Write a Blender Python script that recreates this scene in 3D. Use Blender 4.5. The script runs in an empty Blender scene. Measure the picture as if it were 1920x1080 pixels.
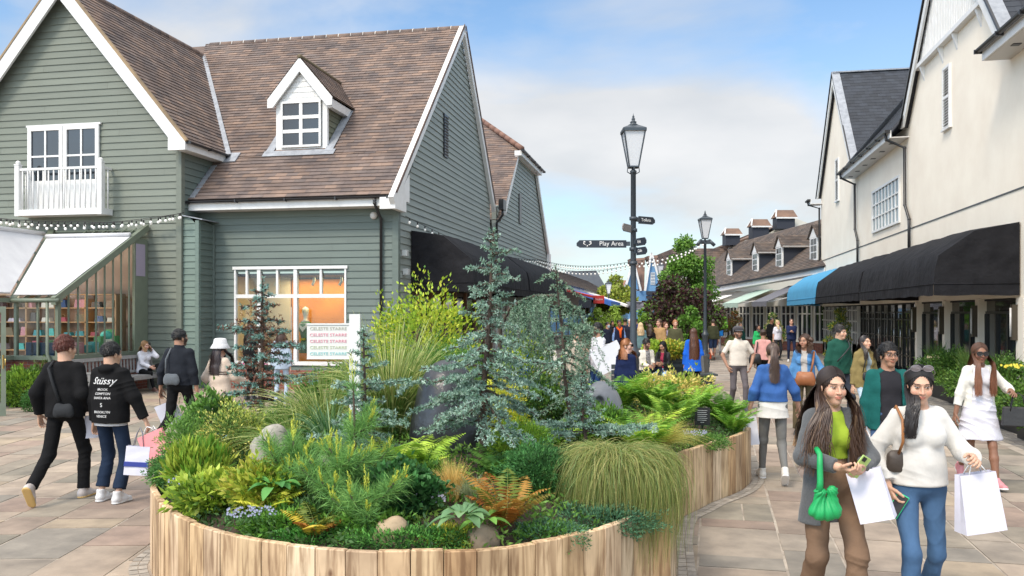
import bpy, bmesh, math, random
import numpy as np
from mathutils import Vector, Matrix
D = bpy.data; SC = bpy.context.scene; COL = SC.collection
# ---------------------------------------------------------------- camera
FPX = 1583.0; HOR = 587.0; CH = 2.02
TH = math.atan(315/1583.0); SN, CS = math.sin(TH), math.cos(TH)
cam = D.objects.new('camera', D.cameras.new('camera')); COL.objects.link(cam)
cam.location = (0, 0, CH); cam.rotation_euler = (math.pi/2, 0, TH)
cam.data.lens = FPX/1920*36; cam.data.sensor_width = 36; cam.data.shift_y = 47/1920
cam.data.clip_start = 0.1; cam.data.clip_end = 2000
SC.camera = cam
# ---------------------------------------------------------------- world: nishita sky + procedural cloud cover
SUN_EL, SUN_AZ = math.radians(48), math.radians(206)      # azimuth measured clockwise from +Y
w = D.worlds.new("World"); SC.world = w; w.use_nodes = True
nt = w.node_tree; N = nt.nodes; L = nt.links
bg = N['Background']
sky = N.new('ShaderNodeTexSky'); sky.sky_type = 'NISHITA'; sky.sun_disc = False
sky.sun_elevation = SUN_EL; sky.sun_rotation = SUN_AZ; sky.air_density = 1.0; sky.dust_density = 1.2; sky.ozone_density = 1.5
tc = N.new('ShaderNodeTexCoord')
sepz = N.new('ShaderNodeSeparateXYZ'); L.new(tc.outputs['Generated'], sepz.inputs[0])
mp = N.new('ShaderNodeMapping'); mp.inputs['Scale'].default_value = (1.5, 1.5, 4.0); mp.inputs['Location'].default_value = (3.2, 1.3, 0.35)
L.new(tc.outputs['Generated'], mp.inputs[0])
n1 = N.new('ShaderNodeTexNoise'); n1.inputs['Scale'].default_value = 1.35; n1.inputs['Detail'].default_value = 8; n1.inputs['Roughness'].default_value = 0.5; n1.inputs['Distortion'].default_value = 0.25
L.new(mp.outputs[0], n1.inputs['Vector'])
cr = N.new('ShaderNodeValToRGB'); cr.color_ramp.elements[0].position = 0.48; cr.color_ramp.elements[1].position = 0.66
L.new(n1.outputs['Fac'], cr.inputs[0])
# more cloud towards the horizon
hz = N.new('ShaderNodeMapRange'); hz.inputs['From Min'].default_value = 0.02; hz.inputs['From Max'].default_value = 0.34
hz.inputs['To Min'].default_value = 0.42; hz.inputs['To Max'].default_value = 0.0
L.new(sepz.outputs[2], hz.inputs['Value'])
ad = N.new('ShaderNodeMath'); ad.operation = 'ADD'; ad.use_clamp = True
L.new(cr.outputs[0], ad.inputs[0]); L.new(hz.outputs[0], ad.inputs[1])
oh = N.new('ShaderNodeMapRange'); oh.inputs['From Min'].default_value = .36; oh.inputs['From Max'].default_value = .6; oh.inputs['To Min'].default_value = 0; oh.inputs['To Max'].default_value = 1
L.new(sepz.outputs[2], oh.inputs['Value']); ad2 = N.new('ShaderNodeMath'); ad2.operation = 'ADD'; ad2.use_clamp = True; L.new(ad.outputs[0], ad2.inputs[0]); L.new(oh.outputs[0], ad2.inputs[1]); ad = ad2  # cloud closed overhead, above the frame, added to neutralise the ambient light
ml = N.new('ShaderNodeMath'); ml.operation = 'MULTIPLY'; ml.inputs[1].default_value = 0.90
L.new(ad.outputs[0], ml.inputs[0])
n2 = N.new('ShaderNodeTexNoise'); n2.inputs['Scale'].default_value = 2.2; n2.inputs['Detail'].default_value = 5
L.new(mp.outputs[0], n2.inputs['Vector'])
cc = N.new('ShaderNodeValToRGB'); cc.color_ramp.elements[0].position = .35; cc.color_ramp.elements[1].position = .7
cc.color_ramp.elements[0].color = (5.2, 5.3, 5.4, 1); cc.color_ramp.elements[1].color = (7.3, 7.1, 6.9, 1)
L.new(n2.outputs['Fac'], cc.inputs[0])
boost = N.new('ShaderNodeMix'); boost.data_type = 'RGBA'; boost.blend_type = 'MULTIPLY'; boost.inputs['Factor'].default_value = 1
L.new(sky.outputs[0], boost.inputs[6]); boost.inputs[7].default_value = (1.35, 1.55, 1.62, 1)
mx = N.new('ShaderNodeMix'); mx.data_type = 'RGBA'
L.new(ml.outputs[0], mx.inputs['Factor']); L.new(boost.outputs[2], mx.inputs[6]); L.new(cc.outputs[0], mx.inputs[7])
# unseen sky raised round the veiled sun, behind the camera, to light both facades
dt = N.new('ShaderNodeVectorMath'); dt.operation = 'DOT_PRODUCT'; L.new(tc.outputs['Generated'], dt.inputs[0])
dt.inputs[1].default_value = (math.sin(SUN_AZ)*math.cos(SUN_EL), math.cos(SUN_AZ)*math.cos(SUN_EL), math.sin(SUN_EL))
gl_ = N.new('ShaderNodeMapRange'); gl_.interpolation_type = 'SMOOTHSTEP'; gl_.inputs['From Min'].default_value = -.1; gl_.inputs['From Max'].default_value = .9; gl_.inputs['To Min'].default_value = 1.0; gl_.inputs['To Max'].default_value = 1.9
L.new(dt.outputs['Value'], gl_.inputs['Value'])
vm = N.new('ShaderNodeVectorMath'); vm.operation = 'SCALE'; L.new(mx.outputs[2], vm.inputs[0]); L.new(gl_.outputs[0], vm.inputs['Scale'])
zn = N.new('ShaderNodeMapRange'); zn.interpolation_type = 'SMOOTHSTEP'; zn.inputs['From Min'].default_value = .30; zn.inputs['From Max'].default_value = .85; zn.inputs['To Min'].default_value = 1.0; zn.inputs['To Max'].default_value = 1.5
L.new(sepz.outputs[2], zn.inputs['Value']); vm2 = N.new('ShaderNodeVectorMath'); vm2.operation = 'SCALE'; L.new(vm.outputs[0], vm2.inputs[0]); L.new(zn.outputs[0], vm2.inputs['Scale'])  # sky above the frame brightened to light all the upright walls
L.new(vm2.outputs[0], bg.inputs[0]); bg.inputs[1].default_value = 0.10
sun = D.objects.new('sun', D.lights.new('sun', 'SUN')); COL.objects.link(sun)
sun.data.energy = 2.15; sun.data.angle = math.radians(14); sun.data.color = (1, .88, .74)
sd = Vector((math.sin(SUN_AZ)*math.cos(SUN_EL), math.cos(SUN_AZ)*math.cos(SUN_EL), math.sin(SUN_EL)))
sun.rotation_euler = sd.to_track_quat('Z', 'Y').to_euler(); sun.location = (20, -20, 40)
SC.view_settings.view_transform = 'Standard'; SC.view_settings.look = 'None'; SC.view_settings.gamma = 1
SC.view_settings.exposure = 0.42
SC.render.engine = 'CYCLES'
SC.cycles.max_bounces = 6; SC.cycles.transparent_max_bounces = 8
# ---------------------------------------------------------------- helpers
rng = random.Random(7); nr = np.random.RandomState(11)
def PX(px, d, z):                      # pixel column + camera depth + height -> world
    r = (px-960)/FPX*d
    return Vector((r*CS - d*SN, r*SN + d*CS, z))
def G(px, py, z=0.0): return PX(px, FPX*(CH-z)/(py-HOR), z)
def ZP(py, d): return CH - (py-HOR)/FPX*d
def tag(o, label=None, cat=None, group=None, kind=None):
    if label: o['label'] = label
    if cat: o['category'] = cat
    if group: o['group'] = group
    if kind: o['kind'] = kind
    return o
def empty(name, loc, label, cat, group=None, rz=0.0):
    o = D.objects.new(name, None); COL.objects.link(o); o.location = loc; o.rotation_euler = (0, 0, rz)
    o.empty_display_size = .2
    return tag(o, label, cat, group)
MATS = {}
def mat(name, c, rough=.7, c2=None, ns=3.0, bump=0.0, bs=20.0, stretch=(1,1,1), attr=False, metal=0.0, spec=.5, transl=0.0, emit=None, glass=False, coat=0.0, bdist=.02, sheen=0.0, detail=5, coord='Object'):
    if name in MATS: return MATS[name]
    m = D.materials.new(name); m.use_nodes = True; t = m.node_tree; n = t.nodes; l = t.links
    b = n['Principled BSDF']; b.inputs['Roughness'].default_value = rough; b.inputs['Metallic'].default_value = metal
    b.inputs['Specular IOR Level'].default_value = spec; b.inputs['Coat Weight'].default_value = coat; b.inputs['Sheen Weight'].default_value = sheen
    b.inputs['Base Color'].default_value = (*c, 1)
    need = c2 or bump
    if need or attr:
        tcn = n.new('ShaderNodeTexCoord'); mpn = n.new('ShaderNodeMapping'); mpn.inputs['Scale'].default_value = stretch
        l.new(tcn.outputs[coord], mpn.inputs[0])
    src = None
    if attr:
        a = n.new('ShaderNodeAttribute'); a.attribute_name = 'Col'; src = a.outputs['Color']
    if c2:
        nz = n.new('ShaderNodeTexNoise'); nz.inputs['Scale'].default_value = ns; nz.inputs['Detail'].default_value = detail; nz.inputs['Roughness'].default_value = .6
        l.new(mpn.outputs[0], nz.inputs['Vector'])
        r = n.new('ShaderNodeValToRGB'); r.color_ramp.elements[0].position = .33; r.color_ramp.elements[1].position = .68
        r.color_ramp.elements[0].color = (*c, 1); r.color_ramp.elements[1].color = (*c2, 1)
        l.new(nz.outputs['Fac'], r.inputs[0])
        if src:
            mm = n.new('ShaderNodeMix'); mm.data_type = 'RGBA'; mm.blend_type = 'MULTIPLY'; mm.inputs['Factor'].default_value = 1
            l.new(src, mm.inputs[6]); l.new(r.outputs[0], mm.inputs[7]); src = mm.outputs[2]
        else: src = r.outputs[0]
    if src: l.new(src, b.inputs['Base Color'])
    if bump:
        nb = n.new('ShaderNodeTexNoise'); nb.inputs['Scale'].default_value = bs; nb.inputs['Detail'].default_value = 6
        l.new(mpn.outputs[0], nb.inputs['Vector'])
        bp = n.new('ShaderNodeBump'); bp.inputs['Strength'].default_value = bump; bp.inputs['Distance'].default_value = bdist
        l.new(nb.outputs['Fac'], bp.inputs['Height']); l.new(bp.outputs[0], b.inputs['Normal'])
    if transl:
        tr = n.new('ShaderNodeBsdfTranslucent'); ms = n.new('ShaderNodeMixShader'); ms.inputs[0].default_value = transl
        if src: l.new(src, tr.inputs[0])
        else: tr.inputs[0].default_value = (*c, 1)
        l.new(b.outputs[0], ms.inputs[1]); l.new(tr.outputs[0], ms.inputs[2]); l.new(ms.outputs[0], n['Material Output'].inputs[0])
    if emit:
        b.inputs['Emission Color'].default_value = (*c, 1); b.inputs['Emission Strength'].default_value = emit
    if glass:
        gl = n.new('ShaderNodeBsdfGlossy'); gl.inputs['Roughness'].default_value = .03; gl.inputs[0].default_value = (.9, .95, 1, 1)
        tp = n.new('ShaderNodeBsdfTransparent'); tp.inputs[0].default_value = (*c, 1)
        fr = n.new('ShaderNodeFresnel'); fr.inputs[0].default_value = 1.6
        ms = n.new('ShaderNodeMixShader'); l.new(fr.outputs[0], ms.inputs[0]); l.new(tp.outputs[0], ms.inputs[1]); l.new(gl.outputs[0], ms.inputs[2])
        l.new(ms.outputs[0], n['Material Output'].inputs[0])
    MATS[name] = m; return m
def arr_obj(name, V, F, col, material, parent=None, smooth=False, loc=None):
    """V Nx3, F MxK (K = 3 or 4), col Mx3 per face or Nx3 per vertex"""
    me = D.meshes.new(name); V = np.asarray(V, np.float32); F = np.asarray(F, np.int32)
    n, k = F.shape
    me.vertices.add(len(V)); me.vertices.foreach_set('co', V.ravel())
    me.loops.add(n*k); me.loops.foreach_set('vertex_index', F.ravel())
    me.polygons.add(n); me.polygons.foreach_set('loop_start', np.arange(0, n*k, k, dtype=np.int32))
    me.polygons.foreach_set('loop_total', np.full(n, k, np.int32))
    if smooth: me.polygons.foreach_set('use_smooth', np.ones(n, bool))
    me.update(calc_edges=True)
    if col is not None:
        col = np.asarray(col, np.float32)
        if len(col) == len(V) and len(col) != n:
            a = me.color_attributes.new('Col', 'FLOAT_COLOR', 'POINT'); c4 = np.ones((len(V), 4), np.float32); c4[:, :3] = col
        else:
            a = me.color_attributes.new('Col', 'FLOAT_COLOR', 'CORNER'); c4 = np.ones((n*k, 4), np.float32); c4[:, :3] = np.repeat(col, k, axis=0)
        a.data.foreach_set('color', c4.ravel())
    me.materials.append(material)
    o = D.objects.new(name, me); COL.objects.link(o)
    if parent: o.parent = parent
    if loc is not None: o.location = loc
    return o
class MB:
    """collects shapes, builds ONE mesh object. coordinates in the parent's frame"""
    def __init__(s, off=(0, 0, 0)): s.v = []; s.f = []; s.c = []; s.m = []; s.mats = []; s.off = Vector(off); s.cur = 0; s.sm = []
    def use(s, m):
        if m not in s.mats: s.mats.append(m)
        s.cur = s.mats.index(m); return s
    def poly(s, pts, c=(1, 1, 1), sm=False):
        i = len(s.v); s.v += [Vector(p)-s.off for p in pts]; s.f.append(tuple(range(i, i+len(pts)))); s.c.append(c); s.m.append(s.cur); s.sm.append(sm)
    def idx(s, pts, faces, c=(1, 1, 1), sm=False):
        i = len(s.v); s.v += [Vector(p)-s.off for p in pts]
        for f in faces: s.f.append(tuple(i+j for j in f)); s.c.append(c); s.m.append(s.cur); s.sm.append(sm)
    def box(s, a, b, c=(1, 1, 1)):
        x0, y0, z0 = [min(a[i], b[i]) for i in range(3)]; x1, y1, z1 = [max(a[i], b[i]) for i in range(3)]
        p = [(x0,y0,z0),(x1,y0,z0),(x1,y1,z0),(x0,y1,z0),(x0,y0,z1),(x1,y0,z1),(x1,y1,z1),(x0,y1,z1)]
        s.idx(p, [(0,3,2,1),(4,5,6,7),(0,1,5,4),(1,2,6,5),(2,3,7,6),(3,0,4,7)], c); return s
    def obox(s, o, u, v, n, c=(1, 1, 1)):     # oriented box: origin + three edge vectors
        o, u, v, n = map(Vector, (o, u, v, n))
        p = [o, o+u, o+u+v, o+v, o+n, o+u+n, o+u+v+n, o+v+n]
        s.idx(p, [(0,3,2,1),(4,5,6,7),(0,1,5,4),(1,2,6,5),(2,3,7,6),(3,0,4,7)], c); return s
    def bar(s, a, b, w, h=None, up=(0, 0, 1), c=(1, 1, 1)):
        a, b = Vector(a), Vector(b); h = h or w; d = (b-a); 
        if d.length < 1e-6: return s
        dn = d.normalized(); u = dn.cross(Vector(up))
        if u.length < 1e-4: u = dn.cross(Vector((1, 0, 0)))
        u.normalize(); v = u.cross(dn)
        return s.obox(a-u*w/2-v*h/2, u*w, v*h, d, c)
    def tube(s, pts, r, n=8, c=(1, 1, 1), cap=True):
        pts = [Vector(p) for p in pts]; rs = r if isinstance(r, (list, tuple)) else [r]*len(pts); ring = []; V = []
        pu = None
        for i, p in enumerate(pts):
            d = (pts[min(i+1, len(pts)-1)]-pts[max(i-1, 0)]).normalized()
            if pu is None:
                pu = d.cross(Vector((0, 0, 1)))
                if pu.length < .05: pu = d.cross(Vector((1, 0, 0)))
            pu = (pu - d*pu.dot(d)).normalized(); q = d.cross(pu)
            for k in range(n):
                a = 2*math.pi*k/n; V.append(p+(pu*math.cos(a)+q*math.sin(a))*rs[i])
        F = [(i*n+k, i*n+(k+1)%n, (i+1)*n+(k+1)%n, (i+1)*n+k) for i in range(len(pts)-1) for k in range(n)]
        if cap: F += [tuple(range(n))[::-1], tuple((len(pts)-1)*n+k for k in range(n))]
        s.idx(V, F, c, True); return s
    def lathe(s, o, prof, n=16, c=(1, 1, 1), rot=0, sm=True):      # prof: (r, z)
        o = Vector(o); V = []
        for r, z in prof:
            for k in range(n):
                a = 2*math.pi*k/n+rot; V.append(o+Vector((r*math.cos(a), r*math.sin(a), z)))
        m = len(prof)
        F = [(i*n+k, i*n+(k+1)%n, (i+1)*n+(k+1)%n, (i+1)*n+k) for i in range(m-1) for k in range(n)]
        F += [tuple(range(n))[::-1], tuple((m-1)*n+k for k in range(n))]
        s.idx(V, F, c, sm); return s
    def ball(s, o, r, n=10, c=(1, 1, 1)):
        rr = r if isinstance(r, (list, tuple)) else (r, r, r); o = Vector(o); V = []; m = n//2+1
        for i in range(m+1):
            t = math.pi*i/m
            for k in range(n):
                a = 2*math.pi*k/n; V.append(o+Vector((rr[0]*math.sin(t)*math.cos(a), rr[1]*math.sin(t)*math.sin(a), -rr[2]*math.cos(t))))
        s.idx(V, [(i*n+k, i*n+(k+1)%n, (i+1)*n+(k+1)%n, (i+1)*n+k) for i in range(m) for k in range(n)], c, True); return s
    def prism(s, pts, d, c=(1, 1, 1)):        # polygon extruded by vector d
        pts = [Vector(p) for p in pts]; d = Vector(d); n = len(pts)
        s.idx(pts+[p+d for p in pts], [tuple(range(n))[::-1], tuple(range(n, 2*n))]+[(i, (i+1)%n, (i+1)%n+n, i+n) for i in range(n)], c); return s
    def build(s, name, material=None, parent=None, bevel=0):
        me = D.meshes.new(name); me.from_pydata([tuple(v) for v in s.v], [], s.f); me.update()
        if material is not None: me.materials.append(material)
        else:
            for m in s.mats: me.materials.append(m)
            me.polygons.foreach_set('material_index', s.m)
        me.polygons.foreach_set('use_smooth', s.sm)
        a = me.color_attributes.new('Col', 'FLOAT_COLOR', 'CORNER'); cc = []
        for f, c in zip(s.f, s.c): cc += [c[0], c[1], c[2], 1.0]*len(f)
        a.data.foreach_set('color', cc)
        o = D.objects.new(name, me); COL.objects.link(o)
        if parent: o.parent = parent
        if bevel:
            b = o.modifiers.new('b', 'BEVEL'); b.width = bevel; b.segments = 2; b.limit_method = 'ANGLE'
        return o
def interval(poly, v):
    us = []
    for i in range(len(poly)):
        (u0, v0), (u1, v1) = poly[i], poly[(i+1) % len(poly)]
        if (v0-v)*(v1-v) <= 0 and v0 != v1: us.append(u0+(u1-u0)*(v-v0)/(v1-v0))
    return (min(us), max(us)) if us else None
def courses(mb, O, U, V, Nn, poly, gauge, width, lift, colf, holes=(), thick=None, stagger=True, jit=0.0, seed=1):
    """overlapping rows (weatherboards, tiles, slates) clipped to a convex polygon given in (u, v)"""
    O, U, V, Nn = map(Vector, (O, U, V, Nn)); R = random.Random(seed)
    v0 = min(p[1] for p in poly); v1 = max(p[1] for p in poly); v = v0; row = 0
    while v < v1-1e-4:
        vt = min(v+gauge, v1); ia = interval(poly, v+1e-4); ib = interval(poly, vt-1e-4)
        if ia and ib:
            segs = [(ia[0], ia[1], ib[0], ib[1])]
            for (hu0, hv0, hu1, hv1) in holes:
                if hv0 < (v+vt)/2 < hv1:
                    ns = []
                    for (a0, a1, b0, b1) in segs:
                        if hu0 > a0 and hu0 < a1: ns.append((a0, hu0, b0, hu0))
                        if hu1 > a0 and hu1 < a1: ns.append((hu1, a1, hu1, b1))
                        if hu1 <= a0 or hu0 >= a1: ns.append((a0, a1, b0, b1))
                    segs = ns
            for (a0, a1, b0, b1) in segs:
                lo = min(a0, b0); hi = max(a1, b1)
                off = (width/2 if row % 2 else 0) if stagger else R.random()*width
                k = math.floor((lo-off)/width)
                u = off+k*width
                while u < hi:
                    un = u+width
                    p0 = min(max(u, a0), a1); p1 = min(max(un, a0), a1); q0 = min(max(u, b0), b1); q1 = min(max(un, b0), b1)
                    if p1-p0 > .004 or q1-q0 > .004:
                        g = .004 if un < hi else 0
                        j = R.uniform(-jit, jit); lf = lift+abs(j)
                        A = O+U*p0+V*(v+j)+Nn*lf; B = O+U*(p1-g)+V*(v+j)+Nn*lf
                        C = O+U*(q1-g)+V*(vt+.01)+Nn*.003; Dd = O+U*q0+V*(vt+.01)+Nn*.003
                        c = colf(R)
                        mb.poly([A, B, C, Dd], c)
                        mb.poly([A-Nn*lf, B-Nn*lf, B, A], c)
                    u = un
        v = vt; row += 1
def text_obj(name, s, loc, rx, rz, size, material, parent=None, align='CENTER', ext=.002, sx=1.0, shear=0, width_fit=None, ry=0):
    cu = D.curves.new(name, 'FONT'); cu.body = s; cu.size = size; cu.align_x = align; cu.align_y = 'CENTER'; cu.extrude = ext; cu.shear = shear; cu.resolution_u = 3
    to = D.objects.new(name+'_t', cu); COL.objects.link(to)
    dg = bpy.context.evaluated_depsgraph_get(); me = D.meshes.new_from_object(to.evaluated_get(dg)); D.objects.remove(to)
    me.materials.clear(); me.materials.append(material)
    if width_fit:
        xs = [v.co.x for v in me.vertices]; k = width_fit/max(1e-6, max(xs)-min(xs)); sx = k
    for v in me.vertices: v.co.x *= sx
    o = D.objects.new(name, me); COL.objects.link(o); o.location = loc; o.rotation_euler = (rx, ry, rz)
    if parent: o.parent = parent
    return o
def jit(c, R, a=.1): k = 1+R.uniform(-a, a); return tuple(x*k for x in c)
# ---------------------------------------------------------------- materials
M_board = mat('sage_paint', (1.06, 1.06, 1.04), .62, (.92, .93, .92), ns=2.2, bump=.25, bs=30, stretch=(.4, .4, 3), attr=True, bdist=.006)
M_white = mat('white_paint', (.74, .74, .73), .45, (.66, .66, .64), ns=4, bump=.08, bs=25)
M_tile = mat('roof_tile_clay', (1.25, 1.2, 1.15), .85, (.62, .62, .66), ns=1.3, bump=.5, bs=40, attr=True, bdist=.01)
M_slate = mat('roof_slate', (1.15, 1.15, 1.15), .75, (.8, .8, .85), ns=3, bump=.3, bs=30, attr=True, bdist=.006)
M_lead = mat('lead_flashing', (.34, .36, .39), .5, (.22, .235, .26), ns=5, bump=.3, bs=12, metal=.2)
M_black = mat('black_gutter_paint', (.018, .018, .02), .35)
M_darkglass = mat('dark_window_glass', (.012, .017, .024), .06, spec=.9)
M_dark = mat('dark_interior', (.012, .012, .013), .8)
M_render = mat('cream_render', (.86, .79, .67), .9, (.78, .70, .585), ns=.8, bump=.15, bs=60, bdist=.006)
M_awn = mat('black_canvas', (.007, .007, .009), .8, (.016, .016, .019), ns=1.6, bump=.8, bs=3.5, bdist=.06, spec=.2)
M_soffit = mat('soffit_white', (.6, .58, .55), .6)
M_green = mat('sage_metal', (.16, .19, .14), .4, (.135, .16, .12), ns=6)
M_brick = None
def brick_mat():
    m = D.materials.new('red_brick'); m.use_nodes = True; n = m.node_tree.nodes; l = m.node_tree.links; b = n['Principled BSDF']; b.inputs['Roughness'].default_value = .9
    t = n.new('ShaderNodeTexCoord'); sx = n.new('ShaderNodeSeparateXYZ'); cx = n.new('ShaderNodeCombineXYZ'); a = n.new('ShaderNodeMath')
    l.new(t.outputs['Object'], sx.inputs[0]); l.new(sx.outputs[0], a.inputs[0]); l.new(sx.outputs[1], a.inputs[1]); l.new(a.outputs[0], cx.inputs[0]); l.new(sx.outputs[2], cx.inputs[1])
    br = n.new('ShaderNodeTexBrick'); br.inputs['Scale'].default_value = 1; br.inputs['Brick Width'].default_value = .225; br.inputs['Row Height'].default_value = .075; br.inputs['Mortar Size'].default_value = .006
    br.inputs['Color1'].default_value = (.26, .075, .045, 1); br.inputs['Color2'].default_value = (.15, .05, .04, 1); br.inputs['Mortar'].default_value = (.22, .17, .14, 1)
    l.new(cx.outputs[0], br.inputs['Vector']); l.new(br.outputs['Color'], b.inputs['Base Color'])
    bp = n.new('ShaderNodeBump'); bp.inputs['Strength'].default_value = .5; bp.inputs['Distance'].default_value = .01; bp.invert = True
    l.new(br.outputs['Fac'], bp.inputs['Height']); l.new(bp.outputs[0], b.inputs['Normal']); return m
M_brick = brick_mat()
M_glass = mat('clear_glass', (.82, .88, .86), glass=True)
M_blind = mat('white_blind_fabric', (.70, .70, .71), .8, (.60, .60, .62), ns=1.6, bump=.4, bs=3, bdist=.03, transl=.15)
M_bulb = mat('bulb_glass', (.85, .84, .80), .15, emit=.15)
M_cable = mat('cable_black', (.015, .015, .015), .6)
SAGE = (.158, .178, .148); SAGE_SHADED = (.122, .155, .140); SAGE_LIT = (.25, .285, .268)  # same paint: front shade and street-side light put into the board colours
def board_col(base, a=.06): return lambda R: jit(base, R, a)
def tile_col(R):
    c = R.choice([(.168,.124,.102),(.152,.113,.096),(.185,.133,.106),(.142,.110,.097),(.130,.104,.094),(.205,.145,.113),(.158,.121,.104)])
    return jit(c, R, .16)
def slate_col(R): return jit((.024, .029, .038), R, .25)
def dtile_col(R): return jit(R.choice([(.11,.085,.07),(.13,.10,.08),(.095,.078,.068)]), R, .15)
# ================================================================ GROUND
def ground():
    mb = MB(); mb.box((-400, -60, -.5), (400, 900, -.02))
    M_far = mat('far_paving', (.26, .23, .20), .9, (.20, .18, .165), ns=.4)
    tag(mb.build('ground', M_far), kind='structure')
    R = random.Random(3); mb = MB()
    pal = [(.35,.285,.225),(.31,.245,.195),(.31,.27,.215),(.40,.33,.26),(.26,.235,.20),(.34,.255,.205),(.28,.215,.175),(.37,.30,.22),(.32,.275,.225),(.25,.225,.18),(.34,.28,.225)]
    def sheet(ang, ox, oy, u0, u1, v0, v1, test, wr, lr, pal=pal, gap=.014):
        ca, sa = math.cos(ang), math.sin(ang); U = Vector((ca, sa, 0)); V = Vector((-sa, ca, 0)); O = Vector((ox, oy, 0))
        u = u0
        while u < u1:
            wd = R.uniform(*wr); v = v0-R.random()*.6
            while v < v1:
                ln = R.uniform(*lr); c = O+U*(u+wd/2)+V*(v+ln/2)
                if test(c.x, c.y):
                    parts = [(u, u+wd)]
                    if wd > .68 and R.random() < .35: q = R.uniform(.4, .6); parts = [(u, u+wd*q), (u+wd*q, u+wd)]
                    for (a, b) in parts:
                        g = gap*R.uniform(.5, 1.1); j = lambda: R.uniform(-.006, .006); z = R.uniform(-.002, .002); zz = [z+R.uniform(-.0025, .0025) for _ in range(4)]
                        P = [O+U*(a+g+j())+V*(v+g+j()), O+U*(b-g+j())+V*(v+g+j()), O+U*(b-g+j())+V*(v+ln-g+j()), O+U*(a+g+j())+V*(v+ln-g+j())]
                        P = [Vector((p.x, p.y, zz[i])) for i, p in enumerate(P)]
                        col = jit(R.choice(pal), R, .11)
                        mb.poly(P, col)
                        for i in range(4):
                            q0, q1 = P[i], P[(i+1) % 4]; mb.poly([q0-Vector((0,0,.014)), q1-Vector((0,0,.014)), q1, q0], tuple(x*.9 for x in col))
                v += ln
            u += wd
    left = lambda x, y: (x < -0.17*y-.3) if y < 17 else (x < -7)
    inR = lambda x, y: x < 5.0 and not left(x, y)
    sheet(math.radians(13), 0, 0, -24, 4, -1, 24, lambda x, y: left(x, y) and y < 21.2 and x > -22, (.40, .72), (.35, 1.15))
    sheet(math.radians(-2.4), 0, 0, -9, 7, 0, 28, lambda x, y: inR(x, y) and y < 26, (.36, .72), (.28, 1.0))
    greyish = [(.36,.315,.27),(.34,.30,.26),(.38,.33,.28),(.32,.285,.25),(.35,.295,.25)]
    sheet(math.radians(90), 0, 0, 26, 76, -6, 9, lambda x, y: -7 < x < 6.9, (.28, .5), (.6, 1.6), greyish)
    sheet(0, 0, 0, 5.0, 7.0, 4, 26, lambda x, y: True, (.10, .12), (.17, .24), [(.22,.205,.19),(.18,.17,.16),(.25,.23,.20)], .005)
    M_flag = mat('sandstone_flags', (.98, .96, .93), .88, (.56, .555, .55), ns=2.4, bump=.8, bs=7, attr=True, bdist=.01, detail=8)
    tag(mb.build('pavement', M_flag), kind='structure')
    mb = MB(); mb.box((-23, -1, -.018), (7, 77, -.005))
    tag(mb.build('mortar_bed', mat('mortar', (.44, .38, .31), .95, (.20, .17, .14), ns=3)), kind='structure')
ground()
# ================================================================ WINDOWS
def window(parent, off, O, U, V, Nn, w, h, cols, rows, fr=.07, bar=.035, name='window', glass=None, deep=.06, sub=True):
    """window on plane O+U,V (O bottom-left), outward normal Nn"""
    O, U, V, Nn = map(Vector, (O, U, V, Nn)); m = MB(off)
    m.obox(O, U*w, V*fr, Nn*deep); m.obox(O+V*(h-fr), U*w, V*fr, Nn*deep)
    m.obox(O+V*fr, U*fr, V*(h-2*fr), Nn*deep); m.obox(O+U*(w-fr)+V*fr, U*fr, V*(h-2*fr), Nn*deep)
    iw, ih = w-2*fr, h-2*fr
    for i in range(1, cols): m.obox(O+U*(fr+iw*i/cols-bar/2)+V*fr, U*bar, V*ih, Nn*(deep-.012))
    for j in range(1, rows):
        for i in range(cols):
            m.obox(O+U*(fr+iw*i/cols+(bar/2 if i else 0))+V*(fr+ih*j/rows-bar/2), U*(iw/cols-(bar/2 if i else 0)-(bar/2 if i < cols-1 else 0)), V*bar, Nn*(deep-.015))
    f = m.build(name, M_white, parent)
    g = MB(off); g.obox(O+U*fr*.9+V*fr*.9+Nn*.006, U*(w-1.8*fr), V*(h-1.8*fr), Nn*.012); p = g.build('pane', glass or M_darkglass, f)
    return f
def gutter(off, a, b, parent, r=.06, name='gutter'):
    a, b = Vector(a), Vector(b); m = MB(off); d = (b-a).normalized(); s = d.cross(Vector((0, 0, 1)))
    pr = [(math.cos(t)*r, math.sin(t)*r) for t in [math.pi*(1+i/6) for i in range(7)]]
    for i in range(6):
        (x0, z0), (x1, z1) = pr[i], pr[i+1]
        m.poly([a+s*x0+Vector((0,0,z0)), b+s*x0+Vector((0,0,z0)), b+s*x1+Vector((0,0,z1)), a+s*x1+Vector((0,0,z1))])
    n = max(2, int((b-a).length/1.2))
    for i in range(n+1):
        p = a+(b-a)*i/n; m.obox(p-d*.02-s*(r+.012)-Vector((0,0,r+.012)), d*.04, s*(2*r+.024), Vector((0,0,r+.02)))
    m.obox(a-s*r-Vector((0,0,.01)), b-a, s*2*r, Vector((0,0,.006)))
    return m.build(name, M_black, parent)
def pipe(off, pts, parent, r=.04, name='downpipe', m=None):
    b = MB(off); b.tube(pts, r, 8)
    for p in pts[1:-1]: b.ball(p, r*1.25, 8)
    return b.build(name, m or M_black, parent)
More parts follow.
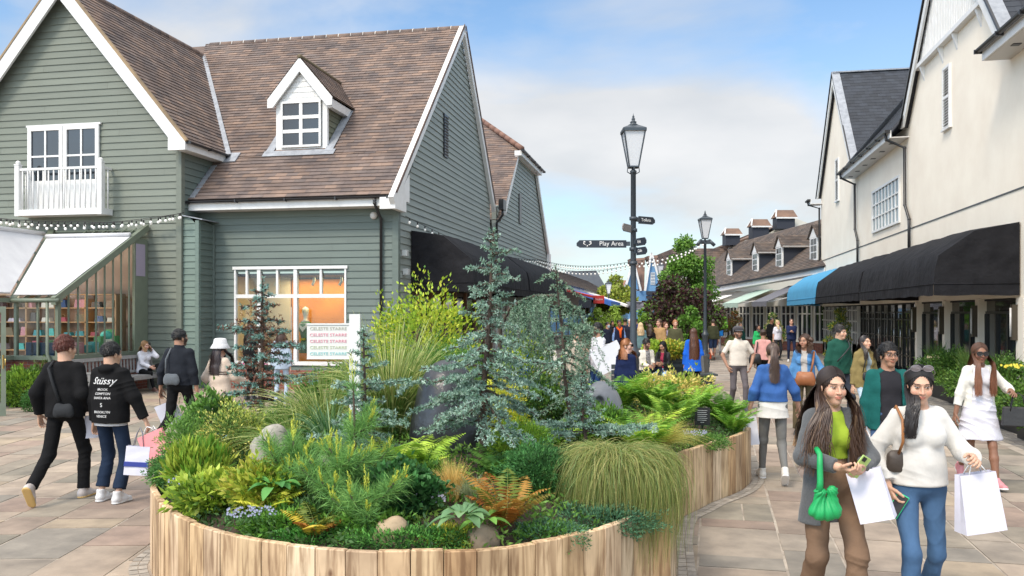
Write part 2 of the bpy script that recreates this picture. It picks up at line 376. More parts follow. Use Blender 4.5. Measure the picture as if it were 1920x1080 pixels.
# ================================================================ SAGE HOUSE (left)
XS, YF = -7.32, 21.28                    # street side wall, main front wall
XW, YW = -13.1, 20.44                    # wing corner
def house_a():
    o = (-12, 24, 0); root = empty('boarded_house', o, 'large sage green weatherboarded house with brown tiled roofs and a white dormer', 'house')
    X, Y, Z = Vector((1,0,0)), Vector((0,1,0)), Vector((0,0,1))
    # wing front gable wall
    m = MB(o); half = 3.6; cx = -16.6; ez = 6.75
    courses(m, (cx, YW, 0), X, Z, -Y, [(-3.5, .0), (3.5, .0), (3.5, ez), (0, ez+4.42), (-3.5, ez)], .185, 5.3, .030, board_col(SAGE), stagger=False, seed=4)
    m.box((cx-3.5, YW+.02, 0), (cx+3.5, YW+.3, ez), SAGE)
    m.build('wing_wall', M_board, root)
    m = MB(o); m.box((XW-.12, YW-.045, 0), (XW+.035, YW+.12, 6.5), tuple(x*.95 for x in SAGE)); m.build('corner_board', M_board, root)
    m = MB(o)      # wing side wall facing the street
    courses(m, (XW, YW+.12, 0), Y, Z, X, [(0, 4.3), (3.0, 4.3), (3.0, 6.5), (0, 6.5)], .185, 5, .028, board_col(SAGE_SHADED), stagger=False)
    m.box((XW-.3, YW+.15, 0), (XW-.01, YF, 6.5), SAGE_SHADED); m.build('wing_side_wall', M_board, root)
    # main front wall with hole for shop window
    wx0, wx1, wz0, wz1 = -12.0, -8.74, .61, 3.23
    m = MB(o)
    courses(m, (XW, YF, 0), X, Z, -Y, [(0, 0), (XS-XW-.1, 0), (XS-XW-.1, 5.05), (0, 5.05)], .185, 3.6, .030, board_col(SAGE_SHADED), holes=[(wx0-XW, wz0, wx1-XW, wz1)], stagger=False, seed=9)
    m.box((XW, YF+.02, 0), (wx0, YF+.12, 5.05), SAGE_SHADED); m.box((wx1, YF+.02, 0), (XS-.01, YF+.12, 5.05), SAGE_SHADED); m.box((wx0, YF+.02, wz1), (wx1, YF+.12, 5.05), SAGE_SHADED); m.box((wx0, YF+.02, 0), (wx1, YF+.12, wz0), SAGE_SHADED)
    m.build('front_wall', M_board, root)
    m = MB(o); m.box((XS-.13, YF-.045, 0), (XS+.04, YF+.13, 4.85), SAGE_SHADED); m.build('corner_board', M_board, root)
    # side gable wall facing the street
    ry, rz, ez1, by, bz = 27.75, 11.72, 5.0, 32.35, 6.45
    m = MB(o)
    courses(m, (XS, YF+.13, 0), Y, Z, X, [(0, 0), (by-YF-.2, 0), (by-YF-.2, bz), (ry-YF-.13, rz-.12), (0, ez1)], .185, 4.2, .032, board_col(SAGE_LIT), stagger=False, seed=12)
    m.prism([(XS-.25, YF+.15, 0), (XS-.25, by-.1, 0), (XS-.25, by-.1, bz), (XS-.25, ry, rz-.15), (XS-.25, YF+.15, ez1)], (.24, 0, 0), SAGE_LIT)
    m.build('side_wall', M_board, root)
    # louvre vent in side gable
    m = MB(o); m.obox((XS+.02, 25.6, 6.95), Y*.42, Z*1.35, X*.05)
    for i in range(14): m.obox((XS+.05, 25.63, 7.0+i*.09), Y*.36, Z*.035+X*.03, X*.02)
    m.build('louvre_vent', M_black, root)
    # main roof front slope
    E = Vector((0, 20.72, 5.08)); sl = Vector((0, ry-20.72, rz-5.08)); Ls = sl.length; V = sl.normalized(); Nn = Vector((0, -V.z, V.y))
    m = MB(o); x0 = -17.4; x1 = XS+.17
    def main_at(z): return (z-5.08)/(rz-5.08)*Ls
    # valley against wing right slope: left boundary of visible plane
    pv = [(-13.1, 0), (x1, 0), (x1, Ls), (-16.8, Ls), (-16.55, main_at(11.2)), (-12.75, main_at(6.55)), (-13.1, main_at(6.2))]
    # split to convex pieces
    dx0, dx1 = -11.35, -9.79
    hole = [(dx0+.1, main_at(6.75), dx1-.1, main_at(8.3))]
    courses(m, Vector((0, E.y, E.z)), X, V, Nn, [(-13.1, 0), (x1, 0), (x1, main_at(6.5)), (-13.1, main_at(6.5))], .165, .33, .022, tile_col, jit=.006, seed=2)
    courses(m, Vector((0, E.y, E.z)), X, V, Nn, [(-12.75, main_at(6.5)), (x1, main_at(6.5)), (x1, Ls), (-16.8, Ls), (-16.55, main_at(11.2))], .165, .33, .022, tile_col, jit=.006, seed=3)
    m.prism([(x0, 20.76, 5.0), (x0, ry, rz-.06), (x0, 32.4, 6.4)], (XS-.3-x0, 0, 0), (.14,.1,.08))
    rf = m.build('roof', M_tile, root)
    m = MB(o)      # ridge tiles
    x = -16.6; R = random.Random(5)
    while x < x1-.1:
        m.tube([(x, ry, rz-.06), (x+.42, ry, rz-.06)], .115, 8, tile_col(R)); m.tube([(x+.42, ry, rz-.06), (x+.45, ry, rz-.06)], .125, 8, (.5, .48, .45)); x += .45
    m.build('ridge', M_tile, rf)
    # back slope tiles (hardly seen)
    # bargeboards on the street gable
    m = MB(o); t = Vector((0, V.y, V.z)); nrm = Nn
    m.obox(Vector((XS+.04, 20.62, 4.78)), X*.14, t*(Ls+.1), nrm*.27)
    t2 = Vector((0, 32.45-ry, 6.3-rz)); L2 = t2.length; t2.normalize(); n2 = Vector((0, -t2.z, t2.y))
    m.obox(Vector((XS+.05, ry-.02, rz-.27)), X*.13, t2*(L2+.05), n2*.27)
    m.box((XS+.035, 20.60, 4.70), (XS+.175, 21.5, 5.02)); m.box((XS-.25, 20.61, 4.70), (XS+.03, 20.75, 5.0))
    m.prism([(XS+.045, 20.75, 4.99), (XS+.045, 21.8, 4.99), (XS+.045, 21.8, 5.75)], (.12, 0, 0))
    m.build('bargeboard', M_white, root)
    m = MB(o); m.obox(Vector((XS+.19, 20.66, 5.10)), X*.02, t*(Ls-.02), nrm*.07, (.13,.09,.075)); m.obox(Vector((XS+.19, ry+.02, rz+.02)), X*.02, t2*(L2), n2*.07, (.13,.09,.075)); m.build('verge', M_tile, rf)
    # fascia, soffit, gutter along main eave
    m = MB(o); m.box((XW+.02, 20.75, 4.80), (XS+.02, 20.78, 5.04)); m.build('fascia', M_white, root)
    m = MB(o); m.box((XW+.02, 20.79, 4.80), (XS-.02, YF, 4.83)); m.build('soffit', M_soffit, root)
    gutter(o, (XW+.05, 20.67, 5.04), (XS-.05, 20.67, 5.04), root)
    pipe(o, [(XS-.42, 20.68, 4.98), (XS-.42, 20.70, 4.86), (XS-.42, YF-.1, 4.5), (XS-.42, YF-.1, 0)], root)
    # wing roof right slope
    apx = Vector((-16.6, 20.12, 11.15)); ev = Vector((-12.78, 20.12, 6.55))
    Vr = (apx-ev); Lr = Vr.length; Vr.normalize(); Nr = Vector((Vr.z, 0, -Vr.x)); 
    m = MB(o)
    courses(m, ev, Y, Vr, Nr, [(0, 0), (2.25, 0), (7.1, Lr), (0, Lr)], .165, .33, .022, tile_col, jit=.006, seed=6)
    wl = Vector((-20.42, 20.12, 6.55)); Vl = (apx-wl).normalized(); Nl = Vector((-Vl.z, 0, Vl.x))
    courses(m, wl, Y, Vl, Nl, [(0, 0), (7.0, 0), (7.0, Lr), (0, Lr)], .165, .33, .022, tile_col, jit=.006, seed=8)
    m.prism([(-20.3, 20.5, 6.6), (-12.9, 20.5, 6.6), (-16.6, 20.5, 11.05)], (0, 6, 0), (.12,.09,.07))
    wr = m.build('wing_roof', M_tile, root)
    m = MB(o); y = 20.12
    while y < 27.1: m.tube([(-16.6, y, 11.12), (-16.6, y+.43, 11.12)], .115, 8, tile_col(R)); y += .45
    m.build('ridge', M_tile, wr)
    # wing bargeboards
    m = MB(o); bw = .30
    m.prism([ev+Vector((.02,-.03,-.02)), apx+Vector((0,-.03,.0)), apx+Vector((0,-.03,-.52)), ev+Vector((-.30,-.03,-.10))], (0, .07, 0))
    m.prism([wl+Vector((-.02,-.03,-.02)), wl+Vector((.30,-.03,-.10)), apx+Vector((0,-.031,-.52)), apx+Vector((0,-.031,.0))], (0, .07, 0))
    m.prism([(-13.26, 20.085, 6.32), (-12.76, 20.085, 6.32), (-12.76, 20.085, 6.56), (-13.26, 20.085, 7.02)], (0, .075, 0))
    m.build('wing_bargeboard', M_white, root)
    m = MB(o); m.prism([ev+Vector((.03,-.05,-.02)), ev+Vector((.07,-.05,.03)), apx+Vector((0,-.05,.07)), apx+Vector((0,-.05,.0))], (0, .12, 0), (.3,.22,.13)); m.prism([wl+Vector((-.03,-.05,-.02)), apx+Vector((0,-.05,.0)), apx+Vector((0,-.05,.07)), wl+Vector((-.07,-.05,.03))], (0, .12, 0), (.3,.22,.13)); m.build('verge', M_tile, wr)
    m = MB(o); m.box((-12.80, 20.16, 6.33), (-12.76, 22.2, 6.52)); m.build('fascia', M_white, root)
    m = MB(o); m.box((XW+.035, 20.16, 6.33), (-12.81, 22.1, 6.36)); m.build('soffit', M_soffit, root)
    gutter(o, (-12.70, 20.16, 6.55), (-12.70, 22.25, 6.55), root, r=.055)
    pipe(o, [(-12.7, 22.1, 6.5), (-12.72, 22.15, 6.3), (-12.8, 22.2, 6.22)], root, .035)
    # lead valley and flashing
    m = MB(o)
    for a, b, wd in [((-12.72, 22.22, 6.55), (-16.55, 27.2, 11.15), .17)]:
        a, b = Vector(a), Vector(b); s = Vector((1, 0, 0)); 
        m.obox(a-s*wd/2+Nn*.035, b-a, s*wd, Nn*.012)
    m.obox(Vector((XW+.03, 20.8, 5.12)), X*.16, V*1.55, Nn*.05)
    m.obox(Vector((-12.82, 22.0, 6.30)), X*.42, V*.45, Nn*.045)
    m.build('lead_flashing', M_lead, root)
    # recess box
    m = MB(o); bx1 = -12.63
    courses(m, (XW+.04, 20.5, 0), X, Z, -Y, [(0, 0), (bx1-XW-.04-.07, 0), (bx1-XW-.04-.07, 4.55), (0, 4.62)], .17, 3, .026, board_col((.145,.20,.175)), stagger=False)
    courses(m, (bx1, 20.57, 0), Y, Z, X, [(0, 0), (.68, 0), (.68, 4.45), (0, 4.53)], .17, 3, .026, board_col((.11,.145,.13)), stagger=False)  # side boards a darker copy of the front, shade put in the colour
    m.box((XW+.04, 20.53, 0), (bx1-.02, YF, 4.45), SAGE_SHADED)
    m.box((bx1-.07, 20.46, 0), (bx1+.035, 20.57, 4.5), (.135,.185,.165)); m.box((bx1-.0, YF-.1, 0), (bx1+.06, YF-.035, 4.45), SAGE_SHADED)
    m.build('boxed_porch', M_board, root)
    m = MB(o); m.obox((XW+.03, 20.42, 4.62), X*.60+Z*(-.12), Y*.85, Z*.03); m.build('porch_lead', M_lead, root)
    # dormer
    fy = 22.42; z0, z1, za = 6.74, 8.16, 9.12; dn = MB(o); cxx = (dx0+dx1)/2
    dn.box((dx0+.08, fy+.04, 6.5), (dx1-.08, fy+2.2, z1-.02), SAGE_SHADED)
    d = dn.build('dormer', M_board, root)
    m = MB(o); m.box((dx0, fy-.01, z0-.12), (dx0+.15, fy+.10, z1)); m.box((dx1-.15, fy-.01, z0-.12), (dx1, fy+.10, z1)); m.box((dx0+.15, fy-.01, z0-.12), (dx1-.15, fy+.09, z0)); m.box((dx0+.15, fy-.01, z1-.10), (dx1-.15, fy+.09, z1))
    m.build('dormer_surround', M_white, d)
    m = MB(o); courses(m, (cxx, fy, z1), X, Z, -Y, [(-.76, 0), (.76, 0), (0, .92)], .15, 3, .02, lambda R: (1,1,1), stagger=False); m.prism([(cxx-.74, fy+.03, z1), (cxx+.74, fy+.03, z1), (cxx, fy+.03, z1+.88)], (0, 1.7, 0)); m.build('dormer_gable', M_white, d)
    m = MB(o); courses(m, (dx1-.06, fy+.1, 6.35), Y, Z, X, [(0, .0), (1.85, 1.81), (0, 1.81)], .17, 3, .024, board_col((.15,.155,.105)), stagger=False, seed=3); m.build('dormer_cheek', M_board, d)
    window(d, o, (dx0+.17, fy-.02, z0), X, Z, -Y, 1.22, 1.31, 2, 3, fr=.06, bar=.10)
    for sg in (-1, 1):
        ee = Vector((cxx+sg*.98, fy-.14, z1-.02)); ap = Vector((cxx, fy-.14, za+.17)); Vd = (ap-ee); Ld = Vd.length; Vd.normalize(); Nd = Vector((Vd.z*sg, 0, -Vd.x*sg))
        m = MB(o); 
        if sg > 0: courses(m, ee, Y, Vd, Nd, [(0, 0), (1.75, 0), (2.95, Ld), (0, Ld)], .13, .2, .022, tile_col, seed=4)
        else: courses(m, ee+Y*2.95, -Y, Vd, Nd, [(1.2, 0), (2.95, 0), (2.95, Ld), (0, Ld)], .13, .2, .022, tile_col, seed=4)
        m.prism([ee-Nd*.03, ap-Nd*.03, ap+Y*2.8-Nd*.03, ee+Y*1.6-Nd*.03], Nd*.02, (.1,.08,.06)); m.build('dormer_roof', M_tile, d)
        m = MB(o); m.prism([ee+Vector((0,-.02,-.03)), ee+Vector((0,-.02,-.27)), ee+Vector((-sg*.16,-.02,-.27)), ap+Vector((0,-.02,-.42)), ap+Vector((0,-.02,-.03))], (0, .06, 0)); m.build('dormer_bargeboard', M_white, d)
    m = MB(o); m.box((dx1-.02, fy+.0, z1-.32), (dx1+.15, fy+1.45, z1-.08)); m.build('dormer_fascia', M_white, d)
    m = MB(o); m.tube([(cxx, fy-.16, za+.17), (cxx, fy+2.8, za+.17)], .07, 8, (.15,.12,.07)); m.build('dormer_ridge', M_tile, d)
    m = MB(o)
    m.obox(Vector((dx0-.30, 0, 0))+Vector((0, E.y, E.z))+V*(main_at(6.55)-.17)+Nn*.035, X*(dx1-dx0+.6), V*.26, Nn*.012)
    m.obox(Vector((dx1-.02, E.y, E.z))+V*(main_at(6.55))+Nn*.04, X*.24, V*2.15, Nn*.012); m.obox(Vector((dx0-.26, E.y, E.z))+V*(main_at(6.55))+Nn*.04, X*.24, V*2.15, Nn*.012)
    m.build('dormer_flashing', M_lead, d)
    # balcony doors on wing
    wx = -18.0; kx = lambda px, y: (lambda k: (y/(CS+k*SN))*(k*CS-SN))((px-960)/FPX)
    a = kx(56, YW); b = kx(189, YW); dz1 = ZP(231, 22.9); dzb = ZP(395, 22.8)
    hw = (b-a)/2
    m = MB(o); m.box((a-.05, YW-.09, dz1), (b+.05, YW-.03, dz1+.05)); m.build('window_head', M_white, root)
    for i in range(2):
        dd = window(root, o, (a+i*hw+(.01 if i else 0), YW-.035, dzb+.03), X, Z, -Y, hw-.01, dz1-dzb-.03, 2, 3, fr=.11, bar=.05, name='balcony_door')
        m = MB(o); m.obox((a+i*hw+.1, YW-.05, dzb+.14), X*(hw-.2), Z*.75, -Y*.035); m.build('door_panel', M_white, dd)
    # balcony (thing part of house)
    bx0, bx1_ = kx(28, YW-.5), kx(190, YW-.5); bz0 = ZP(398, 22.2); bz1 = ZP(306, 22.2); yb = YW-.5
    m = MB(o); m.box((bx0, yb, bz0), (bx1_, YW-.04, bz0+.16)); m.box((bx0+.1, yb+.02, bz1-.06), (bx1_-.1, yb+.08, bz1)); m.box((bx0+.02, yb+.1, bz1-.06), (bx0+.08, YW-.04, bz1)); m.box((bx1_-.08, yb+.1, bz1-.06), (bx1_-.02, YW-.04, bz1))
    for x in (bx0, bx1_-.11):
        m.box((x-.01, yb-.01, bz0-.01), (x+.12, yb+.12, bz1+.1)); m.ball((x+.055, yb+.055, bz1+.16), .065)
        m.box((x-.02, yb-.02, bz1+.09), (x+.13, yb+.13, bz1+.12))
    bal = m.build('balcony', M_white, root)
    n = 15
    m = MB(o)
    for i in range(n):
        x = bx0+.2+(bx1_-bx0-.4)*i/(n-1); m.tube([(x, yb+.05, bz0+.15), (x, yb+.05, bz1-.05)], [.02, .02], 6)
    for i in range(1, 3):
        for x in (bx0+.05, bx1_-.05): m.tube([(x, yb+.05+i*.14, bz0+.15), (x, yb+.05+i*.14, bz1-.05)], .02, 6)
    m.build('balusters', M_white, bal)
    # ---- shop window with lit interior
    wn = MB(o); wy = YF-.05
    xs = [wx0, -11.27, -10.20, wx1]; zt = ZP(553, 22.9)
    wn.box((wx0-.04, wy-.02, wz1-.02), (wx1+.04, YF+.1, wz1+.06)); wn.box((wx0, wy, wz0), (wx1, YF+.1, wz0+.1))
    for x in xs: wn.box((x-.05 if x > wx0 else x, wy, wz0+.1), (x+.05 if x < wx1 else x, YF+.09, wz1-.02))
    zt = 2.48
    for i in range(3): wn.box((xs[i]+.05, wy+.01, zt-.05), (xs[i+1]-.05, YF+.08, zt+.05)); xm = (xs[i]+xs[i+1])/2; wn.box((xm-.03, wy+.012, zt+.05), (xm+.03, YF+.08, wz1-.02))
    win = wn.build('shop_window', M_white, root)
    m = MB(o); m.box((wx0, YF+.03, wz0), (wx1, YF+.04, wz1)); m.build('pane', M_glass, win)
    m = MB(o); room = MB(o)
    orange = mat('orange_display_wall', (.75, .27, .03), .6, (.55, .17, .015), ns=1.2)
    room.use(orange).box((wx0+.9, YF+1.6, .2), (wx1+.5, YF+1.65, 3.0)); room.use(mat('navy_ceiling', (.02,.022,.09), .7)).box((wx0-.3, YF+.1, 3.05), (wx1+.5, YF+2.6, 3.1)); room.box((wx0-.3, YF+2.2, 2.2), (wx1+.5, YF+2.25, 3.05))
    room.use(mat('pale_display_wall', (.7,.6,.48), .8)).box((wx0-.3, YF+.15, .2), (wx0-.25, YF+2.6, 3.05)); room.box((wx0-.25, YF+1.5, .2), (wx0+.9, YF+1.55, 3.05))
    room.use(mat('shop_floor', (.2,.16,.12), .5)).box((wx0-.3, YF+.1, .2), (wx1+.5, YF+2.6, .28))
    rm = room.build('shop_display', None, win)
    mq = MB(o); gd = mat('green_dress_fabric', (.015,.13,.03), .7, (.03,.20,.05), ns=30)
    for x, y, sc_ in ((-10.32, YF+.85, 1.0), (-9.1, YF+1.2, .95)):
        mq.use(gd).lathe((x, y, .9), [(.17*sc_, 0), (.15*sc_, .25), (.115*sc_, .38), (.16*sc_, .62), (.19*sc_, .80), (.10*sc_, .90)], 16); mq.tube([(x-.17, y, 1.68), (x-.27, y-.02, 1.4), (x-.20, y-.12, 1.15)], .055, 8); mq.tube([(x+.17, y, 1.68), (x+.27, y-.02, 1.4), (x+.20, y-.12, 1.15)], .055, 8)
        mq.use(M_white).lathe((x, y, 1.78), [(.13, 0), (.055, .05), (.05, .12), (.07, .18), (.095, .28), (.08, .38), (.0, .42)], 14); mq.prism([(x-.2, y-.16, 1.74), (x+.2, y-.16, 1.74), (x, y-.2, 1.5)], (0, .02, 0)); mq.use(mat('yellow_belt', (.5,.42,.03), .5)).box((x-.06, y-.19, 1.26), (x+.06, y-.13, 1.32))
    mq.build('display_figures', None, rm)
    ld = D.lights.new('shop_lamp', 'AREA'); ld.energy = 60; ld.size = 2.2; ld.size_y = .8; ld.shape = 'RECTANGLE'; ld.color = (1, .72, .38); lo = D.objects.new('ceiling_lamp', ld); COL.objects.link(lo); lo.parent = rm; lo.location = (-10.0+12, YF+.9-24, 3.0)
    # spot heads in the ceiling
    m = MB(o)
    for x in (-11.0, -9.9, -9.1): m.tube([(x, YF+.5, 3.02), (x, YF+.5, 2.9), (x-.06, YF+.5, 2.78)], .04, 8)
    m.build('spotlight', M_white, rm)
    # security dome + wall boxes
    m = MB(o); m.ball((-7.95, YF-.08, 4.6), .1, 12); m.build('camera_dome', M_soffit, root)
    for y, z in ((YF+.25, 3.55), (YF+.35, 3.05)):
        m = MB(o); m.box((XS+.03, y, z), (XS+.18, y+.14, z+.16)); m.build('wall_light', mat('light_box_grey', (.45,.47,.46), .5), root)
    return root
HOUSE = house_a()
# ---- awnings
def awning(name, label, xw, xf, y0, y1, zt, zs, zv, zb, m, group, nd=None, sag=.02):
    s = 1 if xf > xw else -1; o = (xw, (y0+y1)/2, zb)
    root = empty(name, o, label, 'awning', group)
    P = [(xw, zt), (xw+(xf-xw)*.52, zt-.12), (xf-s*.10, zs), (xf-s*.03, (zs+zv)/2+.02), (xf, zv)]
    R = random.Random(int(y0*10)); n = max(6, int((y1-y0)/.3)); b = MB(o); V = []; 
    for i in range(n+1):
        t = i/n; y = y0+(y1-y0)*t; e = min(t, 1-t)*(y1-y0)
        inset = max(0, .45-e)/.45
        for j, (x, z) in enumerate(P):
            tt = 0 if j in (0, 4) else 1
            wob = sag*math.sin(i*1.3+j)*.4+R.uniform(-.006, .006) if 0 < i < n and tt else 0
            V.append((x-s*(.02*inset if j else 0), y, z+wob-(.05*inset if j in (1, 2) else 0)))
    k = len(P); F = [(i*k+j, i*k+j+1, (i+1)*k+j+1, (i+1)*k+j) for i in range(n) for j in range(k-1)]
    b.idx(V, F, sm=True)
    # ends (curved in)
    for yy, d in ((y0, -1), (y1, 1)):
        pts = [(x, yy, z) for x, z in P]; pts[1] = (P[1][0], yy, P[1][1]-.05); pts[2] = (P[2][0], yy, P[2][1]-.05)
        b.poly(pts+[(xw, yy, zv)])
    # thickness (inner liner)
    b.idx([(v[0]-s*.015, v[1], v[2]-.012) for v in V], F, sm=True)
    b.build('canopy', m, root)
    v = MB(o)
    def strip(p, q):
        p, q = Vector(p), Vector(q); nn = max(2, int((q-p).length/.15)); V = []
        for i in range(nn+1):
            a = p+(q-p)*i/nn; wv = math.sin(i*1.9)*.008; nx = (q-p).normalized().cross(Vector((0,0,1)))
            V += [a, a+nx*wv-Vector((0, 0, zv-zb+.01*math.sin(i*.9)))]
        v.idx(V, [(2*i, 2*i+1, 2*i+3, 2*i+2) for i in range(nn)], sm=True)
    strip((xf+s*.005, y0, zv-.004), (xf+s*.005, y1, zv-.004)); strip((xw, y0-.005, zv-.004), (xf, y0-.005, zv-.004)); strip((xw, y1+.005, zv-.004), (xf, y1+.005, zv-.004))
    v.tube([(xf+s*.01, y0, zv), (xf+s*.01, y1, zv)], .012, 6); v.tube([(xw, y0-.01, zv), (xf, y0-.01, zv)], .012, 6)
    v.build('valance', m, root)
    return root
awning('shop_awning', 'black canvas awning on the sage green side wall, the nearer of the pair', XS+.05, -5.5, 22.3, 31.0, 4.3, 3.57, 2.85, 2.62, M_awn, 'black awnings on the left side')
awning('shop_awning', 'black canvas awning on the left side, behind the blue cedar and beyond the nearer one', XS+.05, -5.5, 31.15, 41.5, 4.3, 3.57, 2.85, 2.62, M_awn, 'black awnings on the left side')
M_blue = mat('blue_canvas', (.055, .30, .52), .75, (.05, .26, .46), ns=2, bump=.3, bs=5, bdist=.03)
awning('shop_awning', 'largest black canvas awning nearest on the cream building, over the planted doors', 6.97, 5.3, 19.4, 27.0, 3.93, 3.30, 2.64, 2.40, M_awn, 'black awnings on the cream building')
awning('shop_awning', 'black canvas awning on the cream building between the largest one and the blue one', 6.97, 5.3, 27.08, 35.4, 3.93, 3.30, 2.64, 2.40, M_awn, 'black awnings on the cream building')
awning('shop_awning', 'bright blue canvas awning at the far end of the cream building', 6.97, 5.3, 35.48, 44.6, 3.93, 3.30, 2.64, 2.40, M_blue, 'canvas awnings')
# ================================================================ second sage house with half hip
def house_b():
    o = (-9, 40, 0); root = empty('boarded_house', o, 'smaller grey-green boarded house with a clipped brown roof behind the large sage house', 'house')
    X, Y, Z = Vector((1,0,0)), Vector((0,1,0)), Vector((0,0,1)); x = -7.2
    m = MB(o); poly = [(33.0, 0), (46.0, 0), (45.9, 5.2), (42.2, 8.7), (41.7, 9.1), (36.9, 9.1), (36.3, 8.5), (34.4, 6.6), (33.0, 6.0)]
    courses(m, (x, 0, 0), Y, Z, X, [(33.0, 2.4), (46.0, 2.4), (45.9, 5.2), (41.7, 9.1), (36.9, 9.1), (34.2, 6.5), (33.0, 6.3)], .185, 4.6, .032, board_col(SAGE_LIT), stagger=False, seed=5)
    m.prism([(x-.2, y, z) for y, z in [(33.0, 2.4), (46.0, 2.4), (45.9, 5.2), (41.7, 9.1), (36.9, 9.1), (34.2, 6.5), (33.0, 6.3)]], (.19, 0, 0), SAGE_LIT)
    m.build('gable_wall', M_board, root)
    m = MB(o); m.obox((x+.02, 37.6, 6.1), Y*.5, Z*1.35, X*.05)
    m.build('louvre_vent', M_black, root)
    # roof: near slope (faces camera), hip towards the street
    m = MB(o); rx = -9.6; ry, rz = 39.4, 11.45
    ev0 = Vector((-7.0, 33.2, 6.1)); top = Vector((rx, ry, rz))
    U = X; V = Vector((0, 36.9-33.0, 9.25-5.9)); 
    A = Vector((-12, 33.0, 5.75)); Vn = Vector((0, ry-33.0, rz-5.75)); Ln = Vn.length; Vn.normalize(); Nn = Vector((0, -Vn.z, Vn.y))
    hv = (Vector((0, 36.9, 9.3))-Vector((0, 33.0, 5.75))).length
    courses(m, A, X, Vn, Nn, [(0, 0), (5.0, 0), (5.0, hv), (12-9.6, Ln), (0, Ln)], .165, .33, .022, tile_col, seed=12)
    # hip plane
    H0 = Vector((-6.85, 36.8, 9.22)); Vh = (Vector((-9.6, 36.8, rz))-Vector((-6.85, 36.8, 9.22))); Lh = Vh.length; Vh.normalize(); Nh = Vector((Vh.z*1.0, 0, -Vh.x))
    courses(m, H0, Y, Vh, Nh, [(0, 0), (5.1, 0), (2.6, Lh)], .165, .33, .022, tile_col, seed=13)
    m.prism([(-12, 33.1, 5.7), (-12, ry, rz-.06), (-12, 46.2, 5.0)], (2.4, 0, 0), (.1,.08,.06))
    m.idx([(-9.6, 33.1, 5.7), (-7.05, 33.1, 5.7), (-7.05, 36.85, 9.2), (-7.05, 41.8, 9.2), (-7.05, 46.1, 5.1), (-9.6, 46.1, 5.1), (-9.6, ry, rz-.06)], [(0,1,2,6), (2,3,6), (3,4,5,6)], (.1,.08,.06))
    rf = m.build('roof', M_tile, root)
    m = MB(o); R = random.Random(1); a = Vector((-6.85, 36.75, 9.3)); b = top
    for i in range(9): m.tube([a+(b-a)*i/9, a+(b-a)*(i+.95)/9], .12, 8, (.2,.11,.08))
    m.build('hip_tiles', M_tile, rf)
    gutter(o, (-6.78, 36.5, 9.22), (-6.78, 42.4, 9.22), root, r=.07)
    m = MB(o)
    m.box((x+.03, 36.6, 8.98), (-6.85, 42.2, 9.2))
    for (p, q) in (((36.8, 9.2), (34.0, 6.4)), ((41.9, 9.2), (46.1, 5.2))):
        p, q = Vector((x+.06, *p)), Vector((x+.06, *q)); d = (q-p); m.obox(p-Z*.35, d, Z*.32, X*.12)
    m.box((x+.05, 45.7, 3.9), (x+.2, 46.2, 5.25))
    m.build('bargeboard', M_white, root)
    m = MB(o); m.box((-7.0, 32.45, 6.1), (-6.8, 33.0, 6.5)); m.tube([(-6.9, 32.7, 6.2), (-6.9, 32.75, 5.9), (-7.15, 32.8, 5.6), (-7.15, 32.8, 3.9)], .05, 8); m.build('hopper_downpipe', M_black, root)
    # ground floor shop front
    m = MB(o); m.use(mat('shopfront_grey', (.42,.42,.40), .6)).box((-7.45, 32.5, 0), (-7.25, 46, 2.4)); 
    for y in np.arange(33, 46, 1.1): m.use(M_darkglass).box((-7.25, y+.12, .6), (-7.23, y+1.0, 2.35))
    m.use(M_white)
    for y in np.arange(33, 46, 1.1): m.box((-7.24, y-.05, 0), (-7.15, y+.08, 2.4)); m.box((-7.225, y+.53, .6), (-7.20, y+.58, 2.35)); m.box((-7.225, y+.12, 1.5), (-7.205, y+1.0, 1.54))
    m.box((-7.23, 33, .45), (-7.12, 46, .6)); m.build('shopfront', None, root)
    m = MB(o); m.use(M_dark).box((-7.40, 21.4, 0), (-7.30, 21.5, .1)); 
    return root
house_b()
# shopfront under first awnings belongs to house A
def front_a():
    o = tuple(HOUSE.location); m = MB(o)
    brn = mat('dark_timber_front', (.06,.04,.03), .5)
    m.use(brn).box((XS+.045, 22.4, 0), (XS+.09, 32.3, 2.7)); m.use(M_darkglass)
    for y in np.arange(22.6, 32, 1.35): m.box((XS+.09, y+.1, .5), (XS+.105, y+1.15, 2.55))
    m.use(mat('timber_warm', (.19,.10,.06), .5))
    for y in np.arange(22.6, 32.2, 1.35): m.box((XS+.09, y-.07, 0), (XS+.17, y+.07, 2.7))
    m.build('shopfront', None, HOUSE)
front_a()
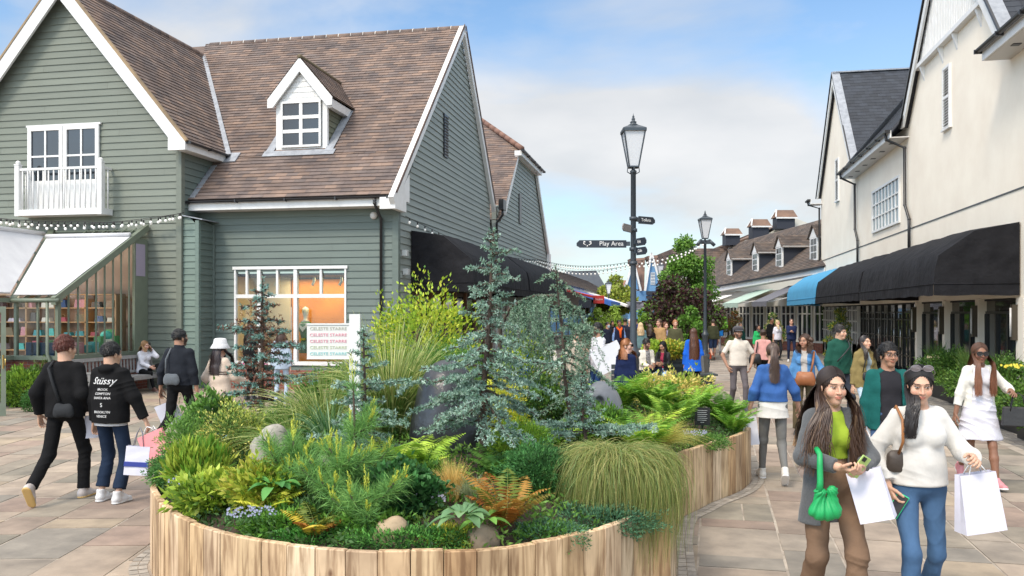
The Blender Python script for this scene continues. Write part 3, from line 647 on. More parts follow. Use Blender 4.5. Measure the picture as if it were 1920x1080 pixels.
# ================================================================ GLASSHOUSE
def glasshouse():
    o = (-14.5, 18.7, 0); root = empty('glasshouse', o, 'lean-to glasshouse with white roof blinds and a brick base against the sage house', 'glasshouse')
    gx, gy, ix = -14.05, 17.03, -15.23; zs, ze, zr = 1.03, 2.29, 4.25; yb = YW-.06; rx = -17.0
    m = MB(o); m.box((gx-.24, gy+.02, 0), (gx-.02, yb, zs-.1)); m.box((ix, gy+.02, 0), (gx-.24, gy+.24, zs-.1)); m.box((ix-.22, 12.6, 0), (ix-.001, gy+.24, zs-.1)); m.build('brick_base', M_brick, root)
    m = MB(o)
    m.box((gx-.26, gy-.03, zs-.1), (gx+.05, yb, zs)); m.box((ix+.03, gy-.03, zs-.1), (gx-.26, gy+.26, zs)); m.box((ix-.24, 12.6, zs-.1), (ix+.03, gy+.26, zs))
    # side posts + raking head
    m.box((gx-.08, gy, zs), (gx, gy+.1, ze)); m.box((gx-.08, yb-.55, zs), (gx-.005, yb, 4.0))
    sl = Vector((0, yb-gy, zr-ze))
    m.obox(Vector((gx-.08, gy-.12, ze-.08)), Vector((.12, 0, 0)), sl*1.035, Vector((0, -.02, .17)))
    n = 9
    for i in range(1, n):
        y = gy+.05+(yb-.5-gy)*i/n; z = ze+(y-gy)*(zr-ze)/(yb-gy); m.box((gx-.035, y-.018, zs), (gx-.005, y+.018, z))
    # front posts
    m.box((ix, gy, zs), (ix+.07, gy+.08, ze)); m.box((ix+.6, gy+.01, zs), (ix+.64, gy+.06, ze)); m.box((ix, gy-.03, ze-.02), (gx+.05, gy+.09, ze+.08))
    m.box((ix-.08, 12.6, ze-.02), (ix+.03, gy-.03, ze+.08)); 
    for y in (16.2, 15.3, 14.4): m.box((ix-.07, y, zs), (ix-.01, y+.06, ze))
    # gutter
    m.tube([(gx+.1, gy-.1, ze+.02), (ix-.1, gy-.1, ze+.02)], .05, 8); m.tube([(gx-.2, gy-.1, ze), (gx-.2, gy-.1, zs+.05), (gx-.14, gy-.1, zs-.1), (gx-.14, gy-.1, 0)], .035, 8)
    # rafters front slope
    for i in range(7):
        x = gx-.06-(gx-ix)*.98*i/4.0
        y0 = gy if x > ix else gy+(ix-x)/1.77*(yb-gy); z0 = ze+(y0-gy)*(zr-ze)/(yb-gy)
        m.bar((x, y0, z0+.04), (x, yb, zr+.04), .035, .06)
    for j in (.80, .97): m.bar((rx+.2, gy+(yb-gy)*j, ze+(zr-ze)*j+.06), (gx, gy+(yb-gy)*j, ze+(zr-ze)*j+.06), .03, .03)
    m.bar((ix, gy, ze+.06), (rx, yb, zr+.06), .15, .06)
    for y in (19.0, 17.6, 16.4, 15.2, 14.0): 
        t = max(0, (y-gy)/(yb-gy)); m.bar((ix-1.77*t, y, ze+(zr-ze)*t+.04), (rx, y, zr+.04), .035, .06, up=(0,1,0))
    m.build('frame', M_green, root)
    m = MB(o)
    m.poly([(ix+.02, gy, ze), (gx-.04, gy, ze), (gx-.04, yb, zr), (rx, yb, zr)]); m.poly([(ix, 12.6, ze), (ix, gy, ze), (rx, yb, zr), (rx, 12.6, zr)])
    m.poly([(gx-.04, gy, zs), (gx-.04, yb, zs), (gx-.04, yb, zr-.05), (gx-.04, gy, ze)]); m.poly([(ix, gy+.04, zs), (gx-.04, gy+.04, zs), (gx-.04, gy+.04, ze), (ix, gy+.04, ze)]); m.poly([(ix-.04, 12.6, zs), (ix-.04, gy, zs), (ix-.04, gy, ze), (ix-.04, 12.6, ze)])
    m.build('glazing', M_glass, root)
    # back panel end post: lilac board
    m = MB(o); m.box((gx-.03, yb-.50, 3.0), (gx+.003, yb-.12, 3.85)); m.build('lilac_panel', mat('lilac_board', (.32,.28,.36), .6), root)
    # blinds
    def blind(P, name, sag=.10, lab=None):
        P = [Vector(p) for p in P]; nu, nv = 14, 12; V = []
        for j in range(nv+1):
            for i in range(nu+1):
                a = P[0].lerp(P[1], i/nu); b = P[3].lerp(P[2], i/nu); p = a.lerp(b, j/nv)
                p = p+Vector((0, 0, -sag*math.sin(math.pi*i/nu)*math.sin(math.pi*j/nv)*.5+.008*math.sin(i*2.1+j*.9)*math.sin(math.pi*j/nv))); V.append(p)
        F = [(j*(nu+1)+i, j*(nu+1)+i+1, (j+1)*(nu+1)+i+1, (j+1)*(nu+1)+i) for j in range(nv) for i in range(nu)]
        b = MB(o); b.idx(V, F, sm=True); b.idx([v-Vector((0,0,.01)) for v in V], F, sm=True)
        b.tube([P[3]+Vector((0,0,.05)), P[2]+Vector((0,0,.05))], .055, 8); b.tube([P[0], P[1]], .02, 6)
        return b.build(name, M_blind, root)
    up = Vector((0, 0, .16)); q = .80
    fr = lambda x, t: Vector((x, gy-.05+(yb-gy)*t, ze+(zr-ze)*t))+up
    blind([fr(ix+.05, 0), fr(gx-.02, .0), fr(gx-.02, .80), fr(ix-1.77*.80+.07, .80)], 'roof_blind')
    lt = lambda t, y: Vector((ix-1.77*t, y, ze+(zr-ze)*t))+up
    blind([lt(.02, 13.0), lt(.02, gy-.08), lt(.84, gy+(yb-gy)*.84-.10), lt(.84, 13.0)], 'roof_blind')
    # interior: back room wall, shelves with goods
    m = MB(o); m.use(mat('pink_plaster', (.40,.27,.22), .8)).box((-19, yb-.04, zs-.2), (gx-.3, yb-.01, 4.1)); m.use(mat('shop_floor', (.2,.16,.12), .5)).box((-19, 12.6, .03), (gx-.3, yb, .06))
    m.build('inner_wall', None, root)
    sh = MB(o); wood = mat('shelf_wood', (.30,.17,.08), .6); sx0, sx1 = -19.2, -14.65
    sh.use(wood)
    shy = yb-.1
    for z in (1.0, 1.38, 1.76, 2.14, 2.5): sh.box((sx0, shy-.42, z), (sx1, shy, z+.03))
    for x in np.linspace(sx0, sx1, 6): sh.box((x-.02, shy-.42, .1), (x+.02, shy-.001, 2.5))
    sv = sh.build('shelf_unit', None, root)
    R = random.Random(8); cols = [(.04,.30,.30),(.28,.05,.08),(.06,.25,.07),(.45,.43,.41),(.40,.18,.22),(.02,.05,.15),(.03,.2,.25),(.36,.33,.42),(.13,.10,.06),(.05,.04,.04),(.2,.12,.08)]
    g = MB(o); mg = mat('shelf_goods', (1,1,1), .6, attr=True)
    for z in (1.03, 1.41, 1.79, 2.17):
        x = sx0+.1
        while x < sx1-.25:
            wd = R.uniform(.16, .42); h = R.uniform(.09, .25); c = R.choice(cols)
            g.prism([(x, shy-.35, z), (x+wd, shy-.35, z), (x+wd*.88, shy-.35, z+h), (x+wd*.12, shy-.35, z+h)], (0, .14, 0), c)
            if R.random() < .5: g.tube([(x+wd*.3, shy-.28, z+h), (x+wd*.35, shy-.28, z+h+.08), (x+wd*.65, shy-.28, z+h+.08), (x+wd*.7, shy-.28, z+h)], .008, 5, (.3,.2,.1))
            x += wd+R.uniform(.08, .34)
    g.build('shelf_goods', mg, sv)['kind'] = 'stuff'
    # low display goods behind the side glass
    g = MB(o)
    for i in range(9):
        y = 17.4+i*.27; c = R.choice(cols[:5]); h = R.uniform(.12, .4); g.box((gx-.6, y, zs), (gx-.4, y+.2, zs+h), c)
    for i in range(5): x = ix+.15+i*.2; g.box((x, gy+.2, zs), (x+.15, gy+.34, zs+.3), (.01,.05,.13))
    g.use(mg); sd = g.build('display_goods', None, root); sd['kind'] = 'stuff'
    m = MB(o); m.lathe((gx-.45, 19.3, zs), [(.17, 0), (.18, .3), (.15, .32)], 14, (.6,.58,.5)); m.ball((gx-.45, 19.3, zs+.42), (.16,.12,.12), 10, (.05,.45,.38)); m.use(mg).build('hat_box', None, root)
    m = MB(o); m.tube([(gx-.9, yb-.12, 2.1+.38*math.sin(a)) if 0 else (gx-.55+.28*math.cos(a), yb-.14, 2.05+.40*math.sin(a)) for a in np.linspace(0, 2*math.pi, 25)], .02, 6); m.build('mirror_rim', wood, root)
    la = D.lights.new('glasshouse_lamp', 'POINT'); la.energy = 42; la.color = (1, .8, .6); la.shadow_soft_size = .3; lo = D.objects.new('ceiling_lamp', la); COL.objects.link(lo); lo.parent = root; lo.location = (-.9, .2, 2.2)
    # open door at the far left
    d = MB(o); dx, dy = G(8, 700).x-.35, G(8, 700).y
    a = PX(11, 16.6, 0); b = a+Vector((-.75, -.45, 0)); u = (b-a)
    for (s0, s1, z0, z1) in ((0, .1, 0, 2.15), (.9, 1, 0, 2.15), (.1, .9, 0, .25), (.1, .9, 1.0, 1.12), (.1, .9, 2.03, 2.15)):
        d.obox(a+u*s0+Vector((0,0,z0)), u*(s1-s0), Vector((0,0,z1-z0)), Vector((.03, -.03, 0)))
    dr = d.build('door', M_green, root); h = MB(o); hp = a+u*.04; h.tube([hp+Vector((.05,-.05,1.0)), hp+Vector((.09,-.06,1.0)), hp+Vector((.09,-.06,1.12)), hp+Vector((.05,-.05,1.12))], .012, 6); h.box(hp+Vector((.03,-.07,.93)), hp+Vector((.05,-.05,1.2))); h.build('handle', mat('brass', (.5,.35,.12), .3, metal=1), dr)
glasshouse()
# ================================================================ CREAM BUILDING (right)
def cream():
    o = (9, 32, 0); root = empty('cream_building', o, 'tall cream rendered building with slate gables and black gutters on the right', 'building')
    X, Y, Z = Vector((1,0,0)), Vector((0,1,0)), Vector((0,0,1)); x = 7.0; T = .3
    m = MB(o)
    ye, yn = 44.9, 12.5
    outline = [(yn, 2.35), (ye, 2.35), (ye, 7.9), (40.5, 12.7), (36.3, 7.95), (28.1, 7.9), (24.1, 12.6), (20.0, 7.9), (yn, 7.9)]
    m.prism([(x, y, z) for y, z in [(yn, 2.35), (ye, 2.35), (ye, 7.9), (yn, 7.9)]], (T, 0, 0))
    m.prism([(x, 36.1, 7.9), (x, ye, 7.9), (x, 40.5, 12.8)], (T, 0, 0)); m.prism([(x, 20.0, 7.9), (x, 28.2, 7.9), (x, 24.1, 12.75)], (T, 0, 0))
    m.box((x+.001, ye-.3, 0), (x+6, ye-.001, 2.35)); m.box((x+T, ye-.3, 2.35), (x+8, ye-.002, 7.9))
    m.build('wall', M_render, root)
    m = MB(o); m.box((x-.015, yn, 4.62), (x, ye, 4.655)); m.build('string_line', M_black, root)
    # white boarded apex on near gable
    m = MB(o); zb = 9.35; hw = (12.75-zb)/(12.75-7.9)*4.1
    m.prism([(x-.06, 24.1-hw, zb), (x-.06, 24.1+hw, zb), (x-.06, 24.1, 12.75)], (.055, 0, 0))
    for i in range(int(2*hw/.14)):
        y = 24.1-hw+.07+i*.14; h = (hw-abs(y-24.1))/hw*(12.75-zb)-.1
        if h > .1: m.box((x-.075, y, zb), (x-.061, y+.02, zb+h))
    m.box((x-.16, 24.1-hw-.05, zb-.12), (x-.001, 24.1+hw+.05, zb))
    for y in (24.1-hw+.5, 24.1-.6, 24.1+.6, 24.1+hw-.5): m.prism([(x-.14, y, zb-.12), (x-.001, y, zb-.12), (x-.001, y, zb-.55)], (0, .1, 0))
    m.build('boarded_apex', M_white, root)
    # shutters / louvred windows
    def louvre(y, z, w, h, px):
        f = MB(o); f.box((x-.07, y, z), (x-.001, y+.07, z+h)); f.box((x-.07, y+w-.07, z), (x-.001, y+w, z+h)); f.box((x-.07, y+.07, z+h-.07), (x-.001, y+w-.07, z+h)); f.box((x-.09, y-.04, z-.05), (x-.001, y+w+.04, z)); f.box((x-.065, y+.07, z+h*.48), (x-.001, y+w-.07, z+h*.48+.06))
        for i in range(int(h/.075)): 
            zz = z+.03+i*.075
            if zz < z+h-.1: f.obox((x-.06, y+.07, zz), Y*(w-.14), Vector((.04, 0, .035)), Vector((.0, 0, .014)))
        ff = f.build('louvred_window', M_white, root); g = MB(o); g.box((x-.012, y+.07, z), (x-.004, y+w-.07, z+h-.07)); g.build('recess', mat('louvre_shade', (.25,.24,.22), .8), ff)
    louvre(24.0, 6.95, .62, 1.65, 0); louvre(39.9, 7.1, .8, 1.9, 0)
    # big multi-pane window
    a, b = 29.25, 33.2
    window(root, o, (x+.01, b, 4.95), -Y, Z, -X, b-a, 1.55, 8, 3, fr=.08, bar=.045, glass=mat('sky_glass', (.10,.17,.21), .08, spec=.9), deep=.07)
    # roofs: near gable and far gable near-slopes, slate
    ms = []
    for (yc, hwid, za, n, seed) in ((40.55, 4.55, 12.95, 'slate_roof', 3), (24.1, 4.35, 12.85, 'slate_roof', 5)):
        m = MB(o)
        for sg in (-1, 1):
            e = Vector((x-.22, yc+sg*hwid, 7.85)); top = Vector((x-.22, yc, za)); V = top-e; Lv = V.length; V.normalize(); Nn = Vector((0, V.z*sg, -V.y*sg)) 
            if sg < 0: courses(m, e, X, V, Nn, [(0, 0), (5.2, 0), (5.2, Lv), (0, Lv)], .22, .34, .010, slate_col, seed=seed)
            else: courses(m, e+X*5.2, -X, V, Nn, [(0, 0), (5.2, 0), (5.2, Lv), (0, Lv)], .22, .34, .010, slate_col, seed=seed)
        m.prism([(x+T, yc-hwid+.1, 7.85), (x+T, yc+hwid-.1, 7.85), (x+T, yc, za-.1)], (5, 0, 0), (.03,.03,.035))
        m.prism([(x-.2, yc-hwid+.02, 7.82), (x-.2, yc, za-.04), (x-.2, yc, za-.16), (x-.2, yc-hwid+.14, 7.82)], (.5, 0, 0), (.03,.03,.035)); m.prism([(x-.2, yc+hwid-.02, 7.82), (x-.2, yc+hwid-.14, 7.82), (x-.2, yc, za-.16), (x-.2, yc, za-.04)], (.5, 0, 0), (.03,.03,.035))
        rf = m.build(n, M_slate, root)
        m = MB(o); V = Vector((0, hwid, za-7.85)); Lg = V.length; V.normalize(); Nn = Vector((0, -V.z, V.y))
        e = Vector((x-.24, yc-hwid, 7.85)); m.obox(e+Nn*.02, X*.34, V*Lg, Nn*.02)
        m.obox(Vector((x-.2, yc-.12, za-.02)), X*5.3, Y*.24, Z*.06)
        m.build('lead_edge', M_lead, rf)
        m = MB(o); m.prism([(x-.21, yc-hwid+.05, 7.80), (x-.21, yc, za-.16), (x-.21, yc, za-.50), (x-.21, yc-hwid+.33, 7.80)], (.06, 0, 0)); m.prism([(x-.21, yc+hwid-.05, 7.80), (x-.21, yc+hwid-.33, 7.80), (x-.21, yc, za-.50), (x-.21, yc, za-.16)], (.06, 0, 0)); m.build('bargeboard', M_white, root)
        m = MB(o); 
        for sg in (-1, 1): m.prism([(x-.25, yc+sg*hwid, 7.82), (x-.25, yc, za-.02), (x-.25, yc, za+.05), (x-.25, yc+sg*(hwid+.06), 7.85)], (.05, 0, 0))
        m.build('verge_edge', M_black, rf)
    # main roof parallel to the street
    m = MB(o); e = Vector((x-.55, yn, 7.75)); V = Vector((5, 0, 5.6)); Lv = V.length; V.normalize(); Nn = Vector((-V.z, 0, V.x))
    courses(m, e, Y, V, Nn, [(36.4-yn-8.4, 0), (36.4-yn+.2, 0), (36.4-yn+.2, Lv), (36.4-yn-8.4, Lv)], .22, .34, .010, slate_col, seed=8)
    courses(m, e, Y, V, Nn, [(0, 0), (19.9-yn, 0), (19.9-yn, Lv), (0, Lv)], .22, .34, .010, slate_col, seed=8)
    m.prism([(x+T, yn, 7.9), (x+4.4, yn, 13.2), (x+9, yn, 7.9)], (0, ye-yn-.1, 0), (.03,.03,.035))
    rf = m.build('slate_roof', M_slate, root)
    for (a, b) in ((28.2, 36.5), (yn, 20.0), (44.6, 45.3)):
        m = MB(o); m.box((x-.56, a, 7.50), (x-.52, b, 7.74)); m.build('fascia', M_white, root)
        m = MB(o); m.box((x-.51, a, 7.50), (x-.001, b, 7.53)); m.build('soffit', M_soffit, root)
        gutter(o, (x-.64, a, 7.74), (x-.64, b, 7.74), root, r=.07)
        if b-a > 3:
            m = MB(o); y = a+.9
            while y < b-.4: m.box((x-.36, y, 7.485), (x-.2, y+.16, 7.499)); y += 1.35
            m.build('soffit_vent', M_black, root)
    m = MB(o); V = Vector((3.4, 3.2, 3.7)); m.obox(Vector((x-.4, 36.1, 8.0)), Vector((2.6, -3.1, 3.3)), Vector((.2, .14, 0)), Vector((-.02, -.02, .03))); m.build('valley_lead', M_lead, root)
    for (y, y2) in ((28.5, 27.9), (36.2, 35.9)):
        pipe(o, [(x-.64, y, 7.66), (x-.6, y, 7.5), (x-.1, y-.15, 7.2), (x-.09, y-.15, 5.4), (x-.09, y-.65, 4.9), (x-.09, y-.65, 3.9)], root, .045)
    pipe(o, [(x-.64, 45.1, 7.66), (x-.6, 45.0, 7.5), (x-.1, 44.85, 7.3), (x-.09, 44.85, .1)], root, .045)
    # ground floor
    m = MB(o); m.use(M_dark).box((x+.9, yn, 0), (x+1.0, ye, 2.5)); m.box((x+.1, yn, 2.3), (x+1.0, ye-.4, 2.34)); m.build('shop_interior', None, root)
    cols = [12.6, 15.4, 18.7+.7, 22.0, 24.6, 27.3]
    for y in cols:
        m = MB(o); w_ = .2 if y == cols[2] else .12; m.box((x-.03, y-w_, 0), (x+.28, y+w_, 2.349)); m.build('column', M_render, root)
    dk = mat('black_frame', (.012,.013,.014), .35)
    fr = MB(o); gl = MB(o)
    for i in range(len(cols)-1):
        a, b = cols[i]+.12, cols[i+1]-.12; 
        if i == 2: a += .23
        n = 3; fr.box((x+.12, a, 2.0), (x+.2, b, 2.06)); fr.box((x+.12, a, .0), (x+.2, b, .25))
        for j in range(n+1): y = a+(b-a)*j/n; fr.box((x+.10, y-.045, .25), (x+.2, y+.045, 2.0)); 
        gl.box((x+.15, a, .25), (x+.16, b, 2.3))
    y = 27.45
    while y < 35.5:
        fr.box((x+.1, y-.05, 0), (x+.2, y+.05, 2.35))
        for z in (.0, .62, 1.2, 1.78, 2.02, 2.3): fr.box((x+.12, y+.05, z), (x+.19, y+.95, z+.05))
        fr.box((x+.125, y+.475, .2), (x+.185, y+.525, 2.0)); gl.box((x+.15, y, .25), (x+.16, y+1, 2.3)); y += 1.0
    f = fr.build('black_doors', dk, root); gl.build('pane', mat('shop_glass_dark', (.015,.02,.022), .05, spec=1.0), f)
    h = MB(o)
    for y in (29.35, 30.2, 32.4): h.tube([(x+.08, y, .9), (x+.02, y, .92), (x+.02, y, 1.5), (x+.08, y, 1.52)], .018, 6)
    h.build('door_handle', mat('steel', (.5,.5,.5), .3, metal=1), f)
    # white french doors at the blue awning
    fr = MB(o); gl = MB(o); y = 36.0
    while y < 44.2:
        fr.box((x-.02, y-.06, 0), (x+.1, y+.06, 2.3))
        for z in (0, .0): fr.box((x, y+.06, 0), (x+.08, y+1.04, .75))
        for z in (1.2, 1.65, 2.1): fr.box((x, y+.06, z), (x+.07, y+1.04, z+.06))
        fr.box((x+.004, y+.52, .75), (x+.066, y+.58, 2.2)); gl.box((x+.03, y, .75), (x+.04, y+1.1, 2.3)); y += 1.1
    f = fr.build('white_doors', mat('putty_paint', (.55,.55,.52), .5), root); gl.build('pane', M_darkglass, f)
    for y in (19.55, 22.0, 24.6, 27.3, 15.4):
        b = MB(o); b.box((x-.14, y-.06, 1.45), (x-.035, y+.06, 2.2)); s = b.build('wall_lamp', mat('bronze', (.09,.075,.055), .4, metal=.6), root)
        b = MB(o); b.tube([(x-.15, y, 1.52), (x-.15, y, 2.13)], .022, 8); b.build('lamp_tube', mat('frosted_tube', (.6,.58,.55), .3), s)
cream()
# ================================================================ FAR BUILDINGS (camera-depth frame, turned with the bend of the street)
def W3(X, Y, Z): return Vector((X*CS - Y*SN, X*SN + Y*CS, Z))
def fx(px, d): return (px-960)/FPX*d
class FB(MB):      # builder taking (X right, Y depth, Z) coordinates
    def poly(s, pts, c=(1,1,1), sm=False): MB.poly(s, [W3(*p) for p in pts], c, sm)
    def idx(s, pts, faces, c=(1,1,1), sm=False): MB.idx(s, [W3(*p) for p in pts], faces, c, sm)
DX, DY, DZ = Vector((1,0,0)), Vector((0,1,0)), Vector((0,0,1))
M_navy = mat('dark_navy_boards', (.022,.026,.038), .6)
M_cream2 = mat('pale_render', (.62,.62,.56), .9, (.57,.57,.51), ns=1)
E0 = Vector((15.0, 42.9, 4.25)); E1 = Vector((11.4, 59.0, 3.35)); FU = (E1-E0); FLn = FU.length; FU = FU.normalized(); FV = Vector((4.3, .6, 3.55)); FVL = FV.length; FV = FV.normalized(); FN = FU.cross(FV).normalized()
if FN.z < 0: FN = -FN
def on_roof(px, py):
    k = (px-960)/FPX; dr = Vector((k, 1, -(py-HOR)/FPX)); c = Vector((0, 0, CH)); t = (E0-c).dot(FN)/dr.dot(FN); return c+dr*t
X0 = lambda d: 15.3-(d-42.9)*.2236
def far_row():
    o = W3(13.5, 48, 0); root = empty('shop_terrace', o, 'long low shop terrace with brown tiled roof and dark dormers beyond the cream building', 'building')
    m = FB(o)
    courses(m, E0-FU*2.0, FU, FV, FN, [(0, 0), (FLn+2, 0), (FLn+2, FVL), (0, FVL)], .17, .3, .025, dtile_col, seed=4)
    m.build('roof', M_tile, root); S_ = Vector((1, .22, 0)).normalized(); Q0 = E0-FU*1.5
    m = FB(o); m.obox(Q0+DZ*(-.30), FU*(FLn+1.5), S_*.05, DZ*.24); m.obox(Q0+DZ*(-.33), FU*(FLn+1.5), S_*.6, DZ*.03); m.build('fascia', M_white, root)
    m = FB(o); m.obox(Q0-S_*.14+DZ*(-.08), FU*(FLn+1.5), S_*.14, DZ*.10); m.build('gutter', M_black, root)
    G0 = Vector((E0.x, E0.y, 0)); G1 = Vector((E1.x, E1.y, 0)); GU = (G1-G0).normalized(); GL = (G1-G0).length; G0 = G0-GU*1.5; GL += 1.5
    m = FB(o); br = FB(o)
    m.use(mat('shopfront_cream', (.50,.47,.40), .6)).obox(G0+S_*.45, GU*GL, S_*.2, DZ*3.3)
    t = 0; ii = 0
    while t < GL-1.7:
        q = G0+GU*t+S_*.40
        m.use(M_darkglass).obox(q+GU*.14+S_*.02+DZ*.62, GU*1.35, S_*.02, DZ*1.75); m.use(mat('putty_paint', (.55,.55,.52), .5))
        for k in range(4): m.obox(q+GU*(.10+k*.43)-S_*.03+DZ*.6, GU*.07, S_*.06, DZ*1.8)
        m.obox(q+GU*.1-S_*.02+DZ*1.95, GU*1.4, S_*.05, DZ*.06); m.obox(q-S_*.05+DZ*.5, GU*1.6, S_*.08, DZ*.1); m.obox(q-S_*.04+DZ*2.4, GU*1.6, S_*.08, DZ*.5)
        br.obox(q-S_*.02, GU*1.6, S_*.1, DZ*.5); t += 1.6
    m.build('shopfront', None, root); br.build('brick_plinth', M_brick, root)
    for px, yb, hh in ((1367, 516, .92), (1416, 508, .98), (1461, 500, 1.02), (1526, 487, 1.08)):
        P = on_roof(px, yb); X, dd, zb = P.x, P.y, P.z; w = 1.05
        m = FB(o); m.box((X+.06, dd-w/2, zb-.3), (X+2.4, dd+w/2, zb+hh+.05)); db = m.build('dormer', M_navy, root)
        m = FB(o); m.box((X-.02, dd-w/2-.03, zb-.05), (X+.06, dd+w/2+.03, zb+hh+.08)); m.prism([(X-.02, dd-w/2-.15, zb+hh+.05), (X-.02, dd+w/2+.15, zb+hh+.05), (X-.02, dd, zb+hh+.62)], (.08, 0, 0)); m.box((X-.02, dd-w/2-.17, zb+hh-.02), (X+1.5, dd-w/2-.10, zb+hh+.08)); m.build('dormer_front', M_white, db)
        m = FB(o)
        for k in range(2):
            for j in range(3): m.box((X-.035, dd-w/2+.12+k*.43, zb+.06+j*hh/3), (X-.024, dd-w/2+.12+k*.43+.36, zb+.06+(j+1)*hh/3-.06))
        m.build('window', M_darkglass, db)
        for sg in (-1, 1):
            m = FB(o); e = Vector((X-.12, dd+sg*(w/2+.2), zb+hh)); t = Vector((X-.12, dd, zb+hh+.72)); Vv = t-e; LL = Vv.length; Vv.normalize(); NN = Vector((0, sg*Vv.z, -sg*Vv.y))
            if sg < 0: courses(m, e, DX, Vv, NN, [(0, 0), (1.5, 0), (2.4, LL), (0, LL)], .13, .25, .02, dtile_col)
            else: courses(m, e+DX*2.4, -DX, Vv, NN, [(.9, 0), (2.4, 0), (2.4, LL), (0, LL)], .13, .25, .02, dtile_col)
            m.build('dormer_roof', M_tile, db)
    # pale gable behind and cupolas
    D2 = 60.0; zz = lambda py: ZP(py, D2)
    m = FB(o); m.prism([(fx(1300, D2), D2, zz(540)), (fx(1388, D2), D2, zz(468)), (fx(1493, D2), D2, zz(409)), (fx(1600, D2), D2, zz(455)), (fx(1600, D2), D2, 3)], (0, 8, 0)); m.prism([(fx(1325, D2)-2, D2-1, 3), (fx(1325, D2)-2, D2-1, zz(520)), (fx(1373, D2), D2-1, zz(477)), (fx(1373, D2), D2-1, 3)], (0, .5, 0)); m.build('back_gable', M_cream2, root)
    m = FB(o)
    P = [(fx(1208, D2+5), D2+5, ZP(500, D2+5)), (fx(1395, D2+4), D2+4, ZP(463, D2+4)), (fx(1395, D2), D2-.4, zz(470)), (fx(1340, D2), D2-.4, zz(502))]
    m.prism([(fx(1285, D2), D2+1, zz(545)), (fx(1352, D2), D2+1, zz(500)), (fx(1383, D2), D2+1, zz(465)), (fx(1264, D2), D2+1, zz(465))], (0, 6, 0), (.12,.08,.065)); courses(m, Vector((fx(1264, D2), D2+.95, zz(545))), DX, DZ, -DY, [(.8, 0), (3.2, zz(500)-zz(545)), (4.5, zz(464)-zz(545)), (0, zz(464)-zz(545))], .16, .35, .03, tile_col)
    m.prism([(fx(1365, D2), D2+.2, zz(466)), (fx(1480, D2), D2+.2, zz(412)), (fx(1430, D2), D2+.2, zz(436)), (fx(1360, D2), D2+.2, zz(460))], (0, 6, 0), (.15,.10,.075))
    m.prism([(fx(1460, D2), D2-.8, zz(470)), (fx(1540, D2), D2-.8, zz(425)), (fx(1540, D2), D2-.8, zz(500))], (0, .6, 0), (.15,.11,.085))
    m.build('back_roof', M_tile, root)
    for (xa, xb, yt, ym, yb2) in ((1351, 1380, 430, 442, 462), (1400, 1433, 413, 427, 450), (1445, 1481, 396, 411, 432)):
        c = FB(o); xa_, xb_ = fx(xa+2, D2), fx(xb-1, D2); c.box((xa_, D2-1.2, zz(yb2)), (xb_, D2-.2, zz(ym))); cu = c.build('cupola', M_navy, root)
        c = FB(o); w = xb_-xa_
        y0 = D2-1.35; z0 = zz(ym); z1 = zz(yt)
        c.idx([(xa_-.1, y0, z0), (xb_+.15, y0, z0), (xb_+.15, y0+1.3, z0), (xa_-.1, y0+1.3, z0), (xa_+.12, y0+.65, z1), (xb_+.05, y0+.65, z1)], [(0,1,5,4), (3,4,5,2), (1,2,5), (0,4,3)], (.16,.10,.07)); c.build('cupola_roof', M_tile, cu)
        c = FB(o); c.box((xa_-.1, y0-.01, z0-.1), (xb_+.15, y0+.03, z0)); c.bar((xa_-.12, y0+0, z0), (xa_+.1, y0+.6, z1), .08); c.bar((xa_-.12, y0+1.2, z0), (xa_+.1, y0+.66, z1), .08); c.build('cupola_trim', M_white, cu)
far_row()
def flat_awning(label, pxs, d0, d1, zt, zf, proj, m, drop=.22, text=None, tc=None):
    """sloping fabric awning on the far terrace, from depth d0 to d1"""
    X = X0((d0+d1)/2)+.1; o = W3(X, (d0+d1)/2, zf); root = empty('shop_awning', o, label, 'awning', 'canvas awnings on the far terrace')
    b = FB(o); Xa, Xb = X, X-proj
    b.idx([(Xa, d0, zt), (Xb, d0, zf), (Xb, d1, zf), (Xa, d1, zt), (Xa, d0, zt-.03), (Xb, d0, zf-.03), (Xb, d1, zf-.03), (Xa, d1, zt-.03)], [(0,1,2,3), (4,7,6,5), (0,4,5,1), (3,2,6,7)])
    b.build('canopy', m, root)
    v = FB(o); n = 14; V = []
    for i in range(n+1):
        d = d0+(d1-d0)*i/n; V += [(Xb-.01, d, zf-.01), (Xb-.01+.01*math.sin(i*2), d, zf-drop-.02*math.sin(i*1.3))]
    v.idx(V, [(2*i, 2*i+1, 2*i+3, 2*i+2) for i in range(n)]); v.build('valance', m, root)
    a = FB(o); 
    for d in (d0+.1, d1-.1): a.bar((Xb+.05, d, zf-.03), (Xa-.05, d, zt-.5), .05)
    a.build('arm', M_soffit, root)
    return root
M_mint = mat('mint_canvas', (.36,.47,.40), .8); M_gcan = mat('grey_canvas', (.13,.13,.15), .8); M_wcan = mat('white_canvas', (.72,.70,.68), .8)
flat_awning('white canvas awning furthest along the terrace, behind the second lamp post', 0, 50.0, 57.0, 3.10, 2.55, 1.5, M_wcan, .28)
flat_awning('pale mint green canvas awning between the white one and the grey one', 0, 46.2, 49.6, 3.35, 2.58, 1.9, M_mint, .25)
flat_awning('grey canvas awning beside the bright blue one, over a navy shop sign', 0, 43.2, 45.9, 3.5, 2.62, 2.0, M_gcan, .25)
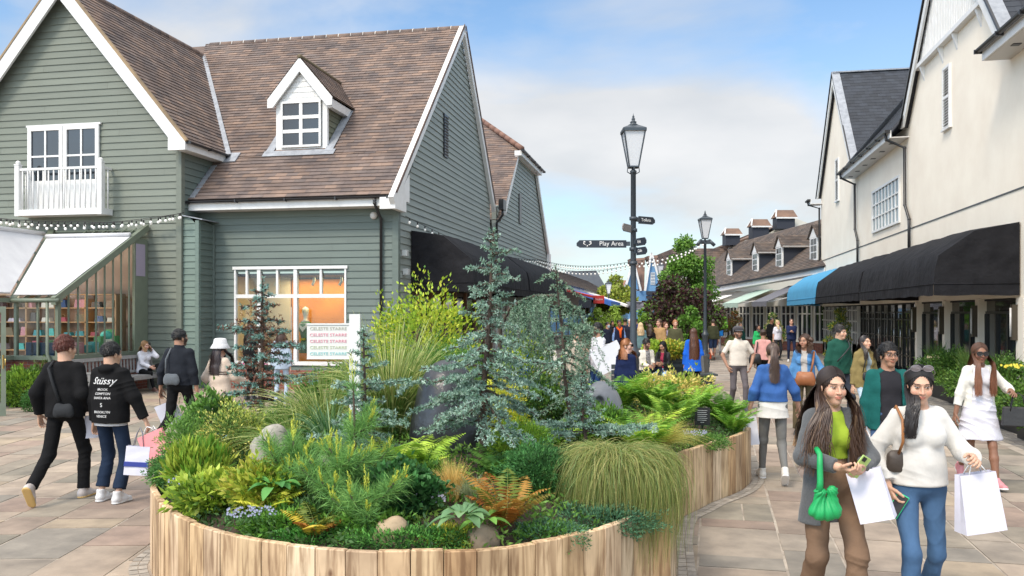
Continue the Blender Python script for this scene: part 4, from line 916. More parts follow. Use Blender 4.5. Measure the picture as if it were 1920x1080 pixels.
def far_signs():
    m = FB(); d = 42.2; m.box((fx(1487, d), d, ZP(571, d)), (fx(1548, d), d+.08, ZP(552, d))); s = tag(m.build('shop_sign', mat('navy_sign', (.012,.014,.028), .5)), 'navy shop sign with white letters and a dull yellow disc under the blue awning', 'sign')
    p = W3(fx(1500, d), d-.02, ZP(562, d)); b = MB(); 
    V = [W3(fx(1497, d)+.28*math.cos(a), d-.015, ZP(561, d)+.22*math.sin(a)) for a in np.linspace(0, 2*math.pi, 20, endpoint=False)]; b.prism(V, W3(0, -.01, 0)-W3(0, 0, 0)); b.build('disc', mat('mustard', (.35,.26,.02), .6), s)
    text_obj('lettering', 'TAG', W3(fx(1530, d), d-.01, ZP(562, d)), math.pi/2, TH, .28, M_white, s)
far_signs()
def blue_house():
    d = 76.0; o = W3(fx(1212, d), d, 0); root = empty('blue_house', o, 'pale blue gabled house with white trim closing the end of the street', 'house')
    z = lambda py: ZP(py, d); mb = mat('powder_blue_boards', (.14,.30,.52), .6, (.12,.27,.47), ns=2, stretch=(1,1,6))
    m = FB(o); m.box((fx(1180, d), d+1.0, 0), (fx(1300, d), d+9, z(545)))
    m.prism([(fx(1172, d), d+.9, z(542)), (fx(1200, d), d+.9, z(542)), (fx(1190, d), d+.9, z(487))], (0, .3, 0)); m.prism([(fx(1213, d), d, z(542)), (fx(1240, d), d, z(542)), (fx(1221, d), d, z(480))], (0, .3, 0)); m.box((fx(1213, d), d, 0), (fx(1244, d), d+.9, z(542)))
    m.build('wall', mb, root)
    m = FB(o)
    for P, dd in (([(1190, 481), (1219, 479), (1212, 545), (1204, 545)], 1.3), ([(1221, 477), (1254, 474), (1245, 545), (1240, 545)], .4), ([(1256, 471), (1352, 468), (1352, 545), (1275, 545)], 1.5)):
        m.prism([(fx(px_, d), d+dd+(1.6 if j < 2 else 0), z(py_)) for j, (px_, py_) in enumerate(P)], (0, 2.0, 0), (.17,.105,.08))
    m.build('roof', M_tile, root)
    m = FB(o)
    for (a, b) in (((1190, 487), (1204, 545)), ((1190, 487), (1173, 545)), ((1221, 474), (1241, 545)), ((1221, 474), (1209, 545)), ((1255, 474), (1243, 552)), ((1255, 474), (1275, 545))):
        dd = d-.1 if a[0] > 1200 else d+.8
        m.bar((fx(a[0], d), dd, z(a[1])), (fx(b[0], d), dd, z(b[1])), .16, .30, up=(0, 1, 0))
    m.build('bargeboard', M_white, root)
    for (x0, y0, x1, y1, dd) in ((1220, 511, 1228, 534, -.05), (1187, 508, 1194, 538, .85), (1262, 505, 1269, 530, .2)):
        f = FB(o); f.box((fx(x0, d), d+dd, z(y1)), (fx(x1, d), d+dd+.04, z(y0))); fo = f.build('window', M_white, root); g = FB(o)
        for i in range(2):
            for j in range(4): g.box((fx(x0+.9+i*(x1-x0-1)/2, d), d+dd-.01, z(y1-.7-j*(y1-y0)/4)), (fx(x0+.3+(i+1)*(x1-x0-1)/2, d), d+dd-.003, z(y1+.6-(j+1)*(y1-y0)/4)))
        g.build('pane', mat('grey_pane', (.25,.3,.36), .2), fo)
    s = FB(o); s.box((fx(1211, d), d-.2, z(553)), (fx(1237, d), d-.1, z(546))); s.box((fx(1211, d), d-.2, z(560)), (fx(1236, d), d-.1, z(555))); s.build('fascia_sign', M_navy, root)
    text_obj('lettering', 'K', W3(fx(1192, d), d+.85, z(549)), math.pi/2, TH, .55, M_white, root)
blue_house()
def slate_house():
    d = 105.0; o = W3(fx(1102, d), d, 0); root = empty('slate_roofed_house', o, 'distant house with a grey slate roof left of the signpost', 'house'); z = lambda py: ZP(py, d)
    m = FB(o); m.prism([(fx(1060, d), d, z(509)), (fx(1118, d), d, z(507)), (fx(1140, d), d, z(545)), (fx(1070, d), d, z(545))], (0, 5, 0), (.12,.135,.15)); m.build('roof', mat('distant_slate', (1,1,1), .8, (.8,.8,.85), ns=2, attr=True), root)
    m = FB(o); m.box((fx(1068, d), d+.5, 0), (fx(1140, d), d+5, z(545))); m.build('wall', M_cream2, root)
    d = 98.0; o = W3(fx(1168, d), d, 0); root = empty('red_roofed_house', o, 'distant house with a pinkish tiled roof just left of the blue house', 'house'); z = lambda py: ZP(py, d)
    m = FB(o); m.prism([(fx(1156, d), d, z(526)), (fx(1190, d), d, z(525)), (fx(1196, d), d, z(538)), (fx(1152, d), d, z(538))], (0, 4, 0), (.36,.20,.14)); m.build('roof', M_tile, root)
    m = FB(o); m.box((fx(1156, d), d+.4, 0), (fx(1192, d), d+4, z(538))); m.build('wall', M_cream2, root)
slate_house()
def left_row():
    o = (-7.5, 60, 0); root = empty('shop_terrace', o, 'low brown roofed shop terrace on the left beyond the boarded houses', 'building'); X, Y, Z = DX, DY, DZ
    m = MB(o); y0, y1 = 46.2, 92.0; e = Vector((-6.7, y0, 3.75)); V = Vector((-3.2, 0, 1.75)); Lv = V.length; V.normalize(); Nn = Vector((V.z*1, 0, -V.x))
    courses(m, e, Y, V, Nn, [(0, 0), (y1-y0, 0), (y1-y0, Lv), (0, Lv)], .17, .35, .03, dtile_col, seed=2)
    m.prism([(-6.75, y0+.05, 3.7), (-10, y0+.05, 3.7), (-9.9, y0+.05, 5.45)], (0, y1-y0-.1, 0), (.10,.08,.06)); m.build('roof', M_tile, root)
    m = MB(o); m.box((-6.72, y0, 3.45), (-6.66, y1, 3.72)); m.build('fascia', M_white, root); gutter(o, (-6.6, y0, 3.72), (-6.6, y1, 3.72), root)
    m = MB(o); m.use(mat('shopfront_stone', (.38,.35,.31), .7)).box((-7.6, y0, 0), (-7.1, y1, 3.5)); m.use(M_darkglass)
    y = y0+.4
    while y < y1-2: m.box((-7.1, y, .5), (-7.08, y+2, 2.5)); y += 2.6
    m.build('shopfront', None, root)
    m = MB(o); m.box((-9.2, 46.6, 5.3), (-8.7, 47.3, 6.0), (.2,.1,.07)); m.build('chimney', M_tile, root)
left_row()
def side_awning(label, y0, y1, zt, zf, proj, m, drop, col2=None):
    xw = -7.05; o = (xw, (y0+y1)/2, zf); root = empty('shop_awning', o, label, 'awning', 'sloping awnings on the left terrace'); b = MB(o); x1 = xw+proj
    b.idx([(xw, y0, zt), (x1, y0, zf), (x1, y1, zf), (xw, y1, zt), (xw, y0, zt-.03), (x1, y0, zf-.03), (x1, y1, zf-.03), (xw, y1, zt-.03)], [(0,3,2,1), (4,5,6,7), (0,1,5,4), (3,7,6,2)]); b.build('canopy', m, root)
    v = MB(o); v.box((x1, y0, zf-drop), (x1+.015, y1, zf)); v.prism([(xw, y0, zt), (x1, y0, zf), (x1, y0, zf-drop), (xw, y0, zt-.1)], (0, -.015, 0)); v.build('valance', m, root); return root
M_red = mat('red_canvas', (.50,.035,.03), .7); M_cob = mat('cobalt_canvas', (.03,.12,.42), .7)
side_awning('red edged awning nearest on the left terrace, behind the cedar top', 44.8, 51.5, 3.55, 2.95, 2.4, M_red, .1)
side_awning('cobalt blue awning next after the red one on the left terrace', 52.0, 60.0, 3.6, 2.75, 2.9, M_cob, .3)
side_awning('white awning last on the left terrace, beyond the cobalt one', 60.5, 72, 3.7, 2.6, 3.3, M_wcan, .15)
def hang_sign():
    a = W3(fx(1113, 47), 47, ZP(568, 47)); b = W3(fx(1133, 47), 47, ZP(554, 47))
    m = FB(); m.box((fx(1112.5, 47), 47, ZP(569, 47)), (fx(1133, 47), 47.04, ZP(554, 47))); s = tag(m.build('shop_sign', M_red), 'small red shop sign with white writing at the end of the left awnings', 'sign')
    text_obj('lettering', 'Tous Jours', W3(fx(1122.5, 47), 46.99, ZP(561, 47)), math.pi/2, TH, .16, M_white, s, width_fit=.45)
    m = FB(); m.box((fx(1085, 44), 44, ZP(577, 44)), (fx(1109, 44), 44.05, ZP(562, 44))); tag(m.build('shop_sign', M_navy), 'dark oblong hanging sign left of the small red sign', 'sign')
hang_sign()
def market_tent():
    d = 62.; o = W3(fx(1222, d), d, 2.6); root = empty('canopy_tent', o, 'white and charcoal stretched canopy roofs in front of the blue house', 'canopy')
    z = lambda py: ZP(py, d)
    m = FB(o); m.idx([(fx(1188, d), d, z(580)), (fx(1235, d), d-1, z(580)), (fx(1212, d), d+1, z(565)), (fx(1188, d), d, z(566))], [(0,1,2,3)]); m.prism([(fx(1183, d), d, z(566)), (fx(1225, d), d, z(580)), (fx(1183, d), d, z(581))], (0, 2, 0)); m.build('dark_sheet', M_gcan, root)
    m = FB(o); m.prism([(fx(1190, d), d+2.4, z(565)), (fx(1262, d), d+2.4, z(562)), (fx(1262, d), d+2.4, z(578)), (fx(1222, d), d+2.4, z(577))], (0, 2.5, 0)); m.build('white_sheet', M_wcan, root)
    m = FB(o)
    for px in (1186, 1260): m.tube([(fx(px, d), d+.5, 0), (fx(px, d), d+.5, z(575))], .05, 6)
    m.build('pole', M_black, root)
market_tent()
# ================================================================ LAMP POSTS, SIGNPOST, LIGHTS
M_post = mat('lamp_post_paint', (.042,.055,.068), .4, (.035,.046,.058), ns=4)
M_opal = mat('opal_lantern_glass', (.60,.62,.65), .35)
def lamp_post(px, d, ytop, label, ring=1.17):
    o = PX(px, d, 0); H = ZP(ytop, d); root = empty('street_lamp', o, label, 'street lamp', 'lamp posts down the street', rz=TH)
    m = MB(); zl = H-1.0
    m.lathe((0,0,0), [(.17, 0), (.17, .10), (.12, .16), (.115, ring-.1), (.15, ring-.05), (.15, ring), (.10, ring+.06), (.078, ring+.2), (.062, 2.4), (.055, zl-.25), (.07, zl-.24), (.07, zl-.2), (.04, zl-.18), (.03, zl-.1)], 16)
    m.build('post', M_post, root)
    # lantern: inverted truncated pyramid
    z0 = zl-.12; z1 = H-.36; a0, a1 = .10, .225
    f = MB(); q = [(-1,-1), (1,-1), (1,1), (-1,1)]
    for sx, sy in q: f.bar((sx*a0, sy*a0, z0), (sx*a1, sy*a1, z1), .022)
    for (z, a, w) in ((z0, a0, .03), (z1, a1, .05)):
        for i in range(4):
            p, r = q[i], q[(i+1) % 4]; f.bar((p[0]*a, p[1]*a, z), (r[0]*a, r[1]*a, z), w)
    for sx, sy in ((1, 0), (-1, 0), (0, 1), (0, -1)): f.tube([(sx*.03, sy*.03, z0-.16), (sx*.13, sy*.13, z0-.10), (sx*.12, sy*.12, z0-.01), (sx*.07, sy*.07, z0)], .011, 6)
    lf = f.build('lantern_frame', M_post, root)
    g = MB(); g.idx([(sx*(a0-.01), sy*(a0-.01), z0+.01) for sx, sy in q]+[(sx*(a1-.01), sy*(a1-.01), z1) for sx, sy in q], [(0,3,2,1), (4,5,6,7), (0,1,5,4), (1,2,6,5), (2,3,7,6), (3,0,4,7)]); g.build('lantern_glass', M_opal, lf)
    c = MB(); s2 = math.sqrt(2)
    c.lathe((0,0,z1+.01), [(a1*s2+.035, 0), (a1*s2+.03, .03), (.12, .12)], 4, rot=math.pi/4, sm=False); c.lathe((0,0,z1+.12), [(.10, 0), (.11, .02), (.07, .04), (.06, .07), (.075, .08), (.045, .10), (.03, .13), (.045, .145), (.018, .17), (.028, .19), (.008, .23), (.002, .27)], 12)
    c.build('lantern_cap', M_post, lf)
    return root
LP1 = lamp_post(1187.5, 18.0, 215, 'tallest grey lamp post in the middle, carrying the finger signs')
LP2 = lamp_post(1322, 34.0, 395, 'lamp post to the right of the purple tree, second in height')
LP3 = lamp_post(1238, 62.0, 488, 'third lamp post, seen against the blue house')
LP4 = lamp_post(1141, 64.0, 523, 'smallest lamp post, half hidden in the light green tree on the left')
def clamps():
    m = MB()
    for z in (3.05, 3.35, 3.75, 4.0): m.tube([(0,0,z), (0,0,z+.07)], .085, 12)
    m.build('collar', M_post, LP1)
    m = MB(); z = ZP(455, 34); m.box((-.2, -.08, z-.05), (.2, .08, z+.1)); m.tube([(-.15, 0, z+.1), (-.33, -.1, z-.1)], .07, 8); m.tube([(.15, 0, z+.1), (.36, -.1, z-.12)], .07, 8); m.build('floodlight', M_post, LP2)
clamps()
def finger(label, txt, zc, L_, h, ang, tsize=.13, side=1, icon=False, dark=True):
    """finger sign from the post, pointing along local angle; TH frame"""
    o = PX(1187.5, 18.0, zc); root = empty('finger_sign', o, label, 'sign', 'finger signs on the lamp post', rz=TH+ang)
    m = MB(); x0 = .09
    m.prism([(x0+.06, .012, -h/2), (x0+.06+L_-.06, .012, -h/2), (x0+.06+L_, .012, -h/2+.03), (x0+.06+L_, .012, h/2-.06), (x0+.06+L_-.06, .012, h/2), (x0+.06, .012, h/2)], (0, -.024, 0)); m.build('blade', mat('sign_navy', (.016,.022,.034), .5) if dark else mat('sign_taupe', (.20,.18,.17), .5), root)
    m = MB(); m.box((x0-.02, -.03, -h*.3), (x0+.06, .03, h*.3)); m.box((x0+.06, -.016, -h/2-.01), (x0+L_, .016, -h/2)); m.build('bracket', M_post, root)
    if txt:
        back = abs(ang) > math.pi/2
        if back: text_obj('lettering', txt, (x0+.08+.04, .014, 0), math.pi/2, math.pi, tsize, M_white, root, align='RIGHT')
        else: text_obj('lettering', txt, (x0+.12, -.014, 0), math.pi/2, 0, tsize, M_white, root, align='LEFT')
    if icon:
        m = MB(); xi = x0+L_-.17
        for sx in (-1, 1): m.tube([(xi+sx*.03, .016, -.03), (xi+sx*.08, .016, .0), (xi+sx*.07, .016, .05), (xi+sx*.04, .016, .03)], .014, 6)
        m.ball((xi, .016, -.05), .016, 6); m.build('pictogram', M_white, root)
zf_ = lambda py: ZP(py, 18.0)
finger('long dark blade reading Play Area pointing left', 'Play Area', zf_(457), 1.06, .15, math.pi, .135, icon=True)
finger('dark blade with white writing pointing right above the others', 'Toilets', zf_(411), .46, .15, math.radians(33), .10)
finger('taupe blade with dark writing pointing left above the long dark blade', '', zf_(430), .50, .15, math.radians(180+62), .10, dark=False)
finger('small dark blade pointing away right at the height of the long one', 'Exit', zf_(455), .40, .15, math.radians(-70), .09)
finger('lowest dark blade, pointing away right under the long one', 'Cafe', zf_(472), .40, .15, math.radians(-68), .09)
def string_lights(label, pts3, n, sag, r=.028):
    o = pts3[0]; root = empty('string_lights', o, label, 'string lights', 'festoon lights'); cab = MB(o); P = []
    segs = len(pts3)-1
    for s in range(segs):
        a, b = Vector(pts3[s]), Vector(pts3[s+1])
        for i in range(17):
            t = i/16; P.append(a.lerp(b, t)-Vector((0,0,sag[s]*4*t*(1-t))))
    cab.tube(P, .008, 5); cab.build('cable', M_cable, root)
    tot = 0; cum = [0]
    for i in range(1, len(P)): tot += (P[i]-P[i-1]).length; cum.append(tot)
    bulb = None; j = 0
    for k in range(n):
        t = (k+.5)/n*tot
        while cum[j+1] < t: j += 1
        p = P[j].lerp(P[j+1], (t-cum[j])/max(1e-6, cum[j+1]-cum[j]))
        if bulb is None:
            m = MB(); m.ball((0,0,-.115), (r*1.35, r*1.35, r*1.5), 8); bulb = m.build('bulb', M_bulb, root); m = MB(); m.tube([(0,0,.0), (0,0,-.075)], .017, 6); sk = m.build('socket', M_cable, bulb); b = bulb
        else:
            b = bulb.copy(); COL.objects.link(b); b.parent = root; s2 = sk.copy(); COL.objects.link(s2); s2.parent = b
        b.location = p-Vector(o)
wy = YW-.3
lx = lambda px, y: (lambda k: (y/(CS+k*SN))*(k*CS-SN))((px-960)/FPX)
def wall_pt(px, py, y):
    k = (px-960)/FPX; d = y/(CS+k*SN); return Vector((d*(k*CS-SN), y, ZP(py, d)))
string_lights('festoon bulbs along the sage gable wall, upper line', [wall_pt(-40, 405, 20.0), wall_pt(150, 415, 19.9), wall_pt(345, 398, 20.2)], 30, [.05, .12])
string_lights('festoon bulbs along the sage gable wall, lower line above the glasshouse', [wall_pt(-40, 400, 19.4), wall_pt(120, 421, 19.7), wall_pt(345, 399, 20.2)], 22, [.08, .06])
def side_pt(px, py, x):
    k = (px-960)/FPX; d = x/(k*CS-SN); return Vector((x, d*(CS+k*SN), ZP(py, d)))
lampA = PX(1187, 18, ZP(492, 18)); far2 = PX(1322, 34, ZP(452, 34))
string_lights('festoon bulbs running from the sage side wall out over the left awnings', [side_pt(760, 405, -7.1), side_pt(905, 470, -7.0), side_pt(1010, 486, -6.9)], 30, [.05, .1])
string_lights('festoon bulbs sagging over the street from the left houses to the second lamp post', [side_pt(1010, 486, -6.9), PX(1187, 30, ZP(490, 30)), far2], 50, [.25, .15])
string_lights('festoon bulbs of the second line over the street, hung a little lower', [side_pt(1000, 487, -6.9), PX(1187, 31, ZP(494, 31)), PX(1315, 36, ZP(455, 36))], 44, [.42, .25])
# ================================================================ BENCHES
def wood_bench():
    M = mat('weathered_grey_wood', (.27,.265,.26), .8, (.20,.195,.19), ns=3, stretch=(1,8,1), bump=.2, bs=20)
    o = (-13.55, 18.6, 0); root = empty('wooden_bench', o, 'grey slatted wooden bench standing against the glasshouse', 'bench'); L_ = 1.55
    m = MB()
    for i in range(5): m.box((-.22+i*.105, -L_, .42), (-.13+i*.105, L_, .45))
    m.box((-.24, -L_-.02, .36), (.33, -L_+.05, .42)); m.box((.28, -L_+.05, .35), (.32, L_-.05, .42)); m.box((-.24, L_-.05, .36), (.33, L_+.02, .42)); m.build('seat', M, root)
    m = MB(); n = 24
    m.obox((-.27, -L_, .86), (.05, 0, 0), (0, 2*L_, 0), (-.02, 0, .08)); m.obox((-.26, -L_, .50), (.04, 0, 0), (0, 2*L_, 0), (-.01, 0, .06))
    for i in range(n): y = -L_+.05+i*(2*L_-.15)/(n-1); m.obox((-.255, y, .55), (.02, 0, 0), (0, .055, 0), (-.015, 0, .32))
    m.build('backrest', M, root)
    for y in (-L_, L_-.07, -.03):
        for x in (-.27, .26):
            m = MB(); m.box((x, y, 0), (x+.06, y+.07, .94 if x < 0 else .42 if y == -.03 else .62)); m.build('leg', M, root)
    for y in (-L_-.01, L_-.08):
        m = MB(); m.box((-.25, y, .62), (.36, y+.09, .655)); m.build('armrest', M, root)
wood_bench()
def dark_bench():
    d = 21.6; o = PX(1262, d+1.0, 0); root = empty('planter_bench', o, 'dark metal bench built round a leafy planter in the middle of the street', 'bench', rz=TH)
    M = mat('charcoal_metal', (.028,.032,.036), .4); M2 = mat('charcoal_slats', (.045,.055,.055), .5)
    w = 1.05
    m = MB(); m.box((-w, -.55, .08), (w-.1, .25, .36)); m.box((-w+.05, -.4, 0), (w-.2, .2, .08)); m.build('plinth', M, root)
    m = MB()
    for i in range(6): m.box((-w-.02, -.62+i*.13, .38), (w, -.51+i*.13, .43))
    m.build('seat', M2, root)
    m = MB()
    for i in range(3): m.box((-w, .28, .55+i*.13), (w, .32, .65+i*.13))
    m.build('backrest', M2, root)
    m = MB(); m.box((-w, .35, 0), (w, 1.6, .85)); m.build('planter_box', M, root)
    m = MB(); m.box((-w+.05, .4, .80), (w-.05, 1.55, .87)); m.build('soil', mat('potting_soil', (.03,.02,.014), 1), root)
    # second seat on the left end
    o2 = PX(1152, 15.2, 0); r2 = empty('slatted_seat', o2, 'dark slatted seat end beside the woman in the navy top', 'bench', rz=TH+.2)
    m = MB()
    for i in range(5): m.box((-.08, -.1, .62+i*.10), (.12, -.06, .70+i*.10))
    m.build('backrest', M2, r2); m = MB(); m.box((-.08, -.5, .42), (.45, -.1, .47)); m.build('seat', M2, r2)
    for x in (-.06, .38):
        m = MB(); m.box((x, -.45, 0), (x+.05, -.4, .42)); m.build('leg', M, r2)
    return root
dark_bench()
def cone():
    o = PX(1327, 36, 0); root = empty('traffic_cone', PX(1333, 37, 0), 'orange traffic cone behind the second lamp post', 'cone'); m = MB(); m.lathe((0,0,0), [(.2, 0), (.2, .04), (.15, .05), (.03, .7), (.02, .72)], 14); m.build('body', mat('orange_plastic', (.8,.10,.02), .5), root); m = MB(); m.lathe((0,0,.3), [(.112, 0), (.075, .2)], 14); m.build('reflective_band', M_white, root)
cone()
# ================================================================ PLANTER
RIM = .64
rim_px = [(285,905),(289,928),(302,945),(345,975),(430,1003),(520,1020),(620,1030),(700,1034),(750,1034),(870,1033),(940,1028),(1000,1018),(1050,1010),(1100,998),(1150,985),(1195,966)]
PL = [(lambda d: ((px-960)/FPX*d, d))((CH-RIM)*FPX/(py-HOR)) for px, py in rim_px]
gb = lambda px, py: (lambda d: ((px-960)/FPX*d, d))(CH*FPX/(py-HOR))
PL += [(1.14, 6.0), (1.27, 6.55), gb(1265,1017), gb(1272,982), gb(1284,967), gb(1306,957), gb(1337,941), gb(1366,930), gb(1396,915), (2.93, 10.35), (2.98, 11.0), (2.6, 12.0), (1.6, 12.6), (.4, 12.7), (-.8, 12.2), (-1.7, 11.2), (-2.35, 10.0), (-2.75, 8.6), (-2.93, 7.5)]
def catmull(P, n=5):
    out = []; N_ = len(P)
    for i in range(N_):
        p0, p1, p2, p3 = [np.array(P[(i+k-1) % N_]) for k in range(4)]
        for j in range(n):
            t = j/n; out.append(.5*((2*p1)+(-p0+p2)*t+(2*p0-5*p1+4*p2-p3)*t*t+(-p0+3*p1-3*p2+p3)*t**3))
    return np.array(out)
PC = catmull(PL)
def resample(P, step):
    Q = np.vstack([P, P[:1]]); s = np.concatenate([[0], np.cumsum(np.linalg.norm(np.diff(Q, axis=0), axis=1))]); n = int(s[-1]/step); t = np.linspace(0, s[-1], n+1)[:-1]
    return np.stack([np.interp(t, s, Q[:, 0]), np.interp(t, s, Q[:, 1])], 1)
PR = resample(PC, .192)
def dist_in(xy):      # distance to the rim for points (n,2) and inside flag
    xy = np.atleast_2d(xy); A = PR; B = np.roll(PR, -1, 0); d = np.full(len(xy), 1e9); ins = np.zeros(len(xy), bool)
    for a, b in zip(A, B):
        ab = b-a; t = np.clip(((xy-a)@ab)/(ab@ab), 0, 1); q = a+t[:, None]*ab; d = np.minimum(d, np.linalg.norm(xy-q, axis=1))
        c = ((a[1] > xy[:, 1]) != (b[1] > xy[:, 1])) & (xy[:, 0] < (b[0]-a[0])*(xy[:, 1]-a[1])/(b[1]-a[1]+1e-12)+a[0]); ins ^= c
    return d, ins
def mound(xy):
    d, ins = dist_in(xy); h = .56+.30*(1-np.exp(-np.clip(d-.1, 0, None)/.8)); return np.where(ins, h, .5)
def planter():
    o = W3(0, 8.5, 0); root = empty('timber_planter', o, 'large curved raised bed faced with upright pale timber planks', 'planter'); R = random.Random(21)
    m = FB(o); n = len(PR); area = 0
    cols = [(.52,.37,.21),(.60,.45,.27),(.44,.285,.15),(.56,.41,.25),(.63,.50,.34),(.48,.32,.17),(.54,.385,.225),(.58,.44,.29)]
    for i in range(n):
        a, b = PR[i], PR[(i+1) % n]; u = b-a; u = u/np.linalg.norm(u); nn = np.array([u[1], -u[0]])      # outward for ccw loop
        g = .003; a2 = a+u*g; b2 = b-u*g; t = .05; z0 = 0; z1 = RIM+R.uniform(-.006, .006); c = jit(R.choice(cols), R, .12); w = R.uniform(-.004, .004)
        P = [a2+nn*w, b2+nn*w]; Q = [a2-nn*t, b2-nn*t]; e = .006
        bot = [(*P[0], z0), (*P[1], z0), (*Q[1], z0), (*Q[0], z0)]; mid = [(*P[0], z1-e), (*P[1], z1-e), (*Q[1], z1-e), (*Q[0], z1-e)]
        Pt = [P[0]-nn*e+u*e, P[1]-nn*e-u*e]; Qt = [Q[0]+nn*e+u*e, Q[1]+nn*e-u*e]; top = [(*Pt[0], z1), (*Pt[1], z1), (*Qt[1], z1), (*Qt[0], z1)]
        m.idx(bot+mid+top, [(0,1,5,4), (1,2,6,5), (2,3,7,6), (3,0,4,7), (4,5,9,8), (5,6,10,9), (6,7,11,10), (7,4,8,11), (8,9,10,11)], c)
    M = D.materials.new('planter_timber'); M.use_nodes = True; N_ = M.node_tree.nodes; l = M.node_tree.links; b = N_['Principled BSDF']; b.inputs['Roughness'].default_value = .75
    at = N_.new('ShaderNodeAttribute'); at.attribute_name = 'Col'; tcn = N_.new('ShaderNodeTexCoord'); mpn = N_.new('ShaderNodeMapping'); mpn.inputs['Scale'].default_value = (1, 1, .09); l.new(tcn.outputs['Object'], mpn.inputs[0])
    ofs = N_.new('ShaderNodeVectorMath'); ofs.operation = 'MULTIPLY_ADD'; l.new(at.outputs['Vector'], ofs.inputs[0]); ofs.inputs[1].default_value = (37, 53, 91); l.new(mpn.outputs[0], ofs.inputs[2])
    nz = N_.new('ShaderNodeTexNoise'); nz.inputs['Scale'].default_value = 26; nz.inputs['Detail'].default_value = 7; nz.inputs['Distortion'].default_value = .7; l.new(ofs.outputs[0], nz.inputs['Vector'])
    r = N_.new('ShaderNodeValToRGB'); r.color_ramp.elements[0].position = .36; r.color_ramp.elements[0].color = (.58, .50, .44, 1); r.color_ramp.elements[1].position = .56; r.color_ramp.elements[1].color = (1.12, 1.10, 1.08, 1); l.new(nz.outputs['Fac'], r.inputs[0])
    n3 = N_.new('ShaderNodeTexNoise'); n3.inputs['Scale'].default_value = 3.5; n3.inputs['Detail'].default_value = 4
    mp3 = N_.new('ShaderNodeMapping'); mp3.inputs['Scale'].default_value = (1, 1, .6); l.new(tcn.outputs['Object'], mp3.inputs[0]); l.new(mp3.outputs[0], n3.inputs['Vector'])
    r3 = N_.new('ShaderNodeValToRGB'); r3.color_ramp.elements[0].position = .35; r3.color_ramp.elements[0].color = (.66, .62, .60, 1); r3.color_ramp.elements[1].position = .60; r3.color_ramp.elements[1].color = (1.05, 1.05, 1.05, 1); l.new(n3.outputs['Fac'], r3.inputs[0])
    vo = N_.new('ShaderNodeTexVoronoi'); vo.inputs['Scale'].default_value = 3.2; mpv = N_.new('ShaderNodeMapping'); mpv.inputs['Scale'].default_value = (1, 1, .55); l.new(tcn.outputs['Object'], mpv.inputs[0]); l.new(mpv.outputs[0], vo.inputs['Vector'])
    rv = N_.new('ShaderNodeValToRGB'); rv.color_ramp.elements[0].position = .03; rv.color_ramp.elements[0].color = (.25, .15, .10, 1); rv.color_ramp.elements[1].position = .075; rv.color_ramp.elements[1].color = (1, 1, 1, 1); l.new(vo.outputs['Distance'], rv.inputs[0])
    src = at.outputs['Color']
    for q in (r, r3, rv):
        mm = N_.new('ShaderNodeMix'); mm.data_type = 'RGBA'; mm.blend_type = 'MULTIPLY'; mm.inputs['Factor'].default_value = 1; l.new(src, mm.inputs[6]); l.new(q.outputs[0], mm.inputs[7]); src = mm.outputs[2]
    l.new(src, b.inputs['Base Color']); bp = N_.new('ShaderNodeBump'); bp.inputs['Strength'].default_value = .35; bp.inputs['Distance'].default_value = .006; l.new(nz.outputs['Fac'], bp.inputs['Height']); l.new(bp.outputs[0], b.inputs['Normal'])
    m.build('plank_wall', M, root)
    # soil mound
    xs = np.arange(-3.1, 3.2, .09); ys = np.arange(4.6, 13, .09); XX, YY = np.meshgrid(xs, ys); xy = np.stack([XX.ravel(), YY.ravel()], 1); z = mound(xy); d, ins = dist_in(xy); keep = ins
    V = np.stack([xy[:, 0]*CS-xy[:, 1]*SN, xy[:, 0]*SN+xy[:, 1]*CS, z+nr.uniform(-.02, .02, len(z))], 1)-np.array(o)
    nx = len(xs); idx = np.arange(len(z)).reshape(len(ys), nx); f = np.stack([idx[:-1, :-1].ravel(), idx[:-1, 1:].ravel(), idx[1:, 1:].ravel(), idx[1:, :-1].ravel()], 1); f = f[keep[f].all(1)]
    arr_obj('soil', V, f, None, mat('planting_soil', (.035,.024,.016), 1, (.07,.05,.032), ns=20, bump=.6, bs=30), root)
    # edging strip of small setts
    e = FB(o)
    P2 = resample(PC, .11)
    for i in range(len(P2)):
        a, b_ = P2[i], P2[(i+1) % len(P2)]; u = b_-a; u = u/np.linalg.norm(u); nn = np.array([u[1], -u[0]])
        for k in range(2):
            q = a+nn*(.02+k*.07); c = jit((.36,.32,.27), R, .2); w = .065; A = q+u*.004; B = q+u*.106
            e.poly([(*A, .006), (*(A+nn*w), .006), (*(B+nn*w), .006), (*B, .006)], c)
    e.build('edging_setts', mat('sett_stone', (1,1,1), .85, (.7,.7,.7), ns=9, attr=True, bump=.4, bs=20), root)
    return root
PLANTER = planter()
